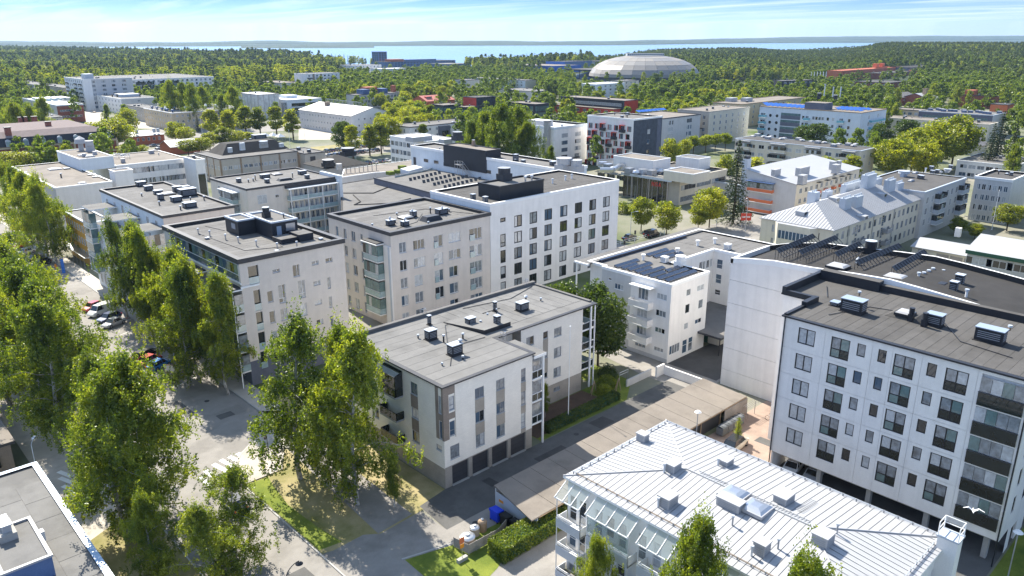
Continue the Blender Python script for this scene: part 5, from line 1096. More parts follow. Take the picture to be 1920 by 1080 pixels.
for k in range(4): b.add(MB().box(-2.7,D*.12+k*7,0,-2.5,D*.12+k*7+.2,7.6,'pink_metal'),'column')
x,y=loc(b,1225,303,12);x1,_=loc(b,1253,296.7,12);_,y2=loc(b,1153,292.5,12)
bx(b,x,y,x1,y2,8,12,'white_render','plant_room','felt_tan','white_paint')
x,y=loc(b,1300,328,10.8);x1,_=loc(b,1320,320,10.8);_,y2=loc(b,1271,315,10.8); bx(b,x,y,x1,y2,8,10.8,'cream_render','plant_room','felt_tan','white_paint')
x,y=loc(b,1310,303,11); bx(b,x,y,x+7,y+9,8,11.6,'white_render','plant_room','felt_light','white_paint')
for k,(px,py) in enumerate(((1130,308),(1140,312),(1150,316),(1165,313),(1180,320),(1193,323),(1205,322),(1222,324),(1237,320),(1262,320))):
    x,y=loc(b,px,py,9); vent(b,['fan','box','turb'][k%3],x,y,8.02,w=2.6,d=2,h=1.8,m=['pale_metal','grey_metal','white_metal'][k%3],top='steel')
mb=MB(); pts=[(1125,318),(1150,318),(1160,312),(1175,308),(1193,305)]
for u,v in zip(pts[:-1],pts[1:]): p,q=loc(b,*u,9.5),loc(b,*v,9.5); mb.tube(p+(9.4,),q+(9.4,),.8,'steel',8)
for py in (304,300,307): p,q=loc(b,1120,py,9.5),loc(b,1152,py-2,9.5); mb.tube(p+(9.3,),q+(9.3,),.5,'grey_metal',6)
b.add(mb,'air_duct')
s_=0
for ch in 'NOA':
    mb=MB()
    for (ax,az_),(bx2,bz) in LET[ch]: mb.tube((-3.0,D*.2+4-s_-ax*1.2,5.6+az_*1.3),(-3.0,D*.2+4-s_-bx2*1.2,5.6+bz*1.3),.13,'red_paint',4)
    b.add(mb,'letter'); s_+=1.3
b=far('grey_link_block','low grey-roofed link block behind the spruce',(1400,350),(1420,340),(1340,318),5,'pale_grey',roof='felt_grey',edge='pale_metal',vents=0,F=(3,1.4,1.5),rows=1,W=14)
# O metal roof with red balconies
b=far('red_fronted_house','white-roofed house with orange-red balcony fronts and a tall white chimney wall',(1494,346.5),(1612,315.8),(1437.6,324.4),10,'pale_grey',mF='cream_render',roof='white_metal',edge='white_metal',F=(12,1.6,1.5,.03),rows=3,top=1.4,kind='shed',ridge=2.6,vents=0)
b.add(MB().box(-.0,b.D,0,2.2,b.D+1.6,15.5,'pale_metal').box(.3,b.D+.2,15.5,1.9,b.D+1.4,16.3,'dark_metal'),'chimney')
for z in (6.6,3.5,.6): balcony(b,b.L,b.D*.42,b.D*.92,z,1.2,'orange_red','white_paint',rh=1.0,glazed='glass_grey' if z>6 else None)
b.add(MB().box(-1.5,b.D*.4,9.4,-.02,b.D*.95,9.55,'blue_box'),'balcony_roof')
for k in range(5): 
    a=b.W*(.3+.12*k)
    for z in (5.8,2.8): balcony(b,b.F,a,a+1.8,z,.9,'orange_red','white_paint',rh=.9)
    b.add(MB().box(a-.2,-1.1,9.1,a+2,-.02,9.2,'black_metal'),'canopy')
for px,py,w_,d_ in ((1505,318,6,1.5),(1505,333,2.6,1.6),(1455,322,3.5,1.2),(1562,307,2,1.5),(1568,313,2.6,1.6),(1573,306,1.5,1)):
    x,y=loc(b,px,py,12.5); vent(b,'box',x,y,10.6,w=w_,d=d_,h=2.6,m='white_metal',top='white_metal')
# P
b=far('beige_low_block','long low beige block with white balcony canopies and many roof domes',(1614,283.5),(1633.5,276.5),(1369,261.5),11,'cream_render',roof='felt_brown',edge='pale_metal',Lw=(12,2.4,1.5,.04),F=(2,1.2,1.4),rows=3,pitch=3.1,top=1.5,vents=0,par=.15)
D=b.D
for a0,a1 in ((.03,.13),(.29,.41),(.56,.69),(.86,.98)):
    b.add(MB().box(-1.4,D*a0,10.4,.4,D*a1,10.7,'white_metal'),'canopy')
    for z in (7.4,4.3,1.2): balcony(b,b.L,D*a0,D*a1,z,1.3,'cream_render','white_paint',rh=1.0,glazed='glass_dark',gh=1.3)
for i,(px,py) in enumerate(((1412,256),(1420,255),(1432,258),(1445,257),(1440,261),(1465,262),(1470,260),(1497,263),(1504,265),(1521,266),(1533,269),(1546,269),(1573,271),(1590,273),(1600,275),(1604,271),(1563,275))):
    x,y=loc(b,px,py,11); vent(b,['dome','box','turb'][i%3],x,y,11,w=2.2,d=1.6,h=.9,m='white_metal',top='white_metal')
# Q
b=far('teal_balcony_block','blue-white block with round porthole windows, turquoise balconies and blue roof panels',(1615,212),(1650.5,204),(1425,199.5),17,'blue_white',roof='felt_tan',edge='wood',F=(2,1.2,1.8,.15),rows=5,pitch=3.1,top=1.6,vents=0,par=.2)
D=b.D; f=b.L
def up(px): return loc(b,px,205,12)[1]
PH_=MB()
for r in range(4):
    z=13-3.3*r
    for a in (.88,.81): 
        mb=MB(); n=10; i=0
        mb.v=[(-.05,D*a+.75*math.cos(2*math.pi*k/n),z+.75*math.sin(2*math.pi*k/n)) for k in range(n)]; mb.f=[tuple(range(n))]; mb.m=['glass_dark']; b.add(mb,'porthole')
    b.add(MB().box(-.06,D*.57,z-1.2,-.02,D*.77,z+.6,'slate_brick').box(-.05,D*.57,z+.62,-.02,D*.77,z+1.7,'glass_green'),'glazed_panel')
for a0,a1 in ((.92,.995),(.475,.53),(.145,.205)):
    for r in range(5): balcony(b,f,D*a0,D*a1,12.0-3.2*r,1.3,'teal_panel','white_paint',rh=1.1); b.win(Face((-.04,0),(0,1),(1,0)),D*a0+.6,D*a1-.6,12.1-3.2*r,14-3.2*r,dep=.04)
for r in range(4):
    for a in (.44,.41,.38,.35,.54,.30,.25,.10): b.win(Face((-.04,0),(0,1),(1,0)),D*a-.6,D*a+.6,12.5-3.2*r,14-3.2*r,dep=.04,cols=())
for r in range(5): balcony(b,b.F,b.W*.35,b.W*.9,12-3.2*r,1.3,'teal_panel','white_paint',rh=1.1)
x,y=loc(b,1518,197,20);bx(b,2,D*.36,10,D*.56,17,20.2,'slate_brick','plant_room','felt_tan')
vents_at(b,[(1535,186,'fan',dict(w=2,h=3)),(1545,180,'pipe',dict(w=.6,h=6,m='pale_metal')),(1561,182,'pipe',dict(w=.6,h=5,m='pale_metal')),(1575,182,'pipe',dict(w=.6,h=5,m='pale_metal')),(1566,186,'fan',dict(w=2,h=2))],20.2)
pvs(b,[(1437+i*9,195.5+i*.6) for i in range(9)]+[(1440+i*9,198+i*.6) for i in range(8)]+[(1572+i*8,205+i*.6) for i in range(6)]+[(1580+i*8,203+i*.5) for i in range(7)],17.05)
# N metal roof house with chimneys
b=far('chimney_roof_house','cream three-storey house with white seamed hip roof and rows of metal-clad chimneys',(1562,431),(1727,371),(1426,408),10.5,'cream_render',roof='white_metal',edge='white_metal',kind='hip',ridge=3.6,F=(17,1.3,1.7,.02),Lw=(3,1.8,1.6,.08),rows=3,pitch=3.1,top=1.2,vents=0,fm='frame_grey')
W,D=b.W,b.D
for a in (.16,.42,.66): b.add(MB().box(W*a-.25,-.1,0,W*a+.25,-.01,10.3,'concrete'),'pilaster')
for a in (.26,.55): 
    for z in (5.2,2.2): balcony(b,b.F,W*a,W*a+2.6,z,1.2,'grey_metal','concrete',rh=.9)
    for z in (1,4,7): b.win(Face((0,-.04),(1,0),(0,1)),W*a-1.4,W*a-.4,z,z+2.6,cols=(),rows=(.2,.4,.6,.8),dep=.04,fm='concrete')
b.add(MB().prism([(-1.8,D*.25),(-.01,D*.18),(-.01,D*.8),(-1.8,D*.7)],0,10.3,'cream_render','white_metal').box(-1.86,D*.27,7.0,-1.8,D*.68,8.8,'glass_blue'),'bay')
for k in range(8): b.add(MB().box(-1.92,D*.27+k*(D*.41/8),6.95,-1.87,D*.27+k*(D*.41/8)+.12,8.85,'window_white'),'mullion')
hw=D/2+.4
def zN(x,y): return 10.45+3.6*min(hw,x+.4,W+.4-x,y+.4,D+.4-y)/hw
k=0
s_=.75
mbs=None
x=-.4+s_
while x<W:
    ln=min(hw,x+.4,W+.4-x); b.add(MB().prism([(x,-.4),(x+.07,-.4),(x+.07,-.4+ln),(x,-.4+ln)],(10.45,10.45,10.45+3.6*ln/hw,10.45+3.6*ln/hw),(10.53,10.53,10.53+3.6*ln/hw,10.53+3.6*ln/hw),'grey_metal'),'roof_seam'); x+=s_
y=-.4+s_
while y<D:
    ln=min(y+.4,D+.4-y); b.add(MB().prism([(-.4,y),(-.4+ln,y),(-.4+ln,y+.07),(-.4,y+.07)],(10.45,10.45+3.6*ln/hw,10.45+3.6*ln/hw,10.45),(10.53,10.53+3.6*ln/hw,10.53+3.6*ln/hw,10.53),'grey_metal'),'roof_seam'); y+=s_
for px,py,w_,d_,h_ in ((1525,372,2.2,2.0,3.4),(1586,377,3.6,1.4,3.2),(1607,372,3.6,1.4,3.2),(1627,350,5.5,1.6,4.0),(1668,348,4,1.4,3.6),(1687,342,3.6,1.4,3.4),(1590,348,5,1.4,3),(1605,343,4,1.4,3),(1672,328,6,1.4,3.6),(1552,357,3,1.4,2.6),(1633,336,3,1.4,2.6)):
    x,y=loc(b,px,py,14); x=min(max(x,2),W-2); y=min(max(y,1.2),D-1.2); z=zN(x,y)-.8
    o=b.put(MB().box(-w_/2,-d_/2,0,w_/2,d_/2,h_,'pale_metal').mesh('chimney'),'chimney',(x,y,z))
    mb=MB()
    for i in range(int(w_/.9)+1): mb.tube((-w_/2+.3+i*.85,0,h_),(-w_/2+.3+i*.85,0,h_+.45),.18,'pale_metal',6)
    link(mb.mesh('chimney_cowls'),'chimney_cowl',o)
for px,py in ((1503,401),(1618,398),(1652,370),(1697,357),(1562,388)):
    x,y=loc(b,px,py,12); b.put(MB().prism([(-1,-1),(1,-1),(1,1),(-1,1)],0,(.9,.9,1.0,1.0),'white_metal').box(-.6,-1.05,.2,.6,-1.0,.8,'glass_dark').mesh('dormer'),'dormer',(x,y,zN(x,y)-.35))
b.add(MB().box(.3,.3,10.6,W-.3,.36,10.62,'grey_metal'),'snow_guard')
# N2
b=far('grey_panel_block','pale grey panel block with glazed balcony stacks and brown felt roof',(1734.5,362),(1822.5,336),(1656,329),12,'pale_grey',roof='felt_brown',edge='pale_metal',F=(8,1.4,1.8,.03),rows=4,pitch=2.9,top=1.4,vents=0,par=.3)
for a in (.32,.9):
    for z in (8.4,5.5,2.6): balcony(b,b.F,b.W*a-2,b.W*a+3,z,1.4,'pale_metal','white_paint',glazed='glass_dark',gh=1.3)
vents_at(b,[(1746,318,'box'),(1757,325,'box'),(1748,326,'box'),(1762,324,'dome',dict(w=2.4,m='white_metal',top='white_metal')),(1782,316,'box'),(1776,323,'fan',dict(w=2,m='white_metal')),(1716,325,'dome',dict(w=2.6,m='white_metal',top='white_metal')),(1724,335,'box'),(1728,336,'box'),(1708,340,'dome',dict(w=2.4,m='white_metal',top='white_metal')),(1735,323,'pipe',dict(w=.4,h=1.2,m='white_paint')),(1694,331,'fan',dict(w=3,h=1.6,m='pale_metal'))],12.02)
b=far('grey_panel_wing','grey panel wing with small dark windows, turned towards the flagpole',(1898,341.5),(1925,327.5),(1823,335.5),12,'pale_grey',mF='white_render',roof='felt_brown',edge='white_paint',Lw=(6,1.0,1.6,.06),rows=4,pitch=2.9,top=1.4,vents=3,par=.6)
b=far('garage_row','small cream garage row with part-blue metal roof and grey doors',(1840,484),(1870,468),(1729,453),3.2,'cream_render',roof='white_metal',edge='white_metal',kind='gabley',ridge=1.2,vents=0)
for k in range(3): b.add(MB().box(-.06,b.D*(.05+.2*k),.1,-.01,b.D*(.05+.2*k)+2.6,2.5,'wood_grey'),'garage_door')
b.win(Face((-.04,0),(0,1),(1,0)),b.D*.78,b.D*.78+1.8,1.1,2.7,dep=.04,fm='frame_grey')
x,y=loc(b,1797,433,5); b.put(MB().box(-.6,-.6,0,.6,.6,2.2,'white_render').mesh('chimney'),'chimney',(x,y,3.6))
b=far('green_trimmed_house','pale rendered house with white metal roof over a dark green fascia, right edge',(1985,497),(2040,470),(1828,461),7,'pale_grey',roof='white_metal',edge='green_paint',kind='gabley',ridge=2,Lw=(4,5.0,1.6,.03),rows=2,pitch=3.1,top=1.3,vents=0)
b.add(MB().box(-.5,-.3,6.2,-.41,b.D+.3,7.0,'green_paint'),'fascia')
# M1 school-like long house
b=far('long_gabled_school','long pale house with metal gabled roof, small square windows and rooftop railings',(658.3,217.5),(743,211.5),(562,205),10.5,'pale_grey',mF='white_render',roof='white_metal',edge='white_metal',kind='gabley',ridge=3.8,Lw=(17,1.1,1.2,.02),F=(6,1.0,1.0,.1),rows=3,pitch=3.3,top=1.6,vents=0)
x,y=loc(b,597,190,14); b.put(MB().box(-1.2,-1.2,0,1.2,1.2,3.6,'wood').mesh('chimney'),'chimney',(b.W*.35,b.D*.72,11.5))
mb=MB()
for k in range(26): mb.box(b.W*.5-.05,b.D*.2+k*1.5,14.2,b.W*.5+.05,b.D*.2+k*1.5+.1,16.2,'pale_metal')
mb.box(b.W*.5-.06,b.D*.2,16.1,b.W*.5+.06,b.D*.2+38,16.25,'pale_metal'); b.add(mb,'ridge_railing')
b.add(MB().prism([(b.W*.5,-12),(b.W+3,-12),(b.W+3,-.01),(b.W*.5,-.01)],0,(7,5,5,7),'pale_grey','white_metal'),'lean_to')
# avenue side, left part
A=at(115,266,9)
b=far('mansard_town_house','old red-brick town house with black mansard storey, arched dormers and tan stone trim',(-70,284),(112,266),(-115,262),9.5,'red_brick',roof='felt_dark',edge='wood',F=(10,1.6,2.8,.03),rows=2,pitch=4.6,top=2.0,vents=0,W=55)
W,D=b.W,b.D
for z in (4.6,8.9): b.add(MB().box(-.1,-.18,z,W+.1,-.01,z+.55,'sand_render'),'stone_band')
for k in range(11): b.add(MB().box(W*k/10-.4,-.14,0,W*k/10+.4,-.01,9,'sand_render'),'stone_pilaster')
P0=[(0,0),(W,0),(W,D),(0,D)]; I0=offs(P0,1.6); mb=MB()
for k in range(4): mb.quad(P0[k]+(9.5,),P0[(k+1)%4]+(9.5,),I0[(k+1)%4]+(13,),I0[k]+(13,),'black_metal')
o=b.add(mb,'mansard_roof'); I1=offs(P0,7); mb=MB()
for k in range(4): mb.quad(I0[k]+(13,),I0[(k+1)%4]+(13,),I1[(k+1)%4]+(15,),I1[k]+(15,),'tan_metal')
mb.quad(*[p+(15,) for p in I1],'tan_metal'); b.add(mb,'roof')
for k in range(9):
    a=W*(.06+.11*k); mb=MB().box(a-.9,.0,9.7,a+.9,1.2,11.6,'pale_metal').tube((a,-.0,11.6),(a,1.4,11.6),.9,'pale_metal',12); mb.box(a-.6,-.05,9.9,a+.6,-.01,11.7,'glass_rail'); b.add(mb,'dormer')
for px,py in ((10,215),(14,243),(64,222),(90,232),(0,210)): 
    x,y=loc(b,px,py,16); b.put(MB().box(-1,-1,0,1,1,3.5,'red_brick').box(-1.2,-1.2,3.5,1.2,1.2,3.8,'black_metal').mesh('chimney'),'chimney',(x,min(max(y,2),D-2),13.2))
b=far('red_brick_cottage','small one-storey red-brick house with pale hipped metal roof',(248,256),(309,251.5),(233,251.5),4.5,'red_brick',mF='brick_red_wall',roof='white_metal',edge='white_metal',kind='hip',ridge=2,F=(5,1.2,1.6,.08),rows=1,top=1.0,vents=0)
for px,py in ((260,246),(290,243),(300,243)): x,y=loc(b,px,py,7); b.put(MB().box(-.6,-.6,0,.6,.6,2,'pale_metal').mesh('chimney'),'chimney',(x,min(max(y,1),b.D-1),5.4))
b=far('white_gabled_shed','low white-roofed shed among bushes behind the letter sign',(320,276),(362,268),(307,270),3.5,'brick_red_wall',roof='white_metal',edge='white_metal',kind='gablex',ridge=2.4,vents=0)
b=far('red_brick_office','red-brown brick block with white roof and glass lanterns, by the left edge',(106,199),(158,196.7),(77,183.5),10.5,'pale_grey',mF='red_brick',roof='membrane_white',edge='blue_white',Lw=(6,2.4,1.5,.03),F=(2,6,1.2,.1),rows=2,pitch=3.6,top=2.4,vents=0,par=.6)
for k in range(5): bx(b,2+k*4,b.D*.55,4.6+k*4,b.D*.8,10.5,12.2,'glass_rail','roof_lantern','membrane_white')
b=far('white_tower_block','tall white block with grey middle section and black balconies, upper left',(155,149),(204,141.5),(115,145),22,'white_render',mF='pale_grey',roof='felt_light',edge='white_paint',Lw=(9,1.4,1.6,.04),F=(4,3,1.6,.08),rows=7,pitch=3.0,vents=4,fm='frame_grey')
bx(b,3,5,9,14,22,25.5,'pale_metal','plant_room')
for a in (.15,.4,.85):
    for z in (17.5,14.5,11.5,8.5,5.5,2.5): balcony(b,b.L,b.D*a-2,b.D*a+2,z,1.3,'glass_smoke','white_paint',post='dark_metal')
b.add(MB().box(-.2,-.2,0,b.W*.16,-.01,21.8,'white_render'),'corner_pilaster')
b=far('white_terrace_block','wide white block with dark glazed balconies behind the birch row, upper left',(232,150),(395,143.5),(203,142),17,'white_render',roof='felt_light',edge='white_paint',F=(18,1.8,1.8,.02),Lw=(4,2,1.8),rows=5,vents=9,vtop='white_metal',fm='frame_grey')
for a in (.12,.22,.38,.5):
    for z in (12.4,9.4,6.4,3.4): balcony(b,b.F,b.W*a,b.W*a+7,z,1.3,'glass_smoke','white_paint',glazed='glass_dark')
b=far('white_low_house','white three-storey house with dark roof cowls in front of the white terrace',(227,186),(281,181),(183,177.5),10.5,'white_render',mF='pale_grey',roof='felt_light',edge='white_paint',Lw=(8,1.7,1.5,.03),F=(1,2,1.2,.3),rows=3,vents=0)
for i in range(7): vent(b,'turb',b.W*(.1+.13*i),b.D*rnd.uniform(.2,.5),10.5,w=1.6,h=2.2,m='black_metal',top='black_metal')
bx(b,b.W*.25,b.D*.3,b.W*.8,b.D*.55,10.5,12.4,'pale_metal','plant_room')
b=far('grey_beige_house','small grey-beige flat house joined to the yellow one, upper left',(275,204),(300,201),(244,195.5),8.5,'grey_beige',roof='felt_light',Lw=(7,1.4,1.4),rows=2,vents=4,vm='black_metal')
b=far('yellow_long_house','long L-shaped yellow-beige house with blue roof cowls behind the street trees',(322,212.5),(466,203.5),(274,203),10,'sand_render',roof='felt_light',edge='white_paint',Lw=(11,1.2,1.5,.02),F=(14,1.2,1.3,.03),rows=3,vents=0)
for i in range(11): vent(b,'turb',b.W*(.05+.085*i),b.D*rnd.uniform(.3,.6),10,w=1.9,h=2.4,m='blue_box',top='pale_metal')
for i in range(5): vent(b,'turb',b.W*.05,b.D*(.1+.18*i),10,w=1.9,h=2.0,m='blue_box',top='blue_box')
b=far('wrapped_building','building wrapped in white scaffold sheeting',(483,178),(509,174.5),(457,173.5),15,'plastic_wrap',roof='membrane_white',edge='wood_grey',vents=2)
for k in range(7): b.add(MB().tube((-.5,b.D*k/6,0),(-.5,b.D*k/6,15.4),.1,'wood_grey',4),'scaffold_pole')
for k in range(5): b.add(MB().tube((b.W*k/4,-.5,0),(b.W*k/4,-.5,15.4),.1,'wood_grey',4),'scaffold_pole')
b=far('pale_blue_school','pale blue building with white roof and raised roof light',(538,188),(593,183),(511,181.5),11,'blue_white',roof='membrane_white',edge='white_paint',Lw=(5,1.6,1.8),F=(1,20,2.2,.1),rows=3,top=2.2,vents=0,fm='frame_grey')
bx(b,b.W*.3,b.D*.4,b.W*.6,b.D*.7,11,13,'blue_white','roof_lantern','membrane_white')
b.add(MB().tube((-.6,3,0),(-.6,3,9.4),2.0,'glass_grey',12),'stair_drum')
b=far('white_brown_tower','white five-storey block with brown strips and black balconies near the lake wood',(573,139),(633,136.5),(570,137),17,'white_render',roof='felt_light',edge='white_paint',F=(8,1.8,1.6,.04),rows=5,vents=3,fm='frame_grey',vm='white_metal')
for a in (.2,.42): b.add(MB().box(b.W*a,-.1,0,b.W*a+2,-.01,16.8,'wood'),'facade_strip')
for a in (.04,.3): 
    for z in (12.5,9.5,6.5,3.5): balcony(b,b.F,b.W*a,b.W*a+5,z,1.3,'glass_smoke','white_paint')
b=far('beige_wood_house','low beige house among trees beyond the wrapped building',(527,156),(556,154),(510,151.5),9,'cream_render',roof='felt_tan',Lw=(4,1.4,1.4),F=(2,1,1),rows=3,vents=2)
b=far('white_square_window_block','white block with two rows of square windows left of the glass tower',(661,123),(700,120.8),(644,121.5),13,'white_render',roof='felt_light',edge='white_paint',F=(7,1.6,1.6,.06),Lw=(3,1.6,1.6),rows=3,vents=1,fm='frame_grey')
b=far('white_stepped_house','small white house below the glass tower',(716,129.5),(757,127.5),(711,128),9,'white_render',roof='membrane_white',edge='white_paint',F=(7,1.4,1.4,.06),rows=3,vents=1)
b=far('glass_tower','blue-grey glass office tower standing before the lake',(709,97.3),(723.5,97),(706,97.1),27.5,'blue_slab',roof='felt_dark',F=(3,4,3,.04),Lw=(3,4,3,.04),rows=7,pitch=3.6,vents=0,fm='dark_metal',pm='glass_blue',D=20)
b=far('lakeside_office','long dark blue-grey office beside the glass tower',(724,116.5),(838,112.5),(715,115),12,'blue_slab',roof='felt_dark',F=(22,4,1.6,.02),rows=3,vents=8,fm='dark_metal',pm='glass_blue')
bx(b,b.W*.1,8,b.W*.28,26,12,16,'brick_red_wall','plant_room'); bx(b,b.W*.3,8,b.W*.75,26,12,15,'blue_slab','plant_room')
b=far('lakeside_annex','stepped pale blue annex right of the lakeside office',(838,120.5),(850,118),(815,116),8,'blue_slab',roof='felt_light',F=(4,2,1.5),rows=2,vents=0)
b=far('grey_blue_school','grey building with two blue roof boxes and a red brick stack, behind the metal-roof house',(666,178.5),(776,174.5),(657,176.5),10,'pale_grey',roof='felt_grey',F=(14,2.0,2.0,.03),rows=3,vents=0)
bx(b,b.W*.2,3,b.W*.34,12,10,13.4,'blue_box','plant_room'); bx(b,b.W*.58,3,b.W*.7,12,10,13.4,'blue_box','plant_room'); bx(b,b.W*.34,8,b.W*.56,16,10,14.6,'brick_red_wall','plant_room'); bx(b,b.W*.9,8,b.W*.95,12,10,15,'brick_red_wall','chimney')
b=far('red_roofed_hall','low hall with salmon-red roof and dormers',(800,190),(860,187),(777,182.5),5.5,'brick_red_wall',roof='red_roof',edge='red_paint',kind='gablex',ridge=3.6,vents=0,D=18)
for a in (.15,.25,.55,.65): b.put(MB().box(-1.4,-1,0,1.4,1.5,1.6,'red_paint').box(-1,-1.05,.3,1,-1.0,1.3,'glass_grey').mesh('dormer'),'dormer',(b.W*a,5,6.9))
for nm,lb,a,b2,c,hh in (('black_glass_pavilion','leftmost black pavilion of the dark complex, all glass below a felt roof',(831,198),(869,196),(811,195.5),10),('black_glass_hall','middle black hall of the dark complex with wide glazing',(872,201.5),(932,198.5),(868,199),9),('black_glass_wing','right-hand black wing of the dark complex with glazed gable',(1004,196),(1024,193.5),(966,190.5),11)):
    b=far(nm,lb,a,b2,c,hh,'black_metal',roof='felt_tan',edge='black_metal',F=(6,3,3.2,.04),Lw=(5,3,3.2,.05),rows=2,pitch=3.8,vents=3,fm='frame_black',pm='glass_green')
b=far('black_red_cube','black box with one red side on top of the dark complex',(893,183.5),(936,181.5),(883,180.5),14,'red_paint',mF='black_metal',roof='felt_brown',edge='black_metal',vents=2)
b=far('black_red_school','long black school wing with a window band and a red end',(1171,189.5),(1193,187),(1053,181),10.5,'black_metal',mF='red_paint',roof='felt_tan',edge='black_metal',Lw=(16,3.2,1.9,.04),rows=1,top=1.8,vents=2,fm='window_white',pm='glass_grey')
b=far('red_school_hall','low red-walled hall with tan roof in front of the black school wing',(1150,205),(1182,202.5),(1054,194),5.5,'red_paint',roof='felt_tan',edge='felt_tan',Lw=(8,3,2,.05),rows=1,vents=2,pm='glass_dark')
b=far('beige_blind_gable_block','beige block with blind gable wall right of the red roofs',(876,150.5),(902,149.5),(854,149),14,'pale_grey',mF='cream_render',roof='felt_light',Lw=(4,3,1.8),rows=4,vents=3)
b=far('beige_wood_block','low pale block half hidden by trees, with a stepped roof',(985,151),(1006,150),(920,143.5),9.5,'blue_white',mF='cream_render',roof='felt_light',Lw=(14,2,1.4,.03),rows=3,vents=6)
b=far('blue_white_flats','white flats with pale blue tint and balconies under the sports dome',(1118,158.5),(1149,154),(1082,157),12,'blue_white',roof='membrane_white',edge='white_paint',F=(5,2.4,1.5,.05),Lw=(6,1.6,1.6,.04),rows=4,vents=3,vm='white_metal')
b=far('cream_flats','cream four-storey flats right of the blue-white ones',(1168,152),(1194,150),(1160,150),12,'cream_render',roof='felt_light',F=(3,2,1.4,.1),rows=4,vents=2)
b=far('pale_shed_hall','low pale hall with glass roof band left of the tall birch',(1000,172),(1033,168.5),(962,166),7,'pale_grey',roof='felt_light',F=(6,3,1.6,.03),rows=1,vents=2)
# blue halls and arena
b=far('blue_slatted_hall','bright blue hall with vertical ribs and pale roof left of the dome',(1037,124),(1040,122),(962,121),11,'blue_paint',roof='felt_tan',edge='blue_paint',vents=3,W=60)
for k in range(30): b.add(MB().box(-.5,b.D*k/30,0,-.01,b.D*k/30+1.0,10.8,'blue_paint'),'wall_rib')
b=far('blue_office_hall','dark blue hall with flat roof joining the sports dome',(1059,116),(1098,114),(1037,115.5),15,'blue_paint',mF='blue_slab',roof='felt_dark',edge='blue_slab',vents=2,D=40)
b=far('grey_blue_hall','grey-blue hall with a red stripe directly left of the dome',(1098,115.5),(1135,113.5),(1096,114),14,'blue_slab',mF='pale_grey',roof='felt_dark',vents=0)
cx=at(1212,147,3); cr=Vector((cx.x,cx.y,0))+_hf*20
dm=thing('sports_dome','huge pale grey panelled sports dome with a flat lantern on top','arena',(cr.x,cr.y,0))
RX=at(1305,131,8); rad=(Vector((RX.x,RX.y,0))-Vector((at(1120,127,8).x,at(1120,127,8).y,0))).length/2*.89
dm['diam']=rad
HT=29.0; prof_=[(1.0,5.5),(.985,9),(.93,14),(.84,19),(.70,23.5),(.52,26.8),(.33,28.6)]
ns=28
for r in range(len(prof_)-1):
    for k in range(ns):
        a0,a1=2*math.pi*k/ns,2*math.pi*(k+.985)/ns; (r0,z0),(r1,z1)=prof_[r],prof_[r+1]
        m='dome_a' if (r+k//3)%2 else 'dome_b'
        if m not in MATS: mat('dome_a',(.25,.235,.22),rough=.8,var=.05); mat('dome_b',(.23,.22,.21),rough=.5,var=.05)
        dn=.997
        link(MB().quad((rad*r0*math.cos(a0),rad*r0*math.sin(a0),z0),(rad*r0*math.cos(a1),rad*r0*math.sin(a1),z0),(rad*r1*math.cos(a1),rad*r1*math.sin(a1),z1-.1),(rad*r1*math.cos(a0),rad*r1*math.sin(a0),z1-.1),m).mesh('roof_panel'),'roof_panel',dm)
mb=MB()
def circ(r,n=28): return [(rad*r*math.cos(2*math.pi*k/n),rad*r*math.sin(2*math.pi*k/n)) for k in range(n)]
mb.prism(circ(.93),0,5.4,'slate_brick'); link(mb.mesh('wall'),'wall',dm)
mb=MB().prism(circ(.345),28.2,29.0,'concrete'); link(mb.mesh('roof_deck'),'roof_deck',dm)
mb=MB(); mb.box(-rad*.33,-7,28.9,rad*.33,7,31.4,'pale_metal',top='felt_light'); 
lt=link(mb.mesh('roof_lantern'),'roof_lantern',dm,(0,0,0),R(-43))
for k in range(18): link(MB().box(-.8,-.1,0,.8,.1,1.6,'glass_blue').mesh('lantern_window'),'window',lt,(-rad*.31+k*rad*.0365,-7.05,29.4))
b=far('stadium_stand','dark roofed grandstand with sloping stair in front of the dome',(1132,132),(1163,129),(1082,128.5),12,'black_metal',roof='felt_brown',edge='felt_grey',z0=10.5,vents=0,par=.2)
b.add(MB().prism([(3,8),(b.W-3,8),(b.W-3,b.D-4),(3,b.D-4)],0,(3,9,9,3),'blue_slab').box(b.W-3,10,0,b.W-1,b.D-6,10,'brick_red_wall'),'seating_tier')
b.add(MB().prism([(-6,2),(8,2),(8,5),(-6,5)],(0,9.5,9.5,0),(.6,10.3,10.3,.6),'concrete'),'stair_ramp')
for k in range(4): b.add(MB().box(2,3+k*(b.D-6)/3,0,2.6,3.6+k*(b.D-6)/3,10.5,'dark_metal'),'column')
# university
b=far('red_wedge_hall','orange-red windowless hall with slanted roof against the pine wood',(1579,133),(1628,124),(1562,137),12,'orange_red',mF='brick_red_wall',roof='brick_red_wall',edge='orange_red',vents=0)
b=far('red_tower_hall','orange-red block with twin towers in the university group',(1643,126.5),(1660,125),(1638,127),13,'orange_red',mF='brick_red_wall',roof='felt_brown',edge='orange_red',vents=0)
for a in (.2,.7): bx(b,b.W*a-2,1,b.W*a+3,7,13,17.5,'orange_red','tower')
b=far('red_university_block','dark brown-red block with orange end boxes, right of the twin towers',(1655,138),(1708,133),(1640,135),8,'red_brick',roof='felt_brown',F=(12,2,1.4,.03),rows=2,vents=4,pm='glass_dark')
b=far('dark_university_wing','long dark wing with two orange cubes at its ends, along the wood',(1712,127),(1795,121),(1690,124),12,'slate_brick',roof='felt_dark',edge='dark_metal',F=(16,2.4,1.4,.03),rows=2,vents=5,pm='glass_dark')
bx(b,-4,-4,3,3,0,9,'orange_red','end_block'); bx(b,b.W*.52,-4,b.W*.6,3,0,13.5,'orange_red','end_block')
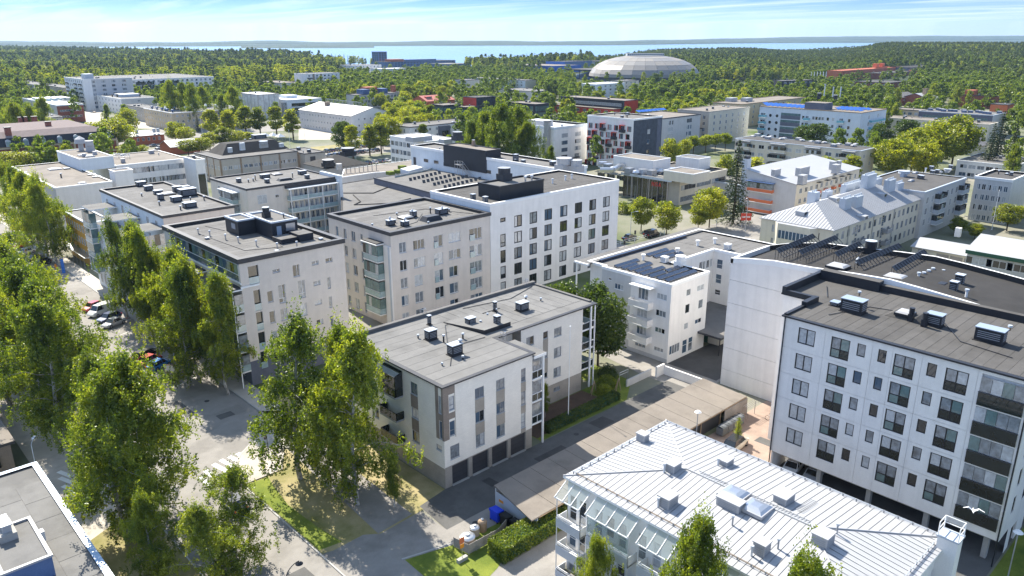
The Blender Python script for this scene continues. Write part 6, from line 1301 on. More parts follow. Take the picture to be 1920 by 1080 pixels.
b=far('black_conference_hall','long black low hall with pale roof and flags behind',(1465,152),(1582,153.5),(1463,150.5),8,'black_metal',roof='felt_light',edge='black_metal',F=(6,4,1.6,.05),rows=1,vents=3,rot=-20,pm='glass_grey')
b=far('brown_low_hall','brown low hall with glazed front under the red university block',(1668,155.5),(1690,152),(1625,151),7,'red_brick',roof='felt_brown',F=(3,2,1.4),Lw=(5,2.2,1.4),rows=1,vents=2)
b=far('grey_roof_school','low school with grey shingled roof and verandas at the upper right',(1692,183),(1723,180),(1687,178),6,'red_brick',roof='felt_grey',kind='gablex',ridge=3,F=(4,3,1.6),rows=1,vents=0)
b=far('white_roof_school','wide school with white metal roofs, brown chimney stacks and blue trim',(1745,187),(1878,193),(1735,180),5.5,'red_brick',roof='white_metal',edge='blue_paint',kind='gablex',ridge=4,F=(14,2.6,1.8,.02),rows=1,vents=0,rot=-14)
for a in (.33,.37): b.add(MB().box(b.W*a,b.D*.3,6,b.W*a+2.4,b.D*.3+3,13,'wood'),'chimney')
b=far('brown_school_block','brown block with a red plant box behind the white-roofed school',(1872,181),(1889,181.5),(1800,176),9,'red_brick',roof='felt_tan',vents=2)
bx(b,2,b.D*.6,12,b.D*.8,9,12.4,'brick_red_wall','plant_room')
b=far('red_corner_house','bright red-orange house corner at the upper right edge',(1890,197),(1912,183),(1895,186),8,'orange_red',mF='brick_red_wall',roof='felt_brown',vents=1,W=14,D=10)
b=far('grey_band_office','grey-blue office with long green glazing band, upper right',(1862,217),(1889,212),(1729,207.5),11,'slate_brick',mF='pale_grey',roof='felt_light',edge='pale_metal',Lw=(14,6,2.0,.12),rows=1,top=1.5,vents=0,pm='glass_green',fm='frame_grey')
for i in range(14): vent(b,'box',b.W*rnd.uniform(.2,.8),b.D*(.04+.068*i),11,w=2,d=2,h=1.2,m='blue_box',top='white_metal')
b=far('beige_terrace_long','long pale beige block below the green glazing band, upper right',(1855,234),(1866,229.5),(1654,217),8.5,'cream_render',roof='felt_tan',edge='cream_render',Lw=(12,2,1.6,.03),F=(2,2,1.6),rows=3,vents=8,W=14)
b=far('tan_brick_house','tan brick house with two windows peeking over the long beige block',(1728,208),(1740,206),(1693,202),11,'sand_render',roof='felt_tan',Lw=(4,2,1.5),rows=2,vents=2,W=12)
b=far('white_verandah_house','low white house with dark roof and cowls, right edge above the flagpole',(1905,312),(1960,300),(1808,297),6,'white_render',roof='felt_grey',edge='white_paint',Lw=(6,2.4,1.4,.05),rows=2,pitch=2.9,vents=3,W=25)
b=far('barn_roof_cottage','cottage with weathered grey gabled roof among the trees, right',(1835,275),(1848,270),(1812,268),4,'cream_render',roof='wood_grey',edge='wood',kind='gablex',ridge=3.2,vents=0,W=12)
b=far('small_beige_house','small beige house between the long block and trees, right of centre',(1760,262),(1788,258),(1690,250),5,'cream_render',roof='felt_tan',F=(3,1.6,1.3),rows=1,vents=2)
for lab,a,b2,c,h_,m_ in (('pale cottage deep in the wood at the far upper left',(60,126),(78,124),(50,125),7,'white_render'),('low grey house behind the trees at the left edge',(70,160),(95,158),(12,153),10,'pale_grey'),('brown terrace with dark bays left of the white tower block',(120,165),(140,163),(78,158),10,'sand_render'),('flat beige house behind the mansard town house',(75,222),(120,220),(12,216),8,'cream_render')):
    far('wood_edge_house',lab,a,b2,c,h_,m_,roof='felt_light',Lw=(5,1.4,1.4),F=(2,1.3,1.3),rows=3,vents=3)
# ================= ground, streets, water, hills =================
def world(df,lt): return _hf.x*df+_rt.x*lt,_hf.y*df+_rt.y*lt
def ss(a,b,x): t=min(1,max(0,(x-a)/(b-a))); return t*t*(3-2*t)
def terr(x,y):
    df=x*_hf.x+y*_hf.y; lt=x*_rt.x+y*_rt.y; a=lt/max(df,1)
    z=0.0
    z+=ss(850,1500,df)*(7*ss(.12,.25,a)*(1-ss(.29,.34,a))+19*ss(.40,.47,a))*(1-ss(1900,2300,df)*.8)
    z+=ss(1300,2300,df)*(ss(.60,.74,-a))*20*(1-ss(2400,3000,df)*.5)
    z+=ss(700,1400,df)*2.0*math.sin(df*.006+lt*.004)
    return z
def shore(a):
    # distance of the near lake shore along bearing a (= lateral / forward)
    pts=[(-1,4200),(-.62,3700),(-.5,2900),(-.42,2300),(-.3,1850),(-.22,1560),(-.12,1450),(0.0,1500),(.07,1600),(.13,1750),(.2,2300),(.26,2500),(.36,2400),(.44,2900),(.55,3100),(1,4200)]
    for (p,q),(r,s) in zip(pts[:-1],pts[1:]):
        if p<=a<=r: return q+(s-q)*(a-p)/(r-p)
    return 4000
# near ground: one sheet, undulating only far out; polar grid round the camera foot
rs=[-.0]; radii=[0]+[60*1.13**k for k in range(0,34)]
radii=[r for r in radii if r<11000]+[12000]
na=120; mb=MB(); v=[(0,0,-.012)];idx=[]
for r in radii[1:]:
    row=[]
    for k in range(na):
        an=2*math.pi*k/na; x,y=r*math.cos(an),r*math.sin(an); df=x*_hf.x+y*_hf.y; lt=x*_rt.x+y*_rt.y
        z=terr(x,y)-.012
        if df>0:
            s=shore(lt/max(df,1)); 
            if df>s: z=-6.0
            elif df>s-200: z=z*(1-ss(s-200,s,df))-1.0*ss(s-60,s,df)-.012
        row.append(len(v)); v.append((x,y,z))
    idx.append(row)
F_=[(0,idx[0][k],idx[0][(k+1)%na]) for k in range(na)]
for i in range(len(idx)-1):
    for k in range(na): F_.append((idx[i][k],idx[i+1][k],idx[i+1][(k+1)%na],idx[i][(k+1)%na]))
me=bpy.data.meshes.new('ground'); me.from_pydata(v,[],F_); me.materials.append(MATS['city_ground']); me.materials.append(MATS['forest_floor'])
for p in me.polygons:
    c=p.center; df=c.x*_hf.x+c.y*_hf.y
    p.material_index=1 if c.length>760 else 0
    p.use_smooth=True
g=link(me,'ground'); g['kind']='structure'
# lake
m=mat('lake_water',(.14,.25,.36),rough=.16,spec=.8,var=.12,scale=.004,fine=False)
mb=MB(); P0=world(1200,-6500);P1=world(1200,6500);P2=world(11500,9800);P3=world(11500,-9800)
mb.quad(P0+(-2.0,),P1+(-2.0,),P2+(-2.0,),P3+(-2.0,),'lake_water'); struct('water',mb)
# far shore ridges
mat('far_hill',(.030,.050,.022),rough=1,var=.3,scale=.006)
def farshore(a): return 5600+1500*ss(.10,.34,a)
for nm,dd,base,amp,seed,a0,a1 in (('far_hills',900,13,11,3,-.95,.95),('far_hills',0,2,7,11,-.95,.95),('far_hills',-1100,1,9,5,-.335,-.17)):
    mb=MB(); pr=None; rr=random.Random(seed); ph=[rr.uniform(0,6) for _ in range(6)]
    n=260
    for k in range(n+1):
        a=a0+(a1-a0)*k/n; e=min(1,(a-a0)*14,(a1-a)*14); d0=farshore(a)+dd
        h=base+amp*(.5+.5*math.sin(a*9+ph[0]))*(.6+.4*math.sin(a*23+ph[1]))+1.5*math.sin(a*71+ph[2])+1.8*rr.random()
        if dd>500: h+=36*ss(.12,.42,a)+16*math.exp(-((a+.31)/.05)**2)+6*math.exp(-((a+.6)/.2)**2)
        elif dd==0: h+=12*ss(.1,.3,a)
        h=max(1,h*max(0,e))
        cur=[world(d,a*d)+(z,) for d,z in ((d0,-3),(d0+60,h*.4+4*e),(d0+260,h*.8+3*e),(d0+600,h+3*e),(d0+1200,h*.8))]
        if pr:
            for q in range(4): mb.quad(pr[q],cur[q],cur[q+1],pr[q+1],'far_hill')
        pr=cur
    struct(nm,mb)
# town surfaces
def sheet(name,pts,z,m,kerb=None):
    o=struct(name,MB().prism([(p[0],p[1]) for p in pts],z-.03,z,m) if False else MBpoly(pts,z,m)); return o
def MBpoly(pts,z,m):
    mb=MB(); mb.v=[(p[0],p[1],z) for p in pts]; mb.f=[tuple(range(len(pts)))]; mb.m=[m]; return mb
sheet('road',[(21,40),(31,40),(31,80.5),(31.6,83.5),(34,86),(38,89),(41.2,95),(41.2,500),(20,500),(20,89),(21,84)],.0,'asphalt_light')
sheet('pavement',[(41.2,93),(44.2,93),(44.2,500),(41.2,500)],.10,'pavement'); sheet('pavement',[(31,79.2),(36,79.2),(44.1,93),(41.2,95.5),(38,89.5),(34,86.4),(31.6,83.8)],.10,'pavement')
sheet('pavement',[(14,40),(20.8,40),(20.8,500),(14,500)],.09,'pavement')
sheet('footpath',[(31,57),(47.5,57),(47.5,62),(40,61.5),(36.5,64),(36.5,92),(31.5,79.2),(31.5,82),(35.5,82),(35.5,64),(31,61.8)] if 0 else [(31,40),(43,40),(43,61.4),(31,61.4)],.004,'asphalt_light')
sheet('lawn',[(31.25,61.6),(36,60.2),(46.9,60.9),(47.7,62.2),(47.7,82),(47.7,100),(44,100),(40,90),(36,79.2),(31.25,79.2)],.008,'dry_lawn')
sheet('verge',[(14.5,40),(20.9,40),(20.9,83.5),(14.5,80)],.102,'dry_lawn')
sheet('footpath',[(37.3,60.5),(42,60.9),(42.8,86),(39.0,86)],.012,'asphalt_light')
sheet('lawn',[(31.3,62.3),(33.8,61.9),(33.2,66),(32.9,72),(33.6,77),(34,79),(31.3,79)],.012,'grass')
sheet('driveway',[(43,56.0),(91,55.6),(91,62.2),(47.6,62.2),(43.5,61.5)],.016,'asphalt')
sheet('driveway',[(41.5,53.5),(48.9,53),(48.9,56),(43,56.2),(36,61.4),(31,61.2),(31,55)],.012,'asphalt_light')
sheet('lawn',[(36.5,46),(42.6,47.6),(49,50.5),(49,53),(42,53.5),(36.8,55)],.016,'grass')
sheet('footpath',[(33,36),(47.4,36),(47.4,43.2),(78.3,43.2),(78.3,47.4),(43,47.4),(40.5,44)],.020,'asphalt_light')
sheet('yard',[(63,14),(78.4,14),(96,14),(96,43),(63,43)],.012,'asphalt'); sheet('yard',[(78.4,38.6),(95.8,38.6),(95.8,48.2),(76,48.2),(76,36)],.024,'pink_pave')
sheet('lawn',[(60,-5),(90,-5),(90,13.8),(72,13.8),(60,13)],.02,'grass')
sheet('lawn',[(63.8,62.4),(81.5,62.4),(87,66),(88,80),(82,90),(82,69),(66.5,69),(66.5,70.6),(63.8,68)],.012,'grass')
sheet('yard',[(63.9,63.2),(79,64.5),(79,68.9),(64,68.9)],.02,'soil')
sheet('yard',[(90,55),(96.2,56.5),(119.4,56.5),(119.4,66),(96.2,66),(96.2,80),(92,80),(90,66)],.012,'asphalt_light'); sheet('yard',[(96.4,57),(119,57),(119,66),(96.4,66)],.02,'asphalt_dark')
sheet('yard',[(63,84),(96,84),(96,109),(62,109)],.008,'asphalt_light')
# cross street by the white block and the wide road beyond
sheet('road',[(136.5,90),(300,90),(300,112),(150,116),(136.5,116)],.008,'asphalt_light'); sheet('cycle_path',[(137,98.2),(300,96.2),(300,98.6),(137,101)],.014,'pink_pave')
sheet('road',[(133,60),(150,60),(150,520),(133,520)],.004,'asphalt_light')
sheet('lawn',[(150,74),(158,74),(160,90),(150,90)],.012,'grass')
for pts in (((140,215),(200,205),(180,185),(150,190)),): pass
def psheet(name,pts,m,z=.004): return sheet(name,[at(px,py,0).xy for px,py in pts],z,m)
psheet('square',[(560,262),(770,262),(745,236),(560,232)],'pavement'); psheet('lawn',[(590,287),(640,283),(640,270),(582,276)],'dry_lawn',.012)
psheet('road',[(158,235),(205,232),(188,205),(160,205)],'pavement'); psheet('road',[(235,240),(310,242),(300,225),(240,228)],'pavement')
psheet('road',[(110,282),(330,262),(430,252),(640,238),(640,230),(300,240),(110,262)],'asphalt_light',.006)
psheet('car_park',[(610,300),(735,285),(735,262),(610,278)],'asphalt_light',.008)
psheet('road',[(1290,470),(1430,480),(1440,420),(1310,425)],'asphalt_light',.02)
psheet('field',[(1350,176),(1465,170),(1465,158),(1350,160)],'pavement',.01)
psheet('road',[(340,285),(420,275),(410,262),(330,270)],'asphalt_light',.01)
# kerbs: real steps
def kerb(pts,w=.16,h=.12):
    mb=MB()
    for p,q in zip(pts[:-1],pts[1:]):
        p,q=Vector(p),Vector(q); d=(q-p).normalized(); n=Vector((-d.y,d.x))*w
        mb.prism([tuple(p),tuple(q),tuple(q+n),tuple(p+n)],-.02,h,'kerb_stone')
    struct('kerb',mb)
kerb([(31.1,40),(31.1,80.3),(31.7,83.5),(34,86.1),(38,89.2),(41.2,95.2),(41.2,300)]); kerb([(20.9,300),(20.9,40)]); kerb([(36.6,55.2),(42,53.7)],h=.06)
rq=random.Random(9)
for k,(x,y,w_,d_) in enumerate(((26,70,1.6,4),(29,97,3,2),(33,101,1.2,6),(36,97,2.2,1.6),(27,58,2,3),(60,58.5,5,1.4),(72,59.2,3,2.2),(52,58.8,1.2,1.8),(38.8,74,1.2,3),(33,116,2,5),(84,41,1.6,2.4))):
    struct('asphalt_patch',MBpoly([(x,y),(x+w_,y+.1),(x+w_-.1,y+d_),(x-.05,y+d_)],.03,'asphalt' if k not in(5,6,7) else 'asphalt_dark'))
mat('iron',(.05,.05,.05),rough=.6,var=.2)
for x,y in ((27.5,79),(30.5,95),(34.5,90.5),(26,66),(57,57.8),(68.5,60.5),(46,54.8),(37,104)):
    struct('manhole_cover',MB().tube((x,y,0),(x,y,.035),.36,'iron',14))
# zebra crossings and arrows
mb=None
for k in range(7): struct('zebra_crossing',MB().quad((29.2+0-.9*0+k*0,0,0),(0,0,0),(0,0,0),(0,0,0),'road_white')) if False else None
def stripe(p,q,w,z=.012,m='road_white',nm='road_marking'):
    p,q=Vector(p),Vector(q); d=(q-p).normalized(); n=Vector((-d.y,d.x))*w/2
    struct(nm,MB().quad(tuple(p-n)+(z,),tuple(q-n)+(z,),tuple(q+n)+(z,),tuple(p+n)+(z,),m))
for px0,py0,px1,py1 in ((385,882,410,900),(400,870,437,890),(414,862,450,882),(430,856,462,873),(445,850,474,865),(457,846,485,859),(375,895,398,912)):
    p,q=at(px0,py0,0),at(px1,py1,0); d=(q-p); stripe((p.x,p.y),(q.x,q.y),.62)
for px0,py0,px1,py1 in ((110,885,135,895),(112,897,140,908),(118,912,148,924),(128,928,158,940),(135,942,160,952)):
    p,q=at(px0,py0,0),at(px1,py1,0); stripe((p.x,p.y),(q.x,q.y),.6,.096)
for k in range(7): y=112+k*5.6; stripe((35.5,y),(41,y+2.2),.12)
for k in range(6): stripe((140+k*14,104.5-k*.15),(146+k*14,104.4-k*.15),.3,.016)
# ================= vegetation =================
rng=np.random.default_rng(11)
def leafmesh(name,pts,size,matname,jit=.5,up=.0,aspect=.6,droop=None):
    "one small quad per point, freely turned"
    n=len(pts); pts=np.asarray(pts,dtype=np.float64)
    a=rng.normal(size=(n,3)); a[:,2]+=up; 
    if droop is not None: a=a*.55; a[:,2]-=droop
    a/=np.linalg.norm(a,axis=1)[:,None]
    b=rng.normal(size=(n,3)); b-=a*(a*b).sum(1)[:,None]; b/=np.linalg.norm(b,axis=1)[:,None]
    s=size*(1-jit/2+jit*rng.random(n))[:,None]
    A=a*s*.5;B=b*s*.5*aspect
    v=np.empty((n,4,3)); v[:,0]=pts-A; v[:,1]=pts-B*1.0+A*.1; v[:,2]=pts+A; v[:,3]=pts+B+A*.1
    me=bpy.data.meshes.new(name); me.vertices.add(4*n); me.loops.add(4*n); me.polygons.add(n)
    me.vertices.foreach_set('co',v.reshape(-1).astype(np.float32)); me.loops.foreach_set('vertex_index',np.arange(4*n,dtype=np.int32))
    me.polygons.foreach_set('loop_start',np.arange(0,4*n,4,dtype=np.int32)); me.polygons.foreach_set('loop_total',np.full(n,4,dtype=np.int32))
    me.materials.append(MATS[matname]); me.update(calc_edges=True); return me
def trunkmesh(segs,m):
    mb=MB()
    for p,q,r1,r2 in segs: mb.tube(p,q,r1,m,7,r2=r2,cap=False)
    return mb.mesh('trunk')
def birch(seed,h=15.0,spread=3.4,lf='leaf_birch',density=1.0,first=.22,ls=.18):
    r=np.random.default_rng(seed); segs=[];P=[]
    pts=[np.array([0,0,0.])]; lean=r.normal(size=2)*.02
    for k in range(1,11):
        t=k/10; pts.append(np.array([lean[0]*h*t+.25*math.sin(t*5+seed),lean[1]*h*t+.2*math.sin(t*4+seed*2),h*t]))
    for k in range(10): segs.append((tuple(pts[k]),tuple(pts[k+1]),.19*(1-k/10.5),.19*(1-(k+1)/10.5)))
    nb=34
    for i in range(nb):
        t=first+(.97-first)*(i+r.random())/nb; k=int(t*10); base=pts[k]+(pts[min(k+1,10)]-pts[k])*(t*10-k)
        an=r.random()*6.283; prof=math.sin(min(1,(t-first)/(1-first)*.93+.14)*math.pi)**.55*(1.12-.42*t)
        ln=spread*prof*(.45+.8*r.random())*(.85+.25*math.sin(an*2+seed)); d=np.array([math.cos(an),math.sin(an),0.75+.4*r.random()]); 
        prev=base; nseg=5; rad=.06*(1-t*.6)
        for q in range(nseg):
            tt=(q+1)/nseg; nx=base+np.array([d[0]*ln*tt,d[1]*ln*tt,d[2]*ln*(tt-.62*tt*tt)])+r.normal(size=3)*.08
            segs.append((tuple(prev),tuple(nx),rad*(1-q/nseg),rad*(1-(q+1)/nseg)+.006)); prev=nx
            ns=int((4+5*tt)*density)
            for _ in range(ns):
                o=nx+r.normal(size=3)*np.array([.42,.42,.3]); L_=.5+1.5*r.random()*tt; m=int(20*(.5+L_)*density)
                sw=r.normal(size=2)*.16
                u=r.random(m)**.8
                P.append(np.stack([o[0]+sw[0]*u*L_+r.normal(size=m)*.085,o[1]+sw[1]*u*L_+r.normal(size=m)*.085,o[2]-u*L_+.15],1))
    P.append(pts[-1]+r.normal(size=(150,3))*np.array([.3,.3,.7]))
    P=np.concatenate(P); print('birch leaves',len(P)); return leafmesh('crown',P,ls,lf,droop=.75,aspect=.62),trunkmesh(segs,'bark_birch'),h
def roundtree(seed,h=10,rx=3.0,ch=.72,lf='leaf_linden',n=60,per=95,size=.34,tr='bark',conic=0.):
    r=np.random.default_rng(seed); P=[];segs=[((0,0,0),(0,0,h*(1-ch)+.5),.17,.14),((0,0,h*(1-ch)+.5),(.1,.1,h*.85),.14,.04)]
    cz=h*(1-ch/2); hz=h*ch/2
    for i in range(n):
        z=r.uniform(-1,1); an=r.random()*6.283; w=math.sqrt(max(0,1-abs(z)**2.4)); w*=(1-conic*(z+1)/2)
        rr=(r.random()**.35)*w*.82; cr_=.55+.55*r.random()
        c=np.array([rx*rr*math.cos(an),rx*rr*math.sin(an),cz+z*hz*.86]); cr_*=rx/3*1.05
        if r.random()<.4: segs.append(((0,0,max(h*(1-ch),c[2]-2)),tuple(c),.05,.015))
        d=r.normal(size=(per,3)); d/=np.linalg.norm(d,axis=1)[:,None]; d[:,2]=d[:,2]*.8+.12
        P.append(c+d*cr_*(.75+.35*r.random((per,1))))
    return leafmesh('crown',np.concatenate(P),size,lf,up=.35,aspect=.75),trunkmesh(segs,tr),h
def spruce(seed,h=14,rx=2.6,lf='leaf_spruce',n=5200,size=.34,lay=24):
    r=np.random.default_rng(seed); P=[];segs=[((0,0,0),(0,0,h*.97),.2,.02)]
    for i in range(lay):
        t=(i+.5)/lay; z=h*(.06+.93*t); R_=rx*(1-t)**.85*(.85+.3*r.random())+.08; nb=max(5,int(11*(1-t))+3)
        for k in range(nb):
            an=6.283*(k+r.random()*.6)/nb; L_=R_*(.75+.4*r.random()); m=max(6,int(n/lay/nb*(L_/rx)*1.6)); u=r.random(m)**.7
            P.append(np.stack([math.cos(an)*L_*u+r.normal(size=m)*.10,math.sin(an)*L_*u+r.normal(size=m)*.10,z-u*L_*.32-r.random(m)*.35],1))
    return leafmesh('crown',np.concatenate(P),size,lf,aspect=.35),trunkmesh(segs,'bark'),h
def shrub(seed,w=1.6,h=1.8,lf='leaf_hedge',n=900,size=.2):
    r=np.random.default_rng(seed); d=r.normal(size=(n,3)); d/=np.linalg.norm(d,axis=1)[:,None]; d[:,2]=abs(d[:,2])
    k=(.6+.45*r.random((n,1))); P=d*k*np.array([w/2,w/2,h]); return leafmesh('crown',P,size,lf),trunkmesh([((0,0,0),(0,0,h*.7),.05,.02)],'bark'),h
PROT={'birch':[birch(3,15,3.6,first=.12),birch(8,15,3.1,first=.16),birch(21,15,4.0,density=.9,first=.1),birch(34,15,2.6),birch(55,15,3.9,first=.1,density=.85),birch(77,15,3.3,first=.18,density=1.1)],
 'dbirch':[birch(5,14,4.0,'leaf_birch',density=1.2,first=.1,ls=.155),birch(12,14,3.8,'leaf_birch',density=1.2,first=.12,ls=.155)],
 'linden':[roundtree(2),roundtree(9,rx=3.3),roundtree(14,rx=2.8)],
 'street':[roundtree(4,h=10,rx=2.5,ch=.78,n=46,conic=.35),roundtree(6,h=10,rx=2.3,ch=.8,n=46,conic=.45)],
 'maple':[roundtree(31,h=11,rx=4.0,ch=.86,lf='leaf_dark',n=90,per=110,size=.36),roundtree(33,h=11,rx=3.8,ch=.84,lf='leaf_dark',n=80,per=100,size=.36)],
 'oak':[roundtree(41,h=11,rx=4.3,ch=.78,lf='leaf_linden',n=80,per=80,size=.42)],
 'globe':[roundtree(51,h=7,rx=2.9,ch=.55,lf='leaf_lime',n=50,per=90,size=.32)],
 'spruce':[spruce(1),spruce(2,rx=2.2)], 'thuja':[spruce(7,h=4,rx=.8,lf='leaf_birch',n=2600,size=.16,lay=16)],
 'forestdec':[roundtree(61,h=13,rx=4.2,ch=.82,lf='leaf_forest',n=26,per=30,size=.95),roundtree(62,h=13,rx=3.6,ch=.85,lf='leaf_forest',n=24,per=30,size=.95),roundtree(63,h=14,rx=3.2,ch=.85,lf='leaf_forest',n=22,per=30,size=.9)],
 'pine':[roundtree(71,h=15,rx=2.8,ch=.55,lf='leaf_pine',n=20,per=26,size=.9),roundtree(72,h=16,rx=2.5,ch=.6,lf='leaf_pine',n=20,per=26,size=.9,conic=.5)],
 'townfill':[roundtree(64,h=12,rx=3.9,ch=.8,lf='leaf_linden',n=34,per=42,size=.62,conic=.2),roundtree(65,h=12,rx=3.2,ch=.84,lf='leaf_birch',n=34,per=42,size=.6,conic=.4)],
 'bush':[shrub(1),shrub(2,2.2,1.6,'leaf_linden')], 'lime_bush':[shrub(5,3.2,1.9,'leaf_lime',2200,.2)], 'dark_bush':[shrub(6,2.6,1.8,'leaf_dark',1800,.2)]}
tn=[0]
def tree(kind,x,y,h,label,group=None,w=1.0,name=None,z=0,var=None,cat='tree'):
    pl=PROT[kind]; tn[0]+=1; cm,tm,h0=pl[tn[0]%len(pl) if var is None else var]
    nm=name or {'birch':'birch_tree','dbirch':'birch_tree','linden':'linden_tree','street':'linden_tree','maple':'maple_tree','oak':'broadleaf_tree','globe':'clipped_tree','spruce':'spruce_tree','thuja':'thuja_bush','forestdec':'broadleaf_tree','pine':'pine_tree','bush':'shrub','lime_bush':'shrub','dark_bush':'shrub'}[kind]
    t=thing(nm,label,cat,(x,y,z),rnd.random()*6.28,group); s=h/h0; t.scale=(s*w,s*w,s)
    link(tm,'trunk',t); link(cm,'crown',t); return t
def tp(kind,px,py,h,label,group=None,w=1.0,z0=0,**k):
    "tree whose top is seen at this pixel"
    q=at(px,py,h+z0); return tree(kind,q.x,q.y,h,label,group,w,z=z0,**k)
# birches near the camera (world positions read off their trunks and tops)
BI=[('birch',38.6,66.6,16.2,'tall birch with pale twin stems left of the garage house corner',1.0,0),
 ('birch',36.6,75.9,15.5,'birch on the lawn right of the zebra crossing, left neighbour of the twin-stemmed one',1.15,2),
 ('birch',40.6,72.5,14.5,'dark birch squeezed between the two lawn birches and the brick house',.95,1),
 ('birch',41.4,63.4,6.0,'small young birch at the driveway mouth left of the waste-bin pen',.9,3),
 ('birch',40.2,104,14,'birch before the beige block, right of the avenue road sign board',1.0,1),
 ('birch',36.8,110.5,14.2,'birch with its foot on the parking edge, shading the road above the crossing',1.1,4),
 ('birch',39.4,113,14.6,'slim birch at the left corner of the beige block',.95,3),
 ('birch',39.6,121.5,14.5,'birch beside the glass-terrace side of the beige block',.9,0),
 ('birch',40.2,134,15,'birch in front of the terraced block, nearest the ochre house',.85,3),
 ('birch',40.6,141,15,'birch in front of the terraced block, second from the ochre house',.85,1),
 ('birch',40.5,148.6,14.5,'birch in front of the terraced block with bare lower trunk over the parked white van',.75,2),
 ('birch',41,199,14.5,'tall birch before the white retail hall, right one of three',1.0,0),
 ('birch',41,207,15,'tall birch before the white retail hall, middle one of three',1.05,2),
 ('birch',41,215,15,'tall birch before the white retail hall, left one of three',1.05,1),
 ('birch',41,228,14.5,'birch along the avenue beyond the retail hall corner',1.0,0),
 ('birch',41,243,14,'birch far up the avenue at the left edge of the photo',1.0,2),
 ('dbirch',21.3,81.1,14.6,'huge spreading birch by the avenue above the flat-roofed shop',1.05,0),
 ('dbirch',17.8,79.1,14.2,'wide birch crown overhanging the left zebra crossing',.95,1),
 ('birch',20.6,95,11.5,'birch behind the huge spreading birch, towards the parked cars',1.0,2),
 ('dbirch',17.0,68.5,9.5,'sparse grey-green birch at the bottom left between shop roof and road',.85,0),
 ('birch',24.2,66.0,9.9,'loose-crowned birch at the bottom centre-left beside the road lamp',1.25,2),
 ('birch',21,63,8.8,'low birch crown cut by the lower photo edge left of the road',1.2,0),
 ('dbirch',18.0,104,15,'dense dark-bodied birch left of the red parked car',1.0,1),('dbirch',21,114,15,'broad birch in the avenue row above the kiosk roof',1.0,0),
 ('birch',20.0,124,14.5,'birch in the west row level with the parked white van',1.15,1),('dbirch',21,132,14.5,'broad birch in the west row opposite the beige block terrace',.95,1),
 ('birch',24,144,14,'birch in the west row opposite the terraced block',1.2,0),('dbirch',21,156,14.5,'birch in the west row opposite the gap by the ochre house',.95,0),
 ('birch',24,170,14,'birch in the west row opposite the ochre house',1.1,2),('dbirch',20,186,14,'birch in the west row opposite the retail hall wall',.95,1),
 ('birch',23,205,14,'birch in the west row where the avenue leaves the photo',1.1,1),('dbirch',16,122,14,'birch half outside the left photo edge behind the kiosk',1.0,0),('dbirch',15,146,14,'birch half outside the left photo edge, upper one',1.0,1)]
for k,x,y,h,l,w_,v in BI: tree(k,x,y,h*(1.34 if h>11 else 1.1),l,None,w_*(1.25 if x<30 else 1.08),var=v)
tree('birch',52.5,36,1,'x') if 0 else None
# bottom edge crowns before the metal-roofed house
for px,py,h,l in ((1115,1000,9.6,'small birch top in front of the glass-roofed balconies'),(1310,962,16.6,'olive birch crown covering the third balcony of the metal-roof house'),(1510,1026,17.6,'sparse birch crown tip over the lower edge of the metal roof')):
    tp('dbirch',px,py,h,l,None,.85)
tree('maple',87.6,73.2,13.6,'dark round maple between the brick house balconies and the solar-panel block',w=1.0,var=0); tree('maple',84.0,77.5,13.4,'dark maple behind the round one, at the brick house back corner',w=.9,var=1)
tree('birch',68.8,66.6,5.2,'young bright green tree beside the brick house garage end',w=.8,var=3); tree('lime_bush',82.6,67.2,1.9,'yellow-green clipped shrub at the end of the court hedge',cat='shrub'); tree('lime_bush',80.4,65.8,1.6,'yellow-green shrub beside the wooden frame',cat='shrub'); tree('dark_bush',85.8,69.6,1.7,'dark green shrub mound under the maples',w=1.3,cat='shrub')
tree('thuja',82.2,44.8,3.7,'narrow green thuja by the bicycles beside the white car',var=0)
tree('linden',77.5,9.0,5.5,'bright green tree top at the lower right corner',w=1.0)
tree('bush',46.2,49.2,1.0,'little weed bush on the path below the clipped hedge',w=.5,cat='shrub')
# clipped hedges
def hedge(name,label,x0,y0,x1,y1,h,n,lf='leaf_hedge'):
    r=np.random.default_rng(n); P=np.stack([r.uniform(x0,x1,n),r.uniform(y0,y1,n),r.uniform(0,h,n)],1)
    f=r.integers(0,5,n); P[f==0,0]=x0; P[f==1,0]=x1; P[f==2,1]=y0; P[f==3,1]=y1; P[f>=4,2]=h
    P[f==0,1]=r.uniform(y0,y1,(f==0).sum()); P+=r.normal(size=(n,3))*.07
    k=n//3; P[:k,2]=h+r.normal(size=k)*.06
    c=((x0+x1)/2,(y0+y1)/2,0); P[:,0]-=c[0];P[:,1]-=c[1]
    t=thing(name,label,'hedge',c); o=link(leafmesh('leaves',P,.2,lf,aspect=.8),'leaves',t); o['kind']='stuff'
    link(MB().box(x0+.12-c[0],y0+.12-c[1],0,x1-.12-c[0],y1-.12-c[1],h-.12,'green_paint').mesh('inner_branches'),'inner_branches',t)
hedge('clipped_hedge','long clipped hedge with yellowing top beside the carport and path',43.6,47.6,60.5,49.9,1.7,26000)
hedge('clipped_hedge','low dark hedge along the driveway below the flagpole',66,63.0,80.5,64.3,1.0,9000,'leaf_dark')
hedge('clipped_hedge','dark hedge row at the foot of the white-roofed house with red balcony fronts',*( (lambda p:(p.x-6,p.y-1,p.x+14,p.y+1))(at(1400,392,0))),1.6,5000,'leaf_dark')
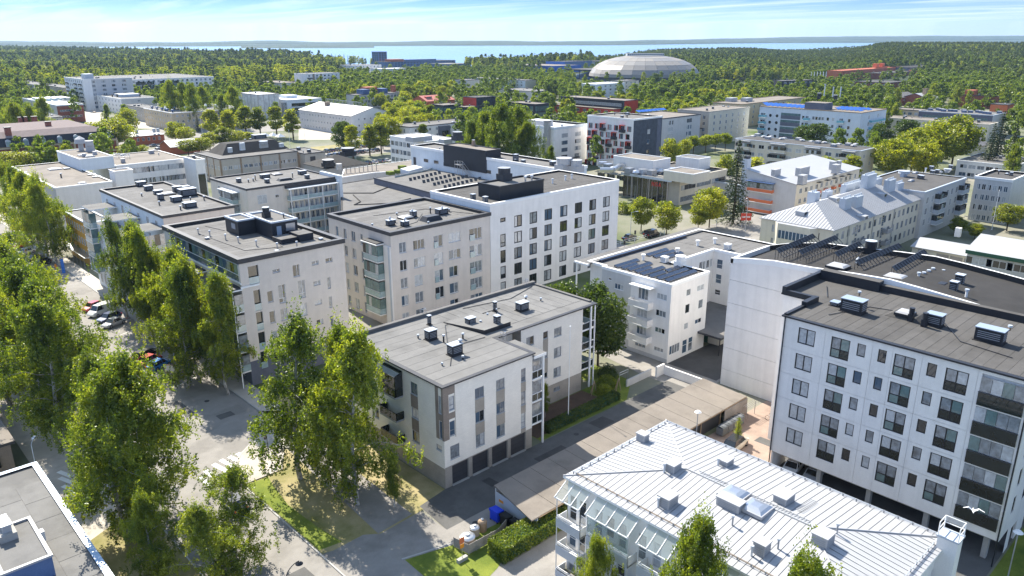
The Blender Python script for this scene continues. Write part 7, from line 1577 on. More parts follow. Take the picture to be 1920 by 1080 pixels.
# trees of the town, placed by where their tops stand
T=[('spruce',1388,258,21.4,'tall dark pointed spruce left of the house with red balcony fronts',1.15),
('street',1420,292,8,'small light-green tree just right of the tall spruce',1.1),('oak',1365,292,7,'light green tree left of the tall spruce',.8),
('oak',1205,372,8,'street tree left of the car on the road by the white block',1.0),('oak',1253,380,8,'street tree in the middle of the trio before the glass-entrance office',1.0),('oak',1335,355,9.5,'broad tree with yellowing crown before the copper-glass office',1.05),('oak',1312,385,6,'lower tree leaning out right of the road trio',1.0),
('bush',1168,378,3,'round shrub left at the foot of the copper-glass office',1.3),('bush',1180,384,2.4,'second round shrub at the foot of the copper-glass office',1.3),
('oak',1480,310,7,'yellow-green tree in front of the long beige block, left of three',1.0),('oak',1552,296,7,'yellow-green tree in front of the long beige block, middle of three',1.0),('street',1600,288,7,'yellow-green tree at the right end of the long beige block',1.3),
('oak',1682,262,9,'big yellow-green tree cluster left part, right of the teal-balcony block',1.3),('oak',1720,245,10,'yellow-green tree behind the cluster, upper left',1.2),('oak',1762,232,11,'tallest yellow-green tree of the cluster below the green-band office',1.3),('oak',1800,220,12,'rounded tree directly under the green glazing band',1.2),('maple',1655,232,9,'dark tree touching the teal-balcony block corner',1.1),('maple',1705,225,10,'dark tree between the two yellow-green ones',1.1),('oak',1740,270,8,'lower yellow-green tree in front of the small beige house',1.1),
('maple',1535,232,9,'dark rounded tree in front of the teal-balcony block',1.2),('maple',1510,236,8,'smaller dark tree left of the rounded one, at the slate glazed wall',1.1),
('spruce',1885,205,21,'ragged dark spruce at the right edge, taller one',1.15),('spruce',1868,228,18,'ragged dark spruce at the right edge, left lower one',1.15),('spruce',1910,228,18,'ragged dark spruce cut by the right edge',1.15),
('linden',1897,383,6.5,'bright green tree at the foot of the leaning white flagpole, right edge',1.2),('oak',1800,408,4.2,'yellowing shrub-like tree behind the garage row, left',1.2),('oak',1832,420,3.6,'yellowing shrub-like tree behind the garage row, right',1.2),
('birch',1905,268,9,'thin pale birch before the low white house, right edge',1.3),
('dbirch',905,205,16,'huge weeping birch group behind the mall, left stem',1.2),('dbirch',935,190,18,'huge weeping birch group behind the mall, tallest',1.2),('dbirch',968,195,17,'huge weeping birch group behind the mall, right of the tallest',1.2),('dbirch',990,225,14,'huge weeping birch group behind the mall, rightmost',1.2),('dbirch',880,222,14,'huge weeping birch group behind the mall, left end',1.0),
('birch',1036,272,8,'slender young birch in front of the stair-tower block',1.0),('oak',1260,262,8,'round tree at the foot of the dark concrete wall',.8),('oak',1285,262,6,'smaller tree right of the dark concrete wall',.8),
('globe',1302,256,7,'clipped lime-green ball tree, left one of four',1.1),('globe',1325,254,7,'clipped lime-green ball tree, second of four',1.1),('globe',1343,252,7,'clipped lime-green ball tree, third of four',1.0),('globe',1362,251,7,'clipped lime-green ball tree, right one of four',1.0),
('street',658,234,9,'street tree in front of the gabled school, leftmost of the trio',1.0),('street',690,230,9,'street tree in front of the gabled school, middle of the trio',1.1),('street',712,228,9,'street tree in front of the gabled school, right of the trio',1.1),('maple',640,228,9,'dark wide tree at the corner of the gabled school',1.0),
('street',392,205,9.5,'street tree before the yellow house, first from the left',1.1),('street',425,204,9.5,'street tree before the yellow house, second from the left',1.15),('street',456,198,10,'street tree before the yellow house, third from the left',1.1),('street',483,198,10,'street tree before the yellow house, fourth from the left',1.1),('street',514,199,10,'street tree before the yellow house, fifth from the left',1.1),('street',545,202,10,'street tree before the yellow house, last before the school',1.15),
('spruce',368,214,9,'small dark conifer at the yellow house wall',1.1),('linden',398,222,6,'grey-green low tree below the conifer',1.0),
('linden',125,224,9,'round yellow-green tree right of the mansard town house',1.1),('linden',163,230,8.5,'round yellow-green tree second right of the mansard house',1.1),('linden',212,222,9.5,'large round tree before the brick cottage',1.3),('linden',185,232,8,'tree between the two big round ones on the square',1.0),('oak',235,205,9,'tree behind the big round one, toward the white low house',1.0),('birch',195,195,9,'birch at the corner of the white low house',1.1),('linden',70,213,7,'yellow-green tree behind the town house chimneys',1.4),
('linden',325,228,7,'yellow-green tree right of the brick cottage',1.1),('linden',345,238,6,'low tree right of the brick cottage, second',1.1),('linden',415,238,6.5,'bushy yellow-green tree before the mansard office, centre',1.2),('linden',390,248,5.5,'bushy yellow-green tree before the mansard office, left',1.3),('linden',440,244,5.5,'bushy yellow-green tree before the mansard office, right',1.2),('linden',462,248,5,'bushy yellow-green tree before the mansard office, far right',1.2),('linden',350,262,4.5,'low yellow-green bush tree left of the mansard office',1.6),('linden',375,258,5,'low yellow-green bush tree beside the mansard office corner',1.4),
('linden',235,270,5,'yellow-green tree behind the letter sign, left',1.5),('linden',265,272,4.5,'yellow-green tree behind the letter sign, right',1.1),
('linden',20,284,6,'yellow-green tree before the town house, bottom left',1.6),('linden',95,276,6,'yellow-green tree before the town house, right of its door',1.2),
('birch',50,196,13,'broad tree left of the red-brown brick block',1.3),('dbirch',75,180,14,'tall tree touching the red-brown brick block roof',1.1),('dbirch',25,190,14,'tall tree at the far left edge behind the town house',1.2),
('dbirch',318,148,17,'birch in the row before the white terrace block, first',1.0),('dbirch',338,152,16,'birch in the row before the white terrace block, second',1.0),('dbirch',358,155,16,'birch in the row before the white terrace block, third',1.0),('dbirch',375,160,14,'birch in the row before the white terrace block, fourth',1.0),
('dbirch',435,160,15,'large tree left of the wrapped building',1.2),('dbirch',412,175,12,'smaller tree left of the wrapped building',1.0),('spruce',555,198,7,'small dark conifer by the pale blue school',1.0),
('linden',650,262-20,7,'x',1.0)][:-1]
for k,px,py,h,l,w_ in T: tp(k,px,py,h*(1.62 if py<300 and k not in('bush','globe','spruce') else 1.12),l,None,w_*(1.35 if k in('street','linden') else 1.1 if k=='oak' else 1),cat='shrub' if k=='bush' else 'tree')
# building footprints, so that no tree grows through a wall
FP=[]
for o in list(sc.objects):
    if o.parent is None and o.get('category') in('building','arena') :
        xs_,ys_=[],[]; zm=0
        ca,sa=math.cos(o.rotation_euler.z),math.sin(o.rotation_euler.z)
        for c in o.children:
            if c.name.split('.')[0] in('wall','wall_core','roof','mansard_roof'):
                for q in c.bound_box:
                    x,y=q[0]+c.location.x,q[1]+c.location.y; xs_.append(o.location.x+x*ca-y*sa); ys_.append(o.location.y+x*sa+y*ca); zm=max(zm,q[2])
        if xs_: FP.append((min(xs_),max(xs_),min(ys_),max(ys_),zm))
def blocked(x,y,m=1.0): return any(a-m<x<b_+m and c-m<y<d+m for a,b_,c,d,_ in FP)
SEEN=[]
for a,b_,c,d,zm in FP:
    cs=[(x*_hf.x+y*_hf.y,x*_rt.x+y*_rt.y) for x in(a,b_) for y in(c,d)]; ds=[q[0] for q in cs]; an=[q[1]/max(q[0],1) for q in cs]
    if min(ds)>200: SEEN.append((min(an),max(an),min(ds),zm))
def hides(x,y,ht,part=.42):
    "would a tree here stand in front of a house the photograph shows clear?"
    d=x*_hf.x+y*_hf.y; a=(x*_rt.x+y*_rt.y)/max(d,1); e=3.5/max(d,1)
    for a0,a1,D,zm in SEEN:
        if a0-e<a<a1+e and d<D and HC-(HC-ht)*D/d>part*zm: return True
    return False
# groves where one tree cannot be told from the next
def grove(kinds,pts,n,h,label,group,w=1.0,hv=.2,name=None):
    "n trees inside a quad of ground given by pixels of tree tops"
    P=[at(px,py,h) for px,py in pts]; done=[]; tries=0
    while len(done)<n and tries<n*140:
        tries+=1; u,v_=rnd.random(),rnd.random(); q=(P[0].lerp(P[1],u)).lerp(P[3].lerp(P[2],u),v_)
        if any((q.x-d.x)**2+(q.y-d.y)**2<(h*.2)**2 for d in done): continue
        if blocked(q.x,q.y,1.5) or (hides(q.x,q.y,h,.55) and rnd.random()<.85): continue
        done.append(q); hh=h*(1+hv*(rnd.random()*2-1)); tree(rnd.choice(kinds),q.x,q.y,hh,label,group,w,name=name)
grove(['street','linden'],[(715,190),(810,195),(820,235),(700,230)],60,12.5,'round street tree in the dense grove between the school and the black pavilions','grove between school and black pavilions',1.15)
grove(['street','linden'],[(1190,205),(1330,165),(1470,190),(1240,215)],60,12.5,'round lime tree in the rows of the big park right of the red school hall','park trees right of the black school',1.1)
grove(['street','linden'],[(1100,172),(1240,178),(1210,200),(1160,186)],16,11,'lime tree in the belt behind the black school wing','trees behind the black school wing',1.1)
grove(['street','linden'],[(1090,208),(1190,208),(1090,214),(1055,214)],10,6.5,'light green young tree between red school hall and white blocks','young trees below the red school hall',1.0)
grove(['birch','street'],[(1030,172),(1075,180),(1070,205),(1050,205)],8,11,'leafy birch beside the left end of the red school hall','birches at the red school hall',1.0)
grove(['street','linden'],[(1330,150),(1450,152),(1440,176),(1300,172)],26,11,'round tree in the far rows by the sports field','tree rows by the sports field',1.1)
grove(['oak','maple','dbirch'],[(1480,150),(1600,172),(1610,190),(1490,185)],14,13,'dark tree clump in front of the black conference hall','dark clump before the conference hall',1.0)
grove(['dbirch','birch'],[(1600,165),(1690,160),(1690,200),(1640,205)],16,14,'birch in the stand behind the teal-balcony block','birches behind the teal-balcony block',1.1)
grove(['forestdec','dbirch'],[(1690,140),(1920,128),(1920,165),(1700,172)],60,15,'broad tree of the dense wood above the white-roofed school','wood above the white-roofed school',1.2)
grove(['dbirch','birch'],[(480,128),(640,150),(610,168),(400,150)],50,14,'tall tree in the wood behind the wrapped building','wood behind the wrapped building',1.1)
grove(['dbirch','linden'],[(640,160),(850,150),(850,176),(640,178)],44,13.5,'leafy tree in the belt behind the grey-blue school','belt behind the grey-blue school',1.1)
grove(['dbirch','forestdec'],[(1000,140),(1130,135),(1130,152),(1000,155)],30,15,'tall tree in the stand before the blue hall and dome','stand before blue hall and dome',1.1)
grove(['maple','forestdec'],[(1225,138),(1275,135),(1275,160),(1235,160)],6,15,'large dark tree covering the foot of the dome','dark trees at the dome foot',1.2)
grove(['dbirch','forestdec'],[(0,135),(115,145),(60,205),(0,210)],22,15,'big tree of the green belt at the far left','green belt at the far left',1.2)
grove(['linden','street'],[(500,236),(560,232),(560,228),(500,226)],4,5,'small tree on the light square below the gabled school','small trees on the square')if 0 else None
# ---- fill between the houses, part of the same far wood mass ----
CLEAR=[[at(px,py,0) for px,py in q_] for q_ in ([(555,300),(780,300),(780,228),(555,228)],[(100,310),(560,290),(560,232),(100,232)],[(150,240),(215,240),(200,195),(150,195)],[(1345,182),(1470,172),(1470,152),(1345,154)],[(1100,330),(1420,345),(1420,290),(1240,290)])]
def inpoly(x,y,p):
    c=False
    for i in range(len(p)):
        a,b_=p[i],p[i-1]
        if (a.y>y)!=(b_.y>y) and x<(b_.x-a.x)*(y-a.y)/(b_.y-a.y)+a.x: c=not c
    return c
fill=[];rf=random.Random(77)
df=300.0
while df<1200:
    step=8.5; lt=-df*.75
    while lt<df*.75:
        lt+=step; d2=df+rf.uniform(-4,4); l2=lt+rf.uniform(-4,4); x,y=world(d2,l2)
        if x<46 or 128<x<152 and y<520 or (90<y<116): continue
        if math.sin(x*.021+1)*math.sin(y*.024)+rf.uniform(-.5,.5)<(-.6 if d2>400 else 0): continue
        if blocked(x,y,4): continue
        if hides(x,y,11,.5) and rf.random()<.93: continue
        if any(inpoly(x,y,c) for c in CLEAR): continue
        fill.append((x,y,rf.choice([5,6,5,6,1,5] if rf.random()<.95 else [7])))
    df+=step
for _ in range(900):
    d2=rf.uniform(60,420); l2=d2*rf.uniform(.70,1.5); x,y=world(d2,l2)
    if blocked(x,y,6) or (x<98 and y>-8) or (90<y<116): continue
    fill.append((x,y,rf.choice([5,6,1,5])))
print('fill',len(fill))
# ---- the far wood: individuals nobody could count, one object ----
protos=[]
pc=bpy.data.collections.new('wood_sources')
for k in ('forestdec','pine','townfill','spruce'):
    for cm,tm,h0 in (PROT[k] if k!='spruce' else [spruce(81,h=15,rx=2.6,n=650,size=.9,lay=10)]):
        o=bpy.data.objects.new('source_tree',cm); protos.append((o,h0,k)); pc.objects.link(o)
xs_=[];kk=[];sc_=[]
rw=random.Random(5)
def cityspan(df,a):
    "0 = town, 1 = wood"
    edge=620+ (0 if a<-.3 else 0)
    if a<-.36: edge=560+900*0
    return df>edge
cells=0
df=520.0
while df<4300:
    step=8.6+df*.0018; 
    lt=-df*.80
    while lt<df*.80:
        d2=df+rw.uniform(-.5,.5)*step; l2=lt+rw.uniform(-.5,.5)*step; lt+=step; a=l2/d2
        if a<-.72 or a>.74: continue
        if d2>shore(a)-25: continue
        # where the town ends, by bearing
        te=[(-.8,560),(-.5,640),(-.42,760),(-.3,700),(-.2,900),(-.08,1130),(.05,1150),(.14,1130),(.25,930),(.33,900),(.42,1130),(.55,900),(.75,620)]
        for (p,q_),(r_,s_) in zip(te[:-1],te[1:]):
            if p<=a<=r_: e=q_+(s_-q_)*(a-p)/(r_-p); break
        if d2<e: continue
        x,y=world(d2,l2)
        if blocked(x,y,3) or (d2<1500 and hides(x,y,14.5,.4) and rw.random()<.96): continue
        if -.21<a<-.06 and 1080<d2<1460: continue
        pine=rw.random()<(.72 if a>.12 else (.5 if d2>1500 else .22))+.45*math.sin(x*.007+2)*math.sin(y*.009); 
        k=rw.choice([3,4,3,4,7]) if pine else rw.choice([0,1,2])
        xs_.append((x,y,terr(x,y)-.3)); kk.append(k); s_=rw.uniform(.8,1.35)*(1.22+.2*math.sin(x*.011)*math.sin(y*.013)+.15*(d2>1500)); 
        if a>.1: s_=min(s_*.92,1.25)
        sc_.append(s_)
    df+=step
for x,y,k in fill: xs_.append((x,y,terr(x,y)-.2)); kk.append(k); sc_.append(rw.uniform(.75,1.2))
wm=bpy.data.meshes.new('far_wood'); wm.vertices.add(len(xs_)); wm.vertices.foreach_set('co',np.array(xs_,dtype=np.float32).reshape(-1))
for nm,ty,arr in (('kind_index','INT',np.array(kk,dtype=np.int32)),('tree_scale','FLOAT',np.array(sc_,dtype=np.float32)),('turn','FLOAT',np.random.default_rng(3).random(len(xs_)).astype(np.float32)*6.28)):
    at_=wm.attributes.new(nm,ty,'POINT'); at_.data.foreach_set('value',arr)
print('far wood trees',len(xs_))
wood=link(wm,'far_wood'); tag(wood,'dense mixed wood of pines and birches reaching to the lake','wood',kind='stuff')
gn=bpy.data.node_groups.new('scatter_trees','GeometryNodeTree'); gn.interface.new_socket('Geometry',in_out='INPUT',socket_type='NodeSocketGeometry'); gn.interface.new_socket('Geometry',in_out='OUTPUT',socket_type='NodeSocketGeometry')
n=gn.nodes.new; l=gn.links.new
gi,go=n('NodeGroupInput'),n('NodeGroupOutput'); ip=n('GeometryNodeInstanceOnPoints'); jn=n('GeometryNodeJoinGeometry') if False else None
g2i=n('GeometryNodeGeometryToInstance')
for o,h0,k in protos:
    oi=n('GeometryNodeObjectInfo'); oi.inputs['Object'].default_value=o; oi.inputs['As Instance'].default_value=True; l(oi.outputs['Geometry'],g2i.inputs[0])
def attr(nm,ty):
    x=n('GeometryNodeInputNamedAttribute'); x.data_type=ty; x.inputs['Name'].default_value=nm; return [s for s in x.outputs if s.enabled and s.name=='Attribute'][0]
ip.inputs['Pick Instance'].default_value=True
l(gi.outputs[0],ip.inputs['Points']); l(g2i.outputs[0],ip.inputs['Instance']); l(attr('kind_index','INT'),ip.inputs['Instance Index'])
cx_=n('ShaderNodeCombineXYZ'); l(attr('turn','FLOAT'),cx_.inputs[2]); l(cx_.outputs[0],ip.inputs['Rotation'])
l(attr('tree_scale','FLOAT'),ip.inputs['Scale']); l(ip.outputs[0],go.inputs[0])
wood.modifiers.new('scatter','NODES').node_group=gn
# haze: one closed box round the place
HZ=MB(); q=[world(d,l_) for d,l_ in ((-300,-10000),(-300,10000),(11800,10000),(11800,-10000))]
hz=HZ.prism(q,-8.5,140,'white_paint'); hz.m=['white_paint']*len(hz.m)
ho=link(hz.mesh('haze'),'haze'); ho.data.materials.clear(); ho['kind']='stuff'
hm=bpy.data.materials.new('haze_air'); hm.use_nodes=True; t=hm.node_tree; t.nodes.clear(); o_=t.nodes.new('ShaderNodeOutputMaterial'); pv=t.nodes.new('ShaderNodeVolumePrincipled')
pv.inputs['Color'].default_value=(.50,.72,1,1); pv.inputs['Density'].default_value=0.00005; pv.inputs['Anisotropy'].default_value=0.2
t.links.new(pv.outputs[0],o_.inputs['Volume']); ho.data.materials.append(hm)
# ================= vehicles, street furniture, small things =================
def paint(name,c): return mat(name,c,rough=.25,kind='flat',spec=.6,coat=.6)
CARC={'white':(.75,.75,.74),'black':(.015,.015,.017),'red':(.5,.03,.02),'blue':(.03,.20,.60),'silver':(.42,.43,.45),'grey':(.13,.14,.15),'cream':(.70,.62,.48),'navy':(.02,.04,.12)}
for k,c in CARC.items(): paint('car_'+k,c)
mat('tyre',(.02,.02,.02),rough=.9,kind='flat'); mat('rim',(.4,.4,.42),rough=.3,kind='flat',metal=.8); mat('tail_red',(.6,.01,.01),rough=.2,kind='flat'); mat('lamp_glass',(.8,.82,.85),rough=.1,kind='flat')
CM={}
def carmesh(col,kind,roofc=None):
    key=(col,kind,roofc)
    if key in CM: return CM[key]
    L_,Wd,H={'suv':(4.5,1.86,1.64),'sedan':(4.6,1.8,1.42),'hatch':(4.0,1.74,1.5),'van':(5.0,1.95,2.0),'estate':(4.7,1.82,1.48)}[kind]
    hw=Wd/2; bl=H*.60 if kind!='van' else 1.15
    # stations: x, bottom, belt height, belt halfwidth, roof height, roof halfwidth
    nose={'van':.95,'suv':1.15,'sedan':1.25,'hatch':1.0,'estate':1.25}[kind]; tail={'van':.12,'suv':.35,'sedan':1.0,'hatch':.3,'estate':.3}[kind]
    x=L_/2
    st=[(x,.42,.62,hw*.72),(x-.12,.26,.74,hw*.88),(x-.5,.2,bl-.12,hw*.97),(x-nose,.2,bl-.02,hw),(0,.2,bl,hw),(-x+tail,.2,bl,hw),(-x+.22,.24,bl-.03,hw*.96),(-x+.04,.32,bl-.1,hw*.88),(-x,.45,bl-.2,hw*.8)]
    mb=MB(); c='car_'+col; pr=None
    for s in st:
        X,b0,b1,w=s; ring=[(X,-w*.92,b0),(X,-w,b0+.2),(X,-w,(b0+b1)/2+.1),(X,-w*.95,b1-.03),(X,-w*.84,b1),(X,w*.84,b1),(X,w*.95,b1-.03),(X,w,(b0+b1)/2+.1),(X,w,b0+.2),(X,w*.92,b0)]
        if pr:
            for k in range(9): mb.quad(pr[k],ring[k],ring[k+1],pr[k+1],c)
        else: mb.v+=ring; mb.f.append(tuple(range(10))); mb.m.append(c)
        pr=ring
    i=len(mb.v); mb.v+=pr; mb.f.append(tuple(range(i,i+10))); mb.m.append(c)
    # roof panel and pillars
    f0,f1=x-nose-.55,(-x+tail+.45 if kind!='van' else -x+.2); rw_=hw*.70
    rc='car_'+(roofc or col)
    mb.box(f1,-rw_,H-.07,f0,rw_,H,rc)
    def pil(xa,xb): 
        for s in(-1,1): mb.tube((xa,s*hw*.86,bl-.02),(xb,s*rw_,H-.03),.045,rc,5)
    pil(x-nose+.02,f0); pil(-x+tail-.05 if kind!='van' else -x+.1,f1); pil(.05,.05)
    if kind=='van': mb.box(-x+.1,-hw*.9,bl,-.1,hw*.9,H-.02,rc)
    body_=mb.mesh('body')
    g=MB(); A=(x-nose+.05,hw*.82,bl-.02);xf=x-nose;xr=(-x+tail) if kind!='van' else -x+.12
    g.quad((xf,-hw*.82,bl),(xf,hw*.82,bl),(f0,rw_*.97,H-.05),(f0,-rw_*.97,H-.05),'glass_dark').quad((xr-.02,-hw*.82,bl),(xr-.02,hw*.82,bl),(f1,rw_*.97,H-.05),(f1,-rw_*.97,H-.05),'glass_dark')
    for s in(-1,1): g.quad((xf,s*hw*.85,bl),(xr,s*hw*.85,bl),(f1,s*rw_,H-.06),(f0,s*rw_,H-.06),'glass_dark')
    gl=g.mesh('windows')
    w=MB().tube((0,-.11,0),(0,.11,0),.33,'tyre',16).tube((0,-.125,0),(0,.125,0),.2,'rim',10).mesh('wheel')
    hl=MB().box(-.06,-.16,-.06,.05,.16,.07,'lamp_glass').mesh('headlight'); tl=MB().box(-.05,-.14,-.1,.04,.14,.12,'tail_red').mesh('tail_light')
    CM[key]=(body_,gl,w,hl,tl,L_,hw,bl); return CM[key]
def car(x,y,ang,col,kind,label,group=None,roofc=None,z=.02):
    bm,gl,w,hl,tl,L_,hw,bl=carmesh(col,kind,roofc)
    t=thing('parked_car',label,'car' if kind!='van' else 'van',(x,y,z),R(ang),group)
    link(bm,'body',t);link(gl,'windows',t)
    for sx in(-1,1):
        for sy in(-1,1): link(w,'wheel',t,(sx*L_*.3,sy*(hw-.1),.33))
    for sy in(-1,1): link(hl,'headlight',t,(L_/2-.12,sy*hw*.68,.66)); link(tl,'tail_light',t,(-L_/2+.03,sy*hw*.74,bl-.18))
    return t
def carp(px,py,ang,col,kind,label,group=None): q=at(px,py,.7); return car(q.x,q.y,ang,col,kind,label,group)
car(80.6,44.1,5,'cream','suv','cream white crossover with black roof and red tail lamps on the red paving',roofc='black',z=.04)
car(80.9,36.4,188,'white','sedan','white sedan nose-out under the panel block, beside the first pier'); car(81.3,33.9,8,'silver','sedan','silver sedan tail-out under the panel block, next to the white one')
car(36.3,126.8,25,'black','estate','black car with pale roof glare in the avenue parking bay, left of the red one'); car(36.0,123.9,25,'red','hatch','bright red hatchback parked on the avenue between black and blue cars'); car(36.4,121.0,25,'blue','hatch','light blue small car parked on the avenue beside the red one')
car(37.6,154.5,205,'white','van','white van in the avenue parking bay farther up'); car(37.6,149.8,205,'navy','estate','dark blue estate car beside the white van'); car(37.4,146.3,205,'silver','sedan','silver sedan below the dark blue estate'); car(37.2,158.5,205,'red','hatch','red car roof just showing between birch crowns by the white van')
car(28.2,75.6,88,'black','suv','dark car with grey roof and red tail lamps driving down the avenue',z=.01)
car(38,200,205,'black','suv','black car in the avenue bay before the ochre house'); car(38,206,205,'grey','sedan','grey car in the avenue bay near the orange-clad stand'); car(38,214,205,'white','sedan','white car in the avenue bay higher up'); car(38,222,205,'red','hatch','red hatchback higher up the avenue under the birches'); car(38,231,205,'black','van','dark van at the far end of the avenue bay')
carp(1222,439,0,'black','van','black van on the cross road between street trees'); carp(1180,444,0,'black','sedan','dark car on the cross road at the white block corner')
carp(1352,325,60,'white','sedan','white car behind the copper-glass office, left of the spruce'); carp(1343,331,60,'red','hatch','red car near the clipped ball trees')
carp(1818,497,80,'white','estate','white car beside the garage row at the green-trimmed house')
for i,(px,py,c,k) in enumerate(((288,272,'grey','sedan'),(301,276,'white','estate'),(309,280,'black','suv'),(296,280,'silver','sedan'))): carp(px,py,20,c,k,['grey car before the brick cottage','white car before the brick cottage','black car before the brick cottage, right end','silver car before the brick cottage, nearest row'][i])
carp(176,209,80,'cream','sedan','tan car on the bright yard behind the red-brown brick block')
ci=0
for r,(p,q,n) in enumerate((((612,283),(690,272),9),((618,291),(705,281),10),((690,305),(725,300),4))):
    for k in range(n):
        px,py=p[0]+(q[0]-p[0])*k/(n-1),p[1]+(q[1]-p[1])*k/(n-1)
        carp(px,py,95,rnd.choice(['white','silver','black','grey','white','navy']),rnd.choice(['sedan','hatch','estate','suv']),'parked car in the sunlit car park behind the mall','cars in the car park behind the mall')
# street lamps
def lamp(x,y,h,label,style='globe',ang=0,arm=1.2,z=0):
    t=thing('street_lamp',label,'lamp',(x,y,z),R(ang))
    if style=='disc':
        link(MB().tube((0,0,0),(0,0,h),.06,'grey_metal',8).mesh('pole'),'pole',t); link(MB().tube((0,0,h),(0,0,h+.12),.12,'grey_metal',12,r2=.45).tube((0,0,h+.12),(0,0,h+.3),.45,'white_paint',16,r2=.25).mesh('lamp_head'),'lamp_head',t)
    elif style=='arch':
        mb=MB().tube((0,0,0),(0,0,h*.82),.06,'black_metal',8)
        pv=(0,0,h*.82)
        for k in range(1,9):
            a=k/8*math.pi*.62; c=(arm*(1-math.cos(a)),0,h*.82+arm*.8*math.sin(a)); mb.tube(pv,c,.045,'black_metal',6); pv=c
        link(mb.mesh('pole'),'pole',t); link(MB().tube((pv[0],0,pv[2]-.05),(pv[0],0,pv[2]-.3),.12,'black_metal',12,r2=.36).tube((pv[0],0,pv[2]-.3),(pv[0],0,pv[2]-.42),.34,'black_metal',12,r2=.2).mesh('lamp_head'),'lamp_head',t)
    elif style=='lantern':
        link(MB().tube((0,0,0),(0,0,h),.05,'black_metal',8).tube((0,0,h),(.5,0,h+.1),.03,'black_metal',6).mesh('pole'),'pole',t); link(MB().tube((.3,0,h),(.3,0,h-.4),.22,'black_metal',10,r2=.14).mesh('lamp_head'),'lamp_head',t)
    else:
        link(MB().tube((0,0,0),(0,0,h),.08,'pale_metal',8,r2=.05).tube((0,0,h),(arm,0,h+.35),.04,'pale_metal',6).mesh('pole'),'pole',t); link(MB().box(arm-.1,-.14,h+.3,arm+.6,.14,h+.42,'pale_metal').mesh('lamp_head'),'lamp_head',t)
    return t
lamp(36.1,82.9,3.2,'black lantern lamp at the zebra crossing kerb','lantern',200); q=at(550,1052,5.2); lamp(q.x-1.0,q.y-.3,4.8,'black arched lamp at the bottom edge over the footpath','arch',15)
lamp(77.1,12.4,5.4,'disc-topped lamp at the right foot of the panel block','disc'); lamp(77.5,48.0,4.6,'disc-topped lamp by the carport end and recycling bins','disc')
lamp(13.6,95.5,5.5,'tall slanting twin-stay lamp by the kiosk at the left edge','street',60,.8)
q=at(1402,425,0)
for i,(px,py,h,l) in enumerate(((1397,435,9,'slim lamp pole right of the tall spruce'),(1343,425,7,'lamp on the road left of the spruce'),(1182,440,6,'lamp post beside the road at the white block'),(1370,342,8,'lamp among trees at the small beige road'),(1445,392,7,'curved lamp before the red balcony house'),(1600,330,7,'lamp in the gap right of the white shed roof'),(668,306,9,'lamp post before the trio of street trees'),(655,292,8,'second lamp post at the car park edge'),(268,222,5,'lamp on the square before the yellow house'),(283,238,6,'lamp near the brick cottage'),(572,262,7,'pole lamp on the light square'),(1150,366,4,'low lamp at the office corner'),(1190,372,4,'low lamp before the copper-glass office'))):
    q=at(px,py,0); lamp(q.x,q.y,h,l,'street',rnd.random()*360)
# flagpoles
def pole(x,y,h,label,r=.07,name='flagpole'):
    t=thing(name,label,'flagpole',(x,y,0)); link(MB().tube((0,0,0),(0,0,h),r,'white_paint',10,r2=r*.6).mesh('pole'),'pole',t); link(MB().tube((0,0,h),(0,0,h+.15),r*1.4,'white_paint',8).mesh('finial'),'finial',t); link(MB().box(-.25,-.25,0,.25,.25,.3,'concrete').mesh('base'),'base',t)
pole(70.6,63.9,13.7,'tall white flagpole at the hedge beside the brick house')
q=at(1859,433,0); pole(q.x,q.y,11,'white flagpole beside the grey panel wing, right',.1)
for px,py,h,l in ((1391,418,8,'white flagpole just behind the red road sign'),(381,264,11,'pole above the yellow-green bushes, left of centre'),(104,272,13,'flagpole before the mansard town house'),(545,285,10,'dark pole at the mansard office corner')):
    q=at(px,py,0); pole(q.x,q.y,h,l,.09)
for i in range(6): q=at(1520+i*5.6,147,8); t=thing('flag','white flag on its pole by the black conference hall','flag',(q.x,q.y,0),0,'flags by the conference hall'); link(MB().tube((0,0,0),(0,0,15),.15,'white_paint',5).mesh('pole'),'pole',t); link(MB().box(0,-.03,10,1.3,.03,14.6,'membrane_white').mesh('cloth'),'cloth',t)
def letters(parent,word,x0,z0,hgt,y,m='white_paint',r=.09,adv=.85):
    for i,ch in enumerate(word):
        mb=MB(); 
        for (ax,az_),(bx2,bz) in STR[ch]: mb.tube(((ax*hgt),0,az_*hgt),((bx2*hgt),0,bz*hgt),hgt*r,m,4)
        link(mb.mesh('letter'),'letter',parent,(x0+i*hgt*adv,y,z0))
STR.update({'H':[((0,0),(0,1)),((.6,0),(.6,1)),((0,.5),(.6,.5))],'O':[((0,.1),(0,.9)),((0,.9),(.6,.9)),((.6,.9),(.6,.1)),((.6,.1),(0,.1))],'N':[((0,0),(0,1)),((0,1),(.6,0)),((.6,0),(.6,1))],'P':[((0,0),(0,1)),((0,1),(.6,.85)),((.6,.85),(.6,.6)),((.6,.6),(0,.5))],'R':[((0,0),(0,1)),((0,1),(.6,.85)),((.6,.85),(.6,.6)),((.6,.6),(0,.5)),((.2,.5),(.6,0))],'I':[((.3,0),(.3,1))]})
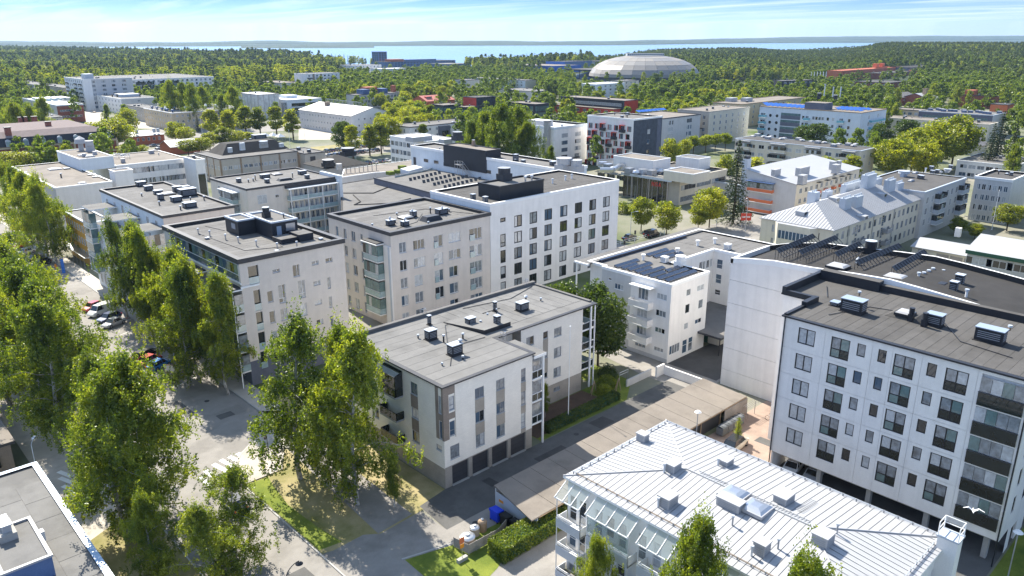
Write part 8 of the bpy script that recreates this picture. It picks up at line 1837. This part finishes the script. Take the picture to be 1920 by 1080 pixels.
# red sign, blue sign, info board
q=at(1397,428,0); t=thing('road_sign_board','red billboard with white lettering by the cross road','sign',(q.x,q.y,0),R(-43))
link(MB().box(-1.4,-.1,2.2,1.4,.1,4.2,'red_paint').mesh('board'),'board',t)
for s_ in (-1,1): link(MB().tube((s_,0,0),(s_,0,2.2),.08,'grey_metal',6).mesh('post'),'post',t)
letters(t,'HOK',-1.15,3.0,.42,-.16,r=.13); letters(t,'HOK',.12,3.0,.42,-.16,r=.13)
q=at(322,712,0); t=thing('notice_board','brown-framed notice board on a short post under the avenue birches','sign',(q.x,q.y,0),R(-45))
link(MB().box(-.9,-.06,1.1,.9,.06,2.5,'wood').box(-.8,-.09,1.35,.8,-.061,2.4,'window_white').mesh('board'),'board',t); link(MB().box(-.15,-.1,0,.15,.1,1.1,'concrete').mesh('post'),'post',t)
q=at(338,728,0); t=thing('no_parking_sign','round blue no-parking sign right of the notice board','sign',(q.x,q.y,0),R(-45)); link(MB().tube((0,0,0),(0,0,2.2),.03,'grey_metal',6).mesh('post'),'post',t); link(MB().tube((0,-.04,2.2),(0,-.06,2.2),.3,'red_paint',18).tube((0,-.061,2.2),(0,-.07,2.2),.23,'blue_paint',18).mesh('disc'),'disc',t)
q=at(120,512,0); t=thing('blue_totem','blue and grey totem stand at the avenue kerb by the ochre house','sign',(q.x,q.y,0)); link(MB().box(-.3,-.2,0,.3,.2,3.2,'blue_paint').mesh('panel'),'panel',t)
q=at(106,508,0)
t=thing('person','person in an orange jacket on the avenue pavement','person',(q.x,q.y,0.1))
def figure(t,top='orange_paint',legs='car_navy',skin_='skin'):
    mat('skin',(.5,.32,.24),rough=.6,kind='flat'); mat('hair_dark',(.04,.025,.02),rough=.8,kind='flat')
    me=bpy.data.meshes.new('body'); V_=[(0,0,.95),(0,0,1.2),(0,0,1.42),(0,0,1.53),(0,0,1.66),(.1,0,.9),(.12,.05,.5),(.13,0,.08),(.13,-.16,.04),(-.1,0,.9),(-.12,-.06,.5),(-.13,0,.08),(-.13,-.16,.04),(.19,0,1.38),(.25,.02,1.1),(.24,-.1,.88),(-.19,0,1.38),(-.25,.02,1.1),(-.24,-.1,.88)]
    E_=[(0,1),(1,2),(2,3),(3,4),(0,5),(5,6),(6,7),(7,8),(0,9),(9,10),(10,11),(11,12),(2,13),(13,14),(14,15),(2,16),(16,17),(17,18)]
    RR=[.14,.13,.13,.055,.10,.095,.07,.045,.04,.095,.07,.045,.04,.06,.045,.035,.06,.045,.035]
    me.from_pydata(V_,E_,[]); o=link(me,'body',t); md=o.modifiers.new('skin','SKIN')
    import bmesh
    bm=bmesh.new(); bm.from_mesh(me); ly=bm.verts.layers.skin.verify()
    for i,v in enumerate(bm.verts): v[ly].radius=(RR[i],RR[i]); v[ly].use_root=(i==0)
    bm.to_mesh(me); bm.free()
    o.modifiers.new('sub','SUBSURF').levels=1; me.materials.append(MATS[top]); 
    link(MB().tube((0,.01,1.62),(0,.01,1.79),.1,'hair_dark',10,r2=.05).mesh('hair'),'hair',t)
figure(t)
# waste pen, bins, recycling
t=thing('waste_pen','low board fence pen round the sunken waste containers','fence',(43.2,52.0,0))
for k,(xa,ya,xb,yb) in enumerate(((-1.2,-.8,2.8,-.9),(2.8,-.9,4.6,-.2),(-1.2,-.8,-1.5,1.3))):
    L_=math.hypot(xb-xa,yb-ya); an=math.atan2(yb-ya,xb-xa); n=max(2,int(L_/1.0))
    for i in range(n):
        for j in range(5): link(MB().box(0,-.02,0,L_/n-.04,.02,.2,'wood_grey').mesh('board'),'board',t,(xa+(xb-xa)*i/n,ya+(yb-ya)*i/n,.08+j*.225),an)
        link(MB().box(-.04,-.05,0,.05,.05,1.25,'wood_grey').mesh('post'),'post',t,(xa+(xb-xa)*i/n,ya+(yb-ya)*i/n,0),an)
for x,y,r_,h_,m_,l in ((43.0,52.6,.85,1.15,'steel','large sunken waste container with white domed lid in the pen'),(44.6,53.3,.55,1.1,'steel','smaller sunken waste container with pale lid behind the large one'),(45.7,53.3,.5,1.35,'wood','brown deep-collection bin at the back of the pen')):
    t=thing('waste_container',l,'bin',(x,y,0)); link(MB().tube((0,0,0),(0,0,h_*.8),r_*.95,'wood' if m_=='wood' else 'wood_grey',20).mesh('barrel'),'barrel',t); link(MB().tube((0,0,h_*.8),(0,0,h_*.86),r_*1.02,m_,20,r2=r_*.98).tube((0,0,h_*.86),(0,0,h_*.96),r_*.98,m_,20,r2=r_*.75).tube((0,0,h_*.96),(0,0,h_),r_*.75,m_,20,r2=r_*.35).tube((0,0,h_),(0,0,h_+.12),r_*.3,'pale_metal',12).mesh('lid'),'lid',t)
def bin_(x,y,w_,d_,h_,m_,l,ang=0,lab=None,lid=None):
    t=thing('wheeled_bin',l,'bin',(x,y,.03),R(ang)); link(MB().prism([(-w_/2+.06,-d_/2+.06),(w_/2-.06,-d_/2+.06),(w_/2-.06,d_/2-.06),(-w_/2+.06,d_/2-.06)],.15,h_,m_).box(-w_/2,-d_/2,h_-.12,w_/2,d_/2,h_,m_).mesh('body'),'body',t)
    link(MB().prism([(-w_/2-.02,-d_/2-.02),(w_/2+.02,-d_/2-.02),(w_/2+.02,d_/2+.02),(-w_/2-.02,d_/2+.02)],h_+.003,(h_+.08,h_+.08,h_+.2,h_+.2),lid or m_).mesh('lid'),'lid',t)
    for sx in(-1,1):
        for sy in (-1,1): link(MB().tube((-.04,0,0),(.04,0,0),.09,'tyre',10).mesh('wheel'),'wheel',t,(sx*(w_/2-.12),sy*(d_/2-.1),.09))
    if lab: link(MB().box(-w_*.2,-d_/2+.02,h_*.4,w_*.2,-d_/2+.055,h_*.75,lab).mesh('sticker'),'sticker',t)
bin_(48.0,53.6,1.3,1.0,1.25,'blue_plastic','bright blue wheeled paper bin at the carport gable',90,'window_white'); bin_(48.2,52.3,1.2,.9,1.1,'black_plastic','black wheeled bin with yellow stickers beside the blue one',90,'yellow_paint'); bin_(48.4,51.1,.9,.8,.95,'black_plastic','smaller black bin farther along the carport gable',90); bin_(48.6,50.1,.8,.7,.9,'black_plastic','last and smallest black bin by the carport gable',90)
mat('bin_grey',(.16,.17,.18),rough=.35,kind='flat',spec=.5)
for k,l in enumerate(('grey recycling bin with curved lid, first from the white car','grey recycling bin with curved lid, second from the white car','grey recycling bin with curved lid, third from the white car','grey recycling bin with curved lid nearest the lamp')):
    x=82.4+k*1.35; y=47.2; t=thing('recycling_bin',l,'bin',(x,y,.03)); link(MB().box(-.62,-.5,.12,.62,.5,1.1,'bin_grey').mesh('body'),'body',t)
    mb=MB(); n=6; pr=None
    for i in range(n+1):
        a=math.pi*i/n; c=(-.55*math.cos(a),1.1+.28*math.sin(a)); 
        if pr: mb.quad((-.64,pr[0],pr[1]),(.64,pr[0],pr[1]),(.64,c[0],c[1]),(-.64,c[0],c[1]),'bin_grey')
        pr=c
    link(mb.mesh('lid'),'lid',t)
    for sx in(-1,1): link(MB().box(-.03,-.56,1.1,.03,.56,1.13,'black_plastic').mesh('strap'),'strap',t,(sx*.4,0,.26))
# construction style sign on concrete foot
t=thing('temporary_sign','orange and red temporary sign on a post with concrete foot by the pen','sign',(40.9,50.9,0)); link(MB().tube((0,0,0),(0,0,2.9),.03,'steel',6).mesh('post'),'post',t)
link(MB().box(-.3,-.03,2.1,.3,.0,2.75,'orange_red').mesh('panel'),'panel',t); link(MB().box(-.25,-.04,1.55,.25,-.01,2.0,'orange_paint').mesh('panel'),'panel',t); link(MB().box(-.6,-.2,0,.6,.2,.4,'concrete').mesh('foot'),'foot',t)
# bicycles
BK=MB()
def bicycle(x,y,ang,col,label):
    t=thing('bicycle',label,'bicycle',(x,y,.03),R(ang)); c='car_'+col
    for sx in(-.52,.52):
        mb=MB(); n=14
        for k in range(n):
            a,b2=2*math.pi*k/n,2*math.pi*(k+1)/n; mb.tube((.33*math.cos(a),0,.33*math.sin(a)),(.33*math.cos(b2),0,.33*math.sin(b2)),.022,'tyre',4,cap=False)
        for k in range(4): a=math.pi*k/4; mb.tube((.32*math.cos(a),0,.32*math.sin(a)),(-.32*math.cos(a),0,-.32*math.sin(a)),.004,'steel',3)
        link(mb.mesh('wheel'),'wheel',t,(sx,0,.34))
    mb=MB(); s,hd,bb,rr,fr=(-.15,0,.88),(.34,0,.9),(-.05,0,.34),(-.52,0,.34),(.52,0,.34)
    for p,q in ((s,bb),(bb,hd),(s,hd),(s,rr),(bb,rr),(hd,fr)): mb.tube(p,q,.02,c,5)
    link(mb.mesh('frame'),'frame',t); link(MB().box(-.3,-.07,.92,-.04,.07,.98,'black_plastic').mesh('saddle'),'saddle',t,(0,0,0)); link(MB().tube((.3,-.26,1.02),(.3,.26,1.02),.015,'black_plastic',5).tube((.34,0,.88),(.3,0,1.02),.015,'black_plastic',5).mesh('handlebar'),'handlebar',t)
bicycle(90.5,44.6,100,'white','pale bicycle in the rack against the blank wall, leftmost'); bicycle(91.2,42.9,95,'red','red bicycle against the blank wall'); bicycle(88.0,40.4,80,'silver','silver bicycle by the panel block corner'); bicycle(86.6,39.9,75,'white','white bicycle next to the silver one at the block corner'); bicycle(90.3,41.2,120,'grey','grey bicycle lying low between the red and silver ones')
t=thing('bicycle_rack','tubular steel drying frame by the red paving behind the bins','rack',(88.6,47.3,.03))
for k in range(2): link(MB().tube((0,0,0),(0,0,1.9),.05,'steel',6).mesh('post'),'post',t,(k*2.2,0,0))
for k in range(4): link(MB().tube((-.3,-.4+k*.27,1.85),(2.5,-.4+k*.27,1.85),.025,'steel',5).mesh('rail'),'rail',t)
# carpet-beating frame and swing posts in the court
for x,y,l in ((82.6,64.9,'wooden three-legged frame beside the yellow-green shrub'),(79.2,66.7,'wooden trestle post left of the yellow-green shrub')):
    t=thing('wooden_frame',l,'frame',(x,y,0)); link(MB().tube((-.6,0,0),(0,0,2.2),.06,'wood',6).tube((.6,0,0),(0,0,2.2),.06,'wood',6).tube((0,.7,0),(0,0,2.2),.06,'wood',6).mesh('leg'),'leg',t)
t=thing('carpet_rack','steel carpet rack under the dark maple','rack',(85.2,66.8,0)); link(MB().tube((0,0,0),(0,0,1.6),.04,'steel',6).tube((2,0,0),(2,0,1.6),.04,'steel',6).mesh('post'),'post',t); link(MB().tube((-.1,0,1.6),(2.1,0,1.6),.04,'steel',6).tube((-.1,0,1.2),(2.1,0,1.2),.03,'steel',6).mesh('rail'),'rail',t)
t=thing('garden_railing','dark wooden railing on the lawn behind the white birch stems','fence',(44.2,66.2,0))
for k in range(5): link(MB().box(-.04,-.04,0,.04,.04,.9,'wood').mesh('post'),'post',t,(0,k*.9,0))
for z in (.4,.8): link(MB().box(-.03,0,z,.03,3.6,z+.08,'wood').mesh('rail'),'rail',t)
# gull
q=at(1825,958,16); t=thing('gull','white gull gliding with raised wings before the dark balcony glass','bird',(q.x,q.y,q.z),R(20)); mat('feather',(.8,.8,.8),rough=.8,kind='flat')
me=bpy.data.meshes.new('body'); nn=8; vv=[];ff=[]
for i,(x,r_,z) in enumerate(((-.32,.01,.0),(-.18,.05,.0),(0,.085,0),(.15,.07,.02),(.22,.045,.05),(.27,.045,.06),(.33,.012,.05))):
    for k in range(nn): a=2*math.pi*k/nn; vv.append((x,r_*math.cos(a),z+r_*math.sin(a)))
for i in range(6):
    for k in range(nn): ff.append((i*nn+k,(i+1)*nn+k,(i+1)*nn+(k+1)%nn,i*nn+(k+1)%nn))
for s in (-1,1):
    i=len(vv); vv+=[(.12,s*.06,.04),(-.1,s*.06,.03),(-.04,s*.35,.24),(.10,s*.33,.25),(-.16,s*.72,.2),(-.2,s*.7,.19)]; ff+=[(i,i+1,i+2,i+3),(i+3,i+2,i+5,i+4)]
me.from_pydata(vv,[],ff); me.materials.append(MATS['feather']); link(me,'body',t); link(MB().box(.32,-.012,.04,.39,.012,.06,'yellow_paint').mesh('beak'),'beak',t)
# market awnings on the square
for i,(px,py) in enumerate(((498,253),(512,252),(525,254))):
    q=at(px,py,3); t=thing('market_tent',['left white peaked market tent on the square','middle white peaked market tent on the square','right white peaked market tent on the square'][i],'tent',(q.x,q.y,0))
    mb=MB()
    for k in range(4):
        a=[(-2,-2),(2,-2),(2,2),(-2,2)]; mb.tri(a[k]+(2.4,),a[(k+1)%4]+(2.4,),(0,0,4),'membrane_white')
    link(mb.mesh('canopy'),'canopy',t); 
    for x,y in ((-1.9,-1.9),(1.9,-1.9),(1.9,1.9),(-1.9,1.9)): link(MB().tube((0,0,0),(0,0,2.4),.05,'steel',5).mesh('leg'),'leg',t,(x,y,0))
# traffic lights at the crossing
for px,py,l in ((1190,458,'red-fronted kiosk post on the traffic island by the white block'),(1170,478,'traffic light on the near side of the cross road')):
    q=at(px,py,0); t=thing('traffic_light',l,'traffic light',(q.x,q.y,0)); link(MB().tube((0,0,0),(0,0,3.6),.06,'grey_metal',6).mesh('pole'),'pole',t); link(MB().box(-.18,-.15,2.6,.18,.15,3.6,'black_metal').mesh('signal_head'),'signal_head',t)
q=at(1200,450,0); t=thing('road_railing','white railing along the cross road','fence',(q.x,q.y,0),R(-4))
for k in range(12): link(MB().box(-.05,-.05,0,.05,.05,1.0,'window_white').mesh('post'),'post',t,(-9+k*1.7,0,0))
for z in (.5,.95): link(MB().box(-9,-.03,z,9.8,.03,z+.06,'window_white').mesh('rail'),'rail',t)
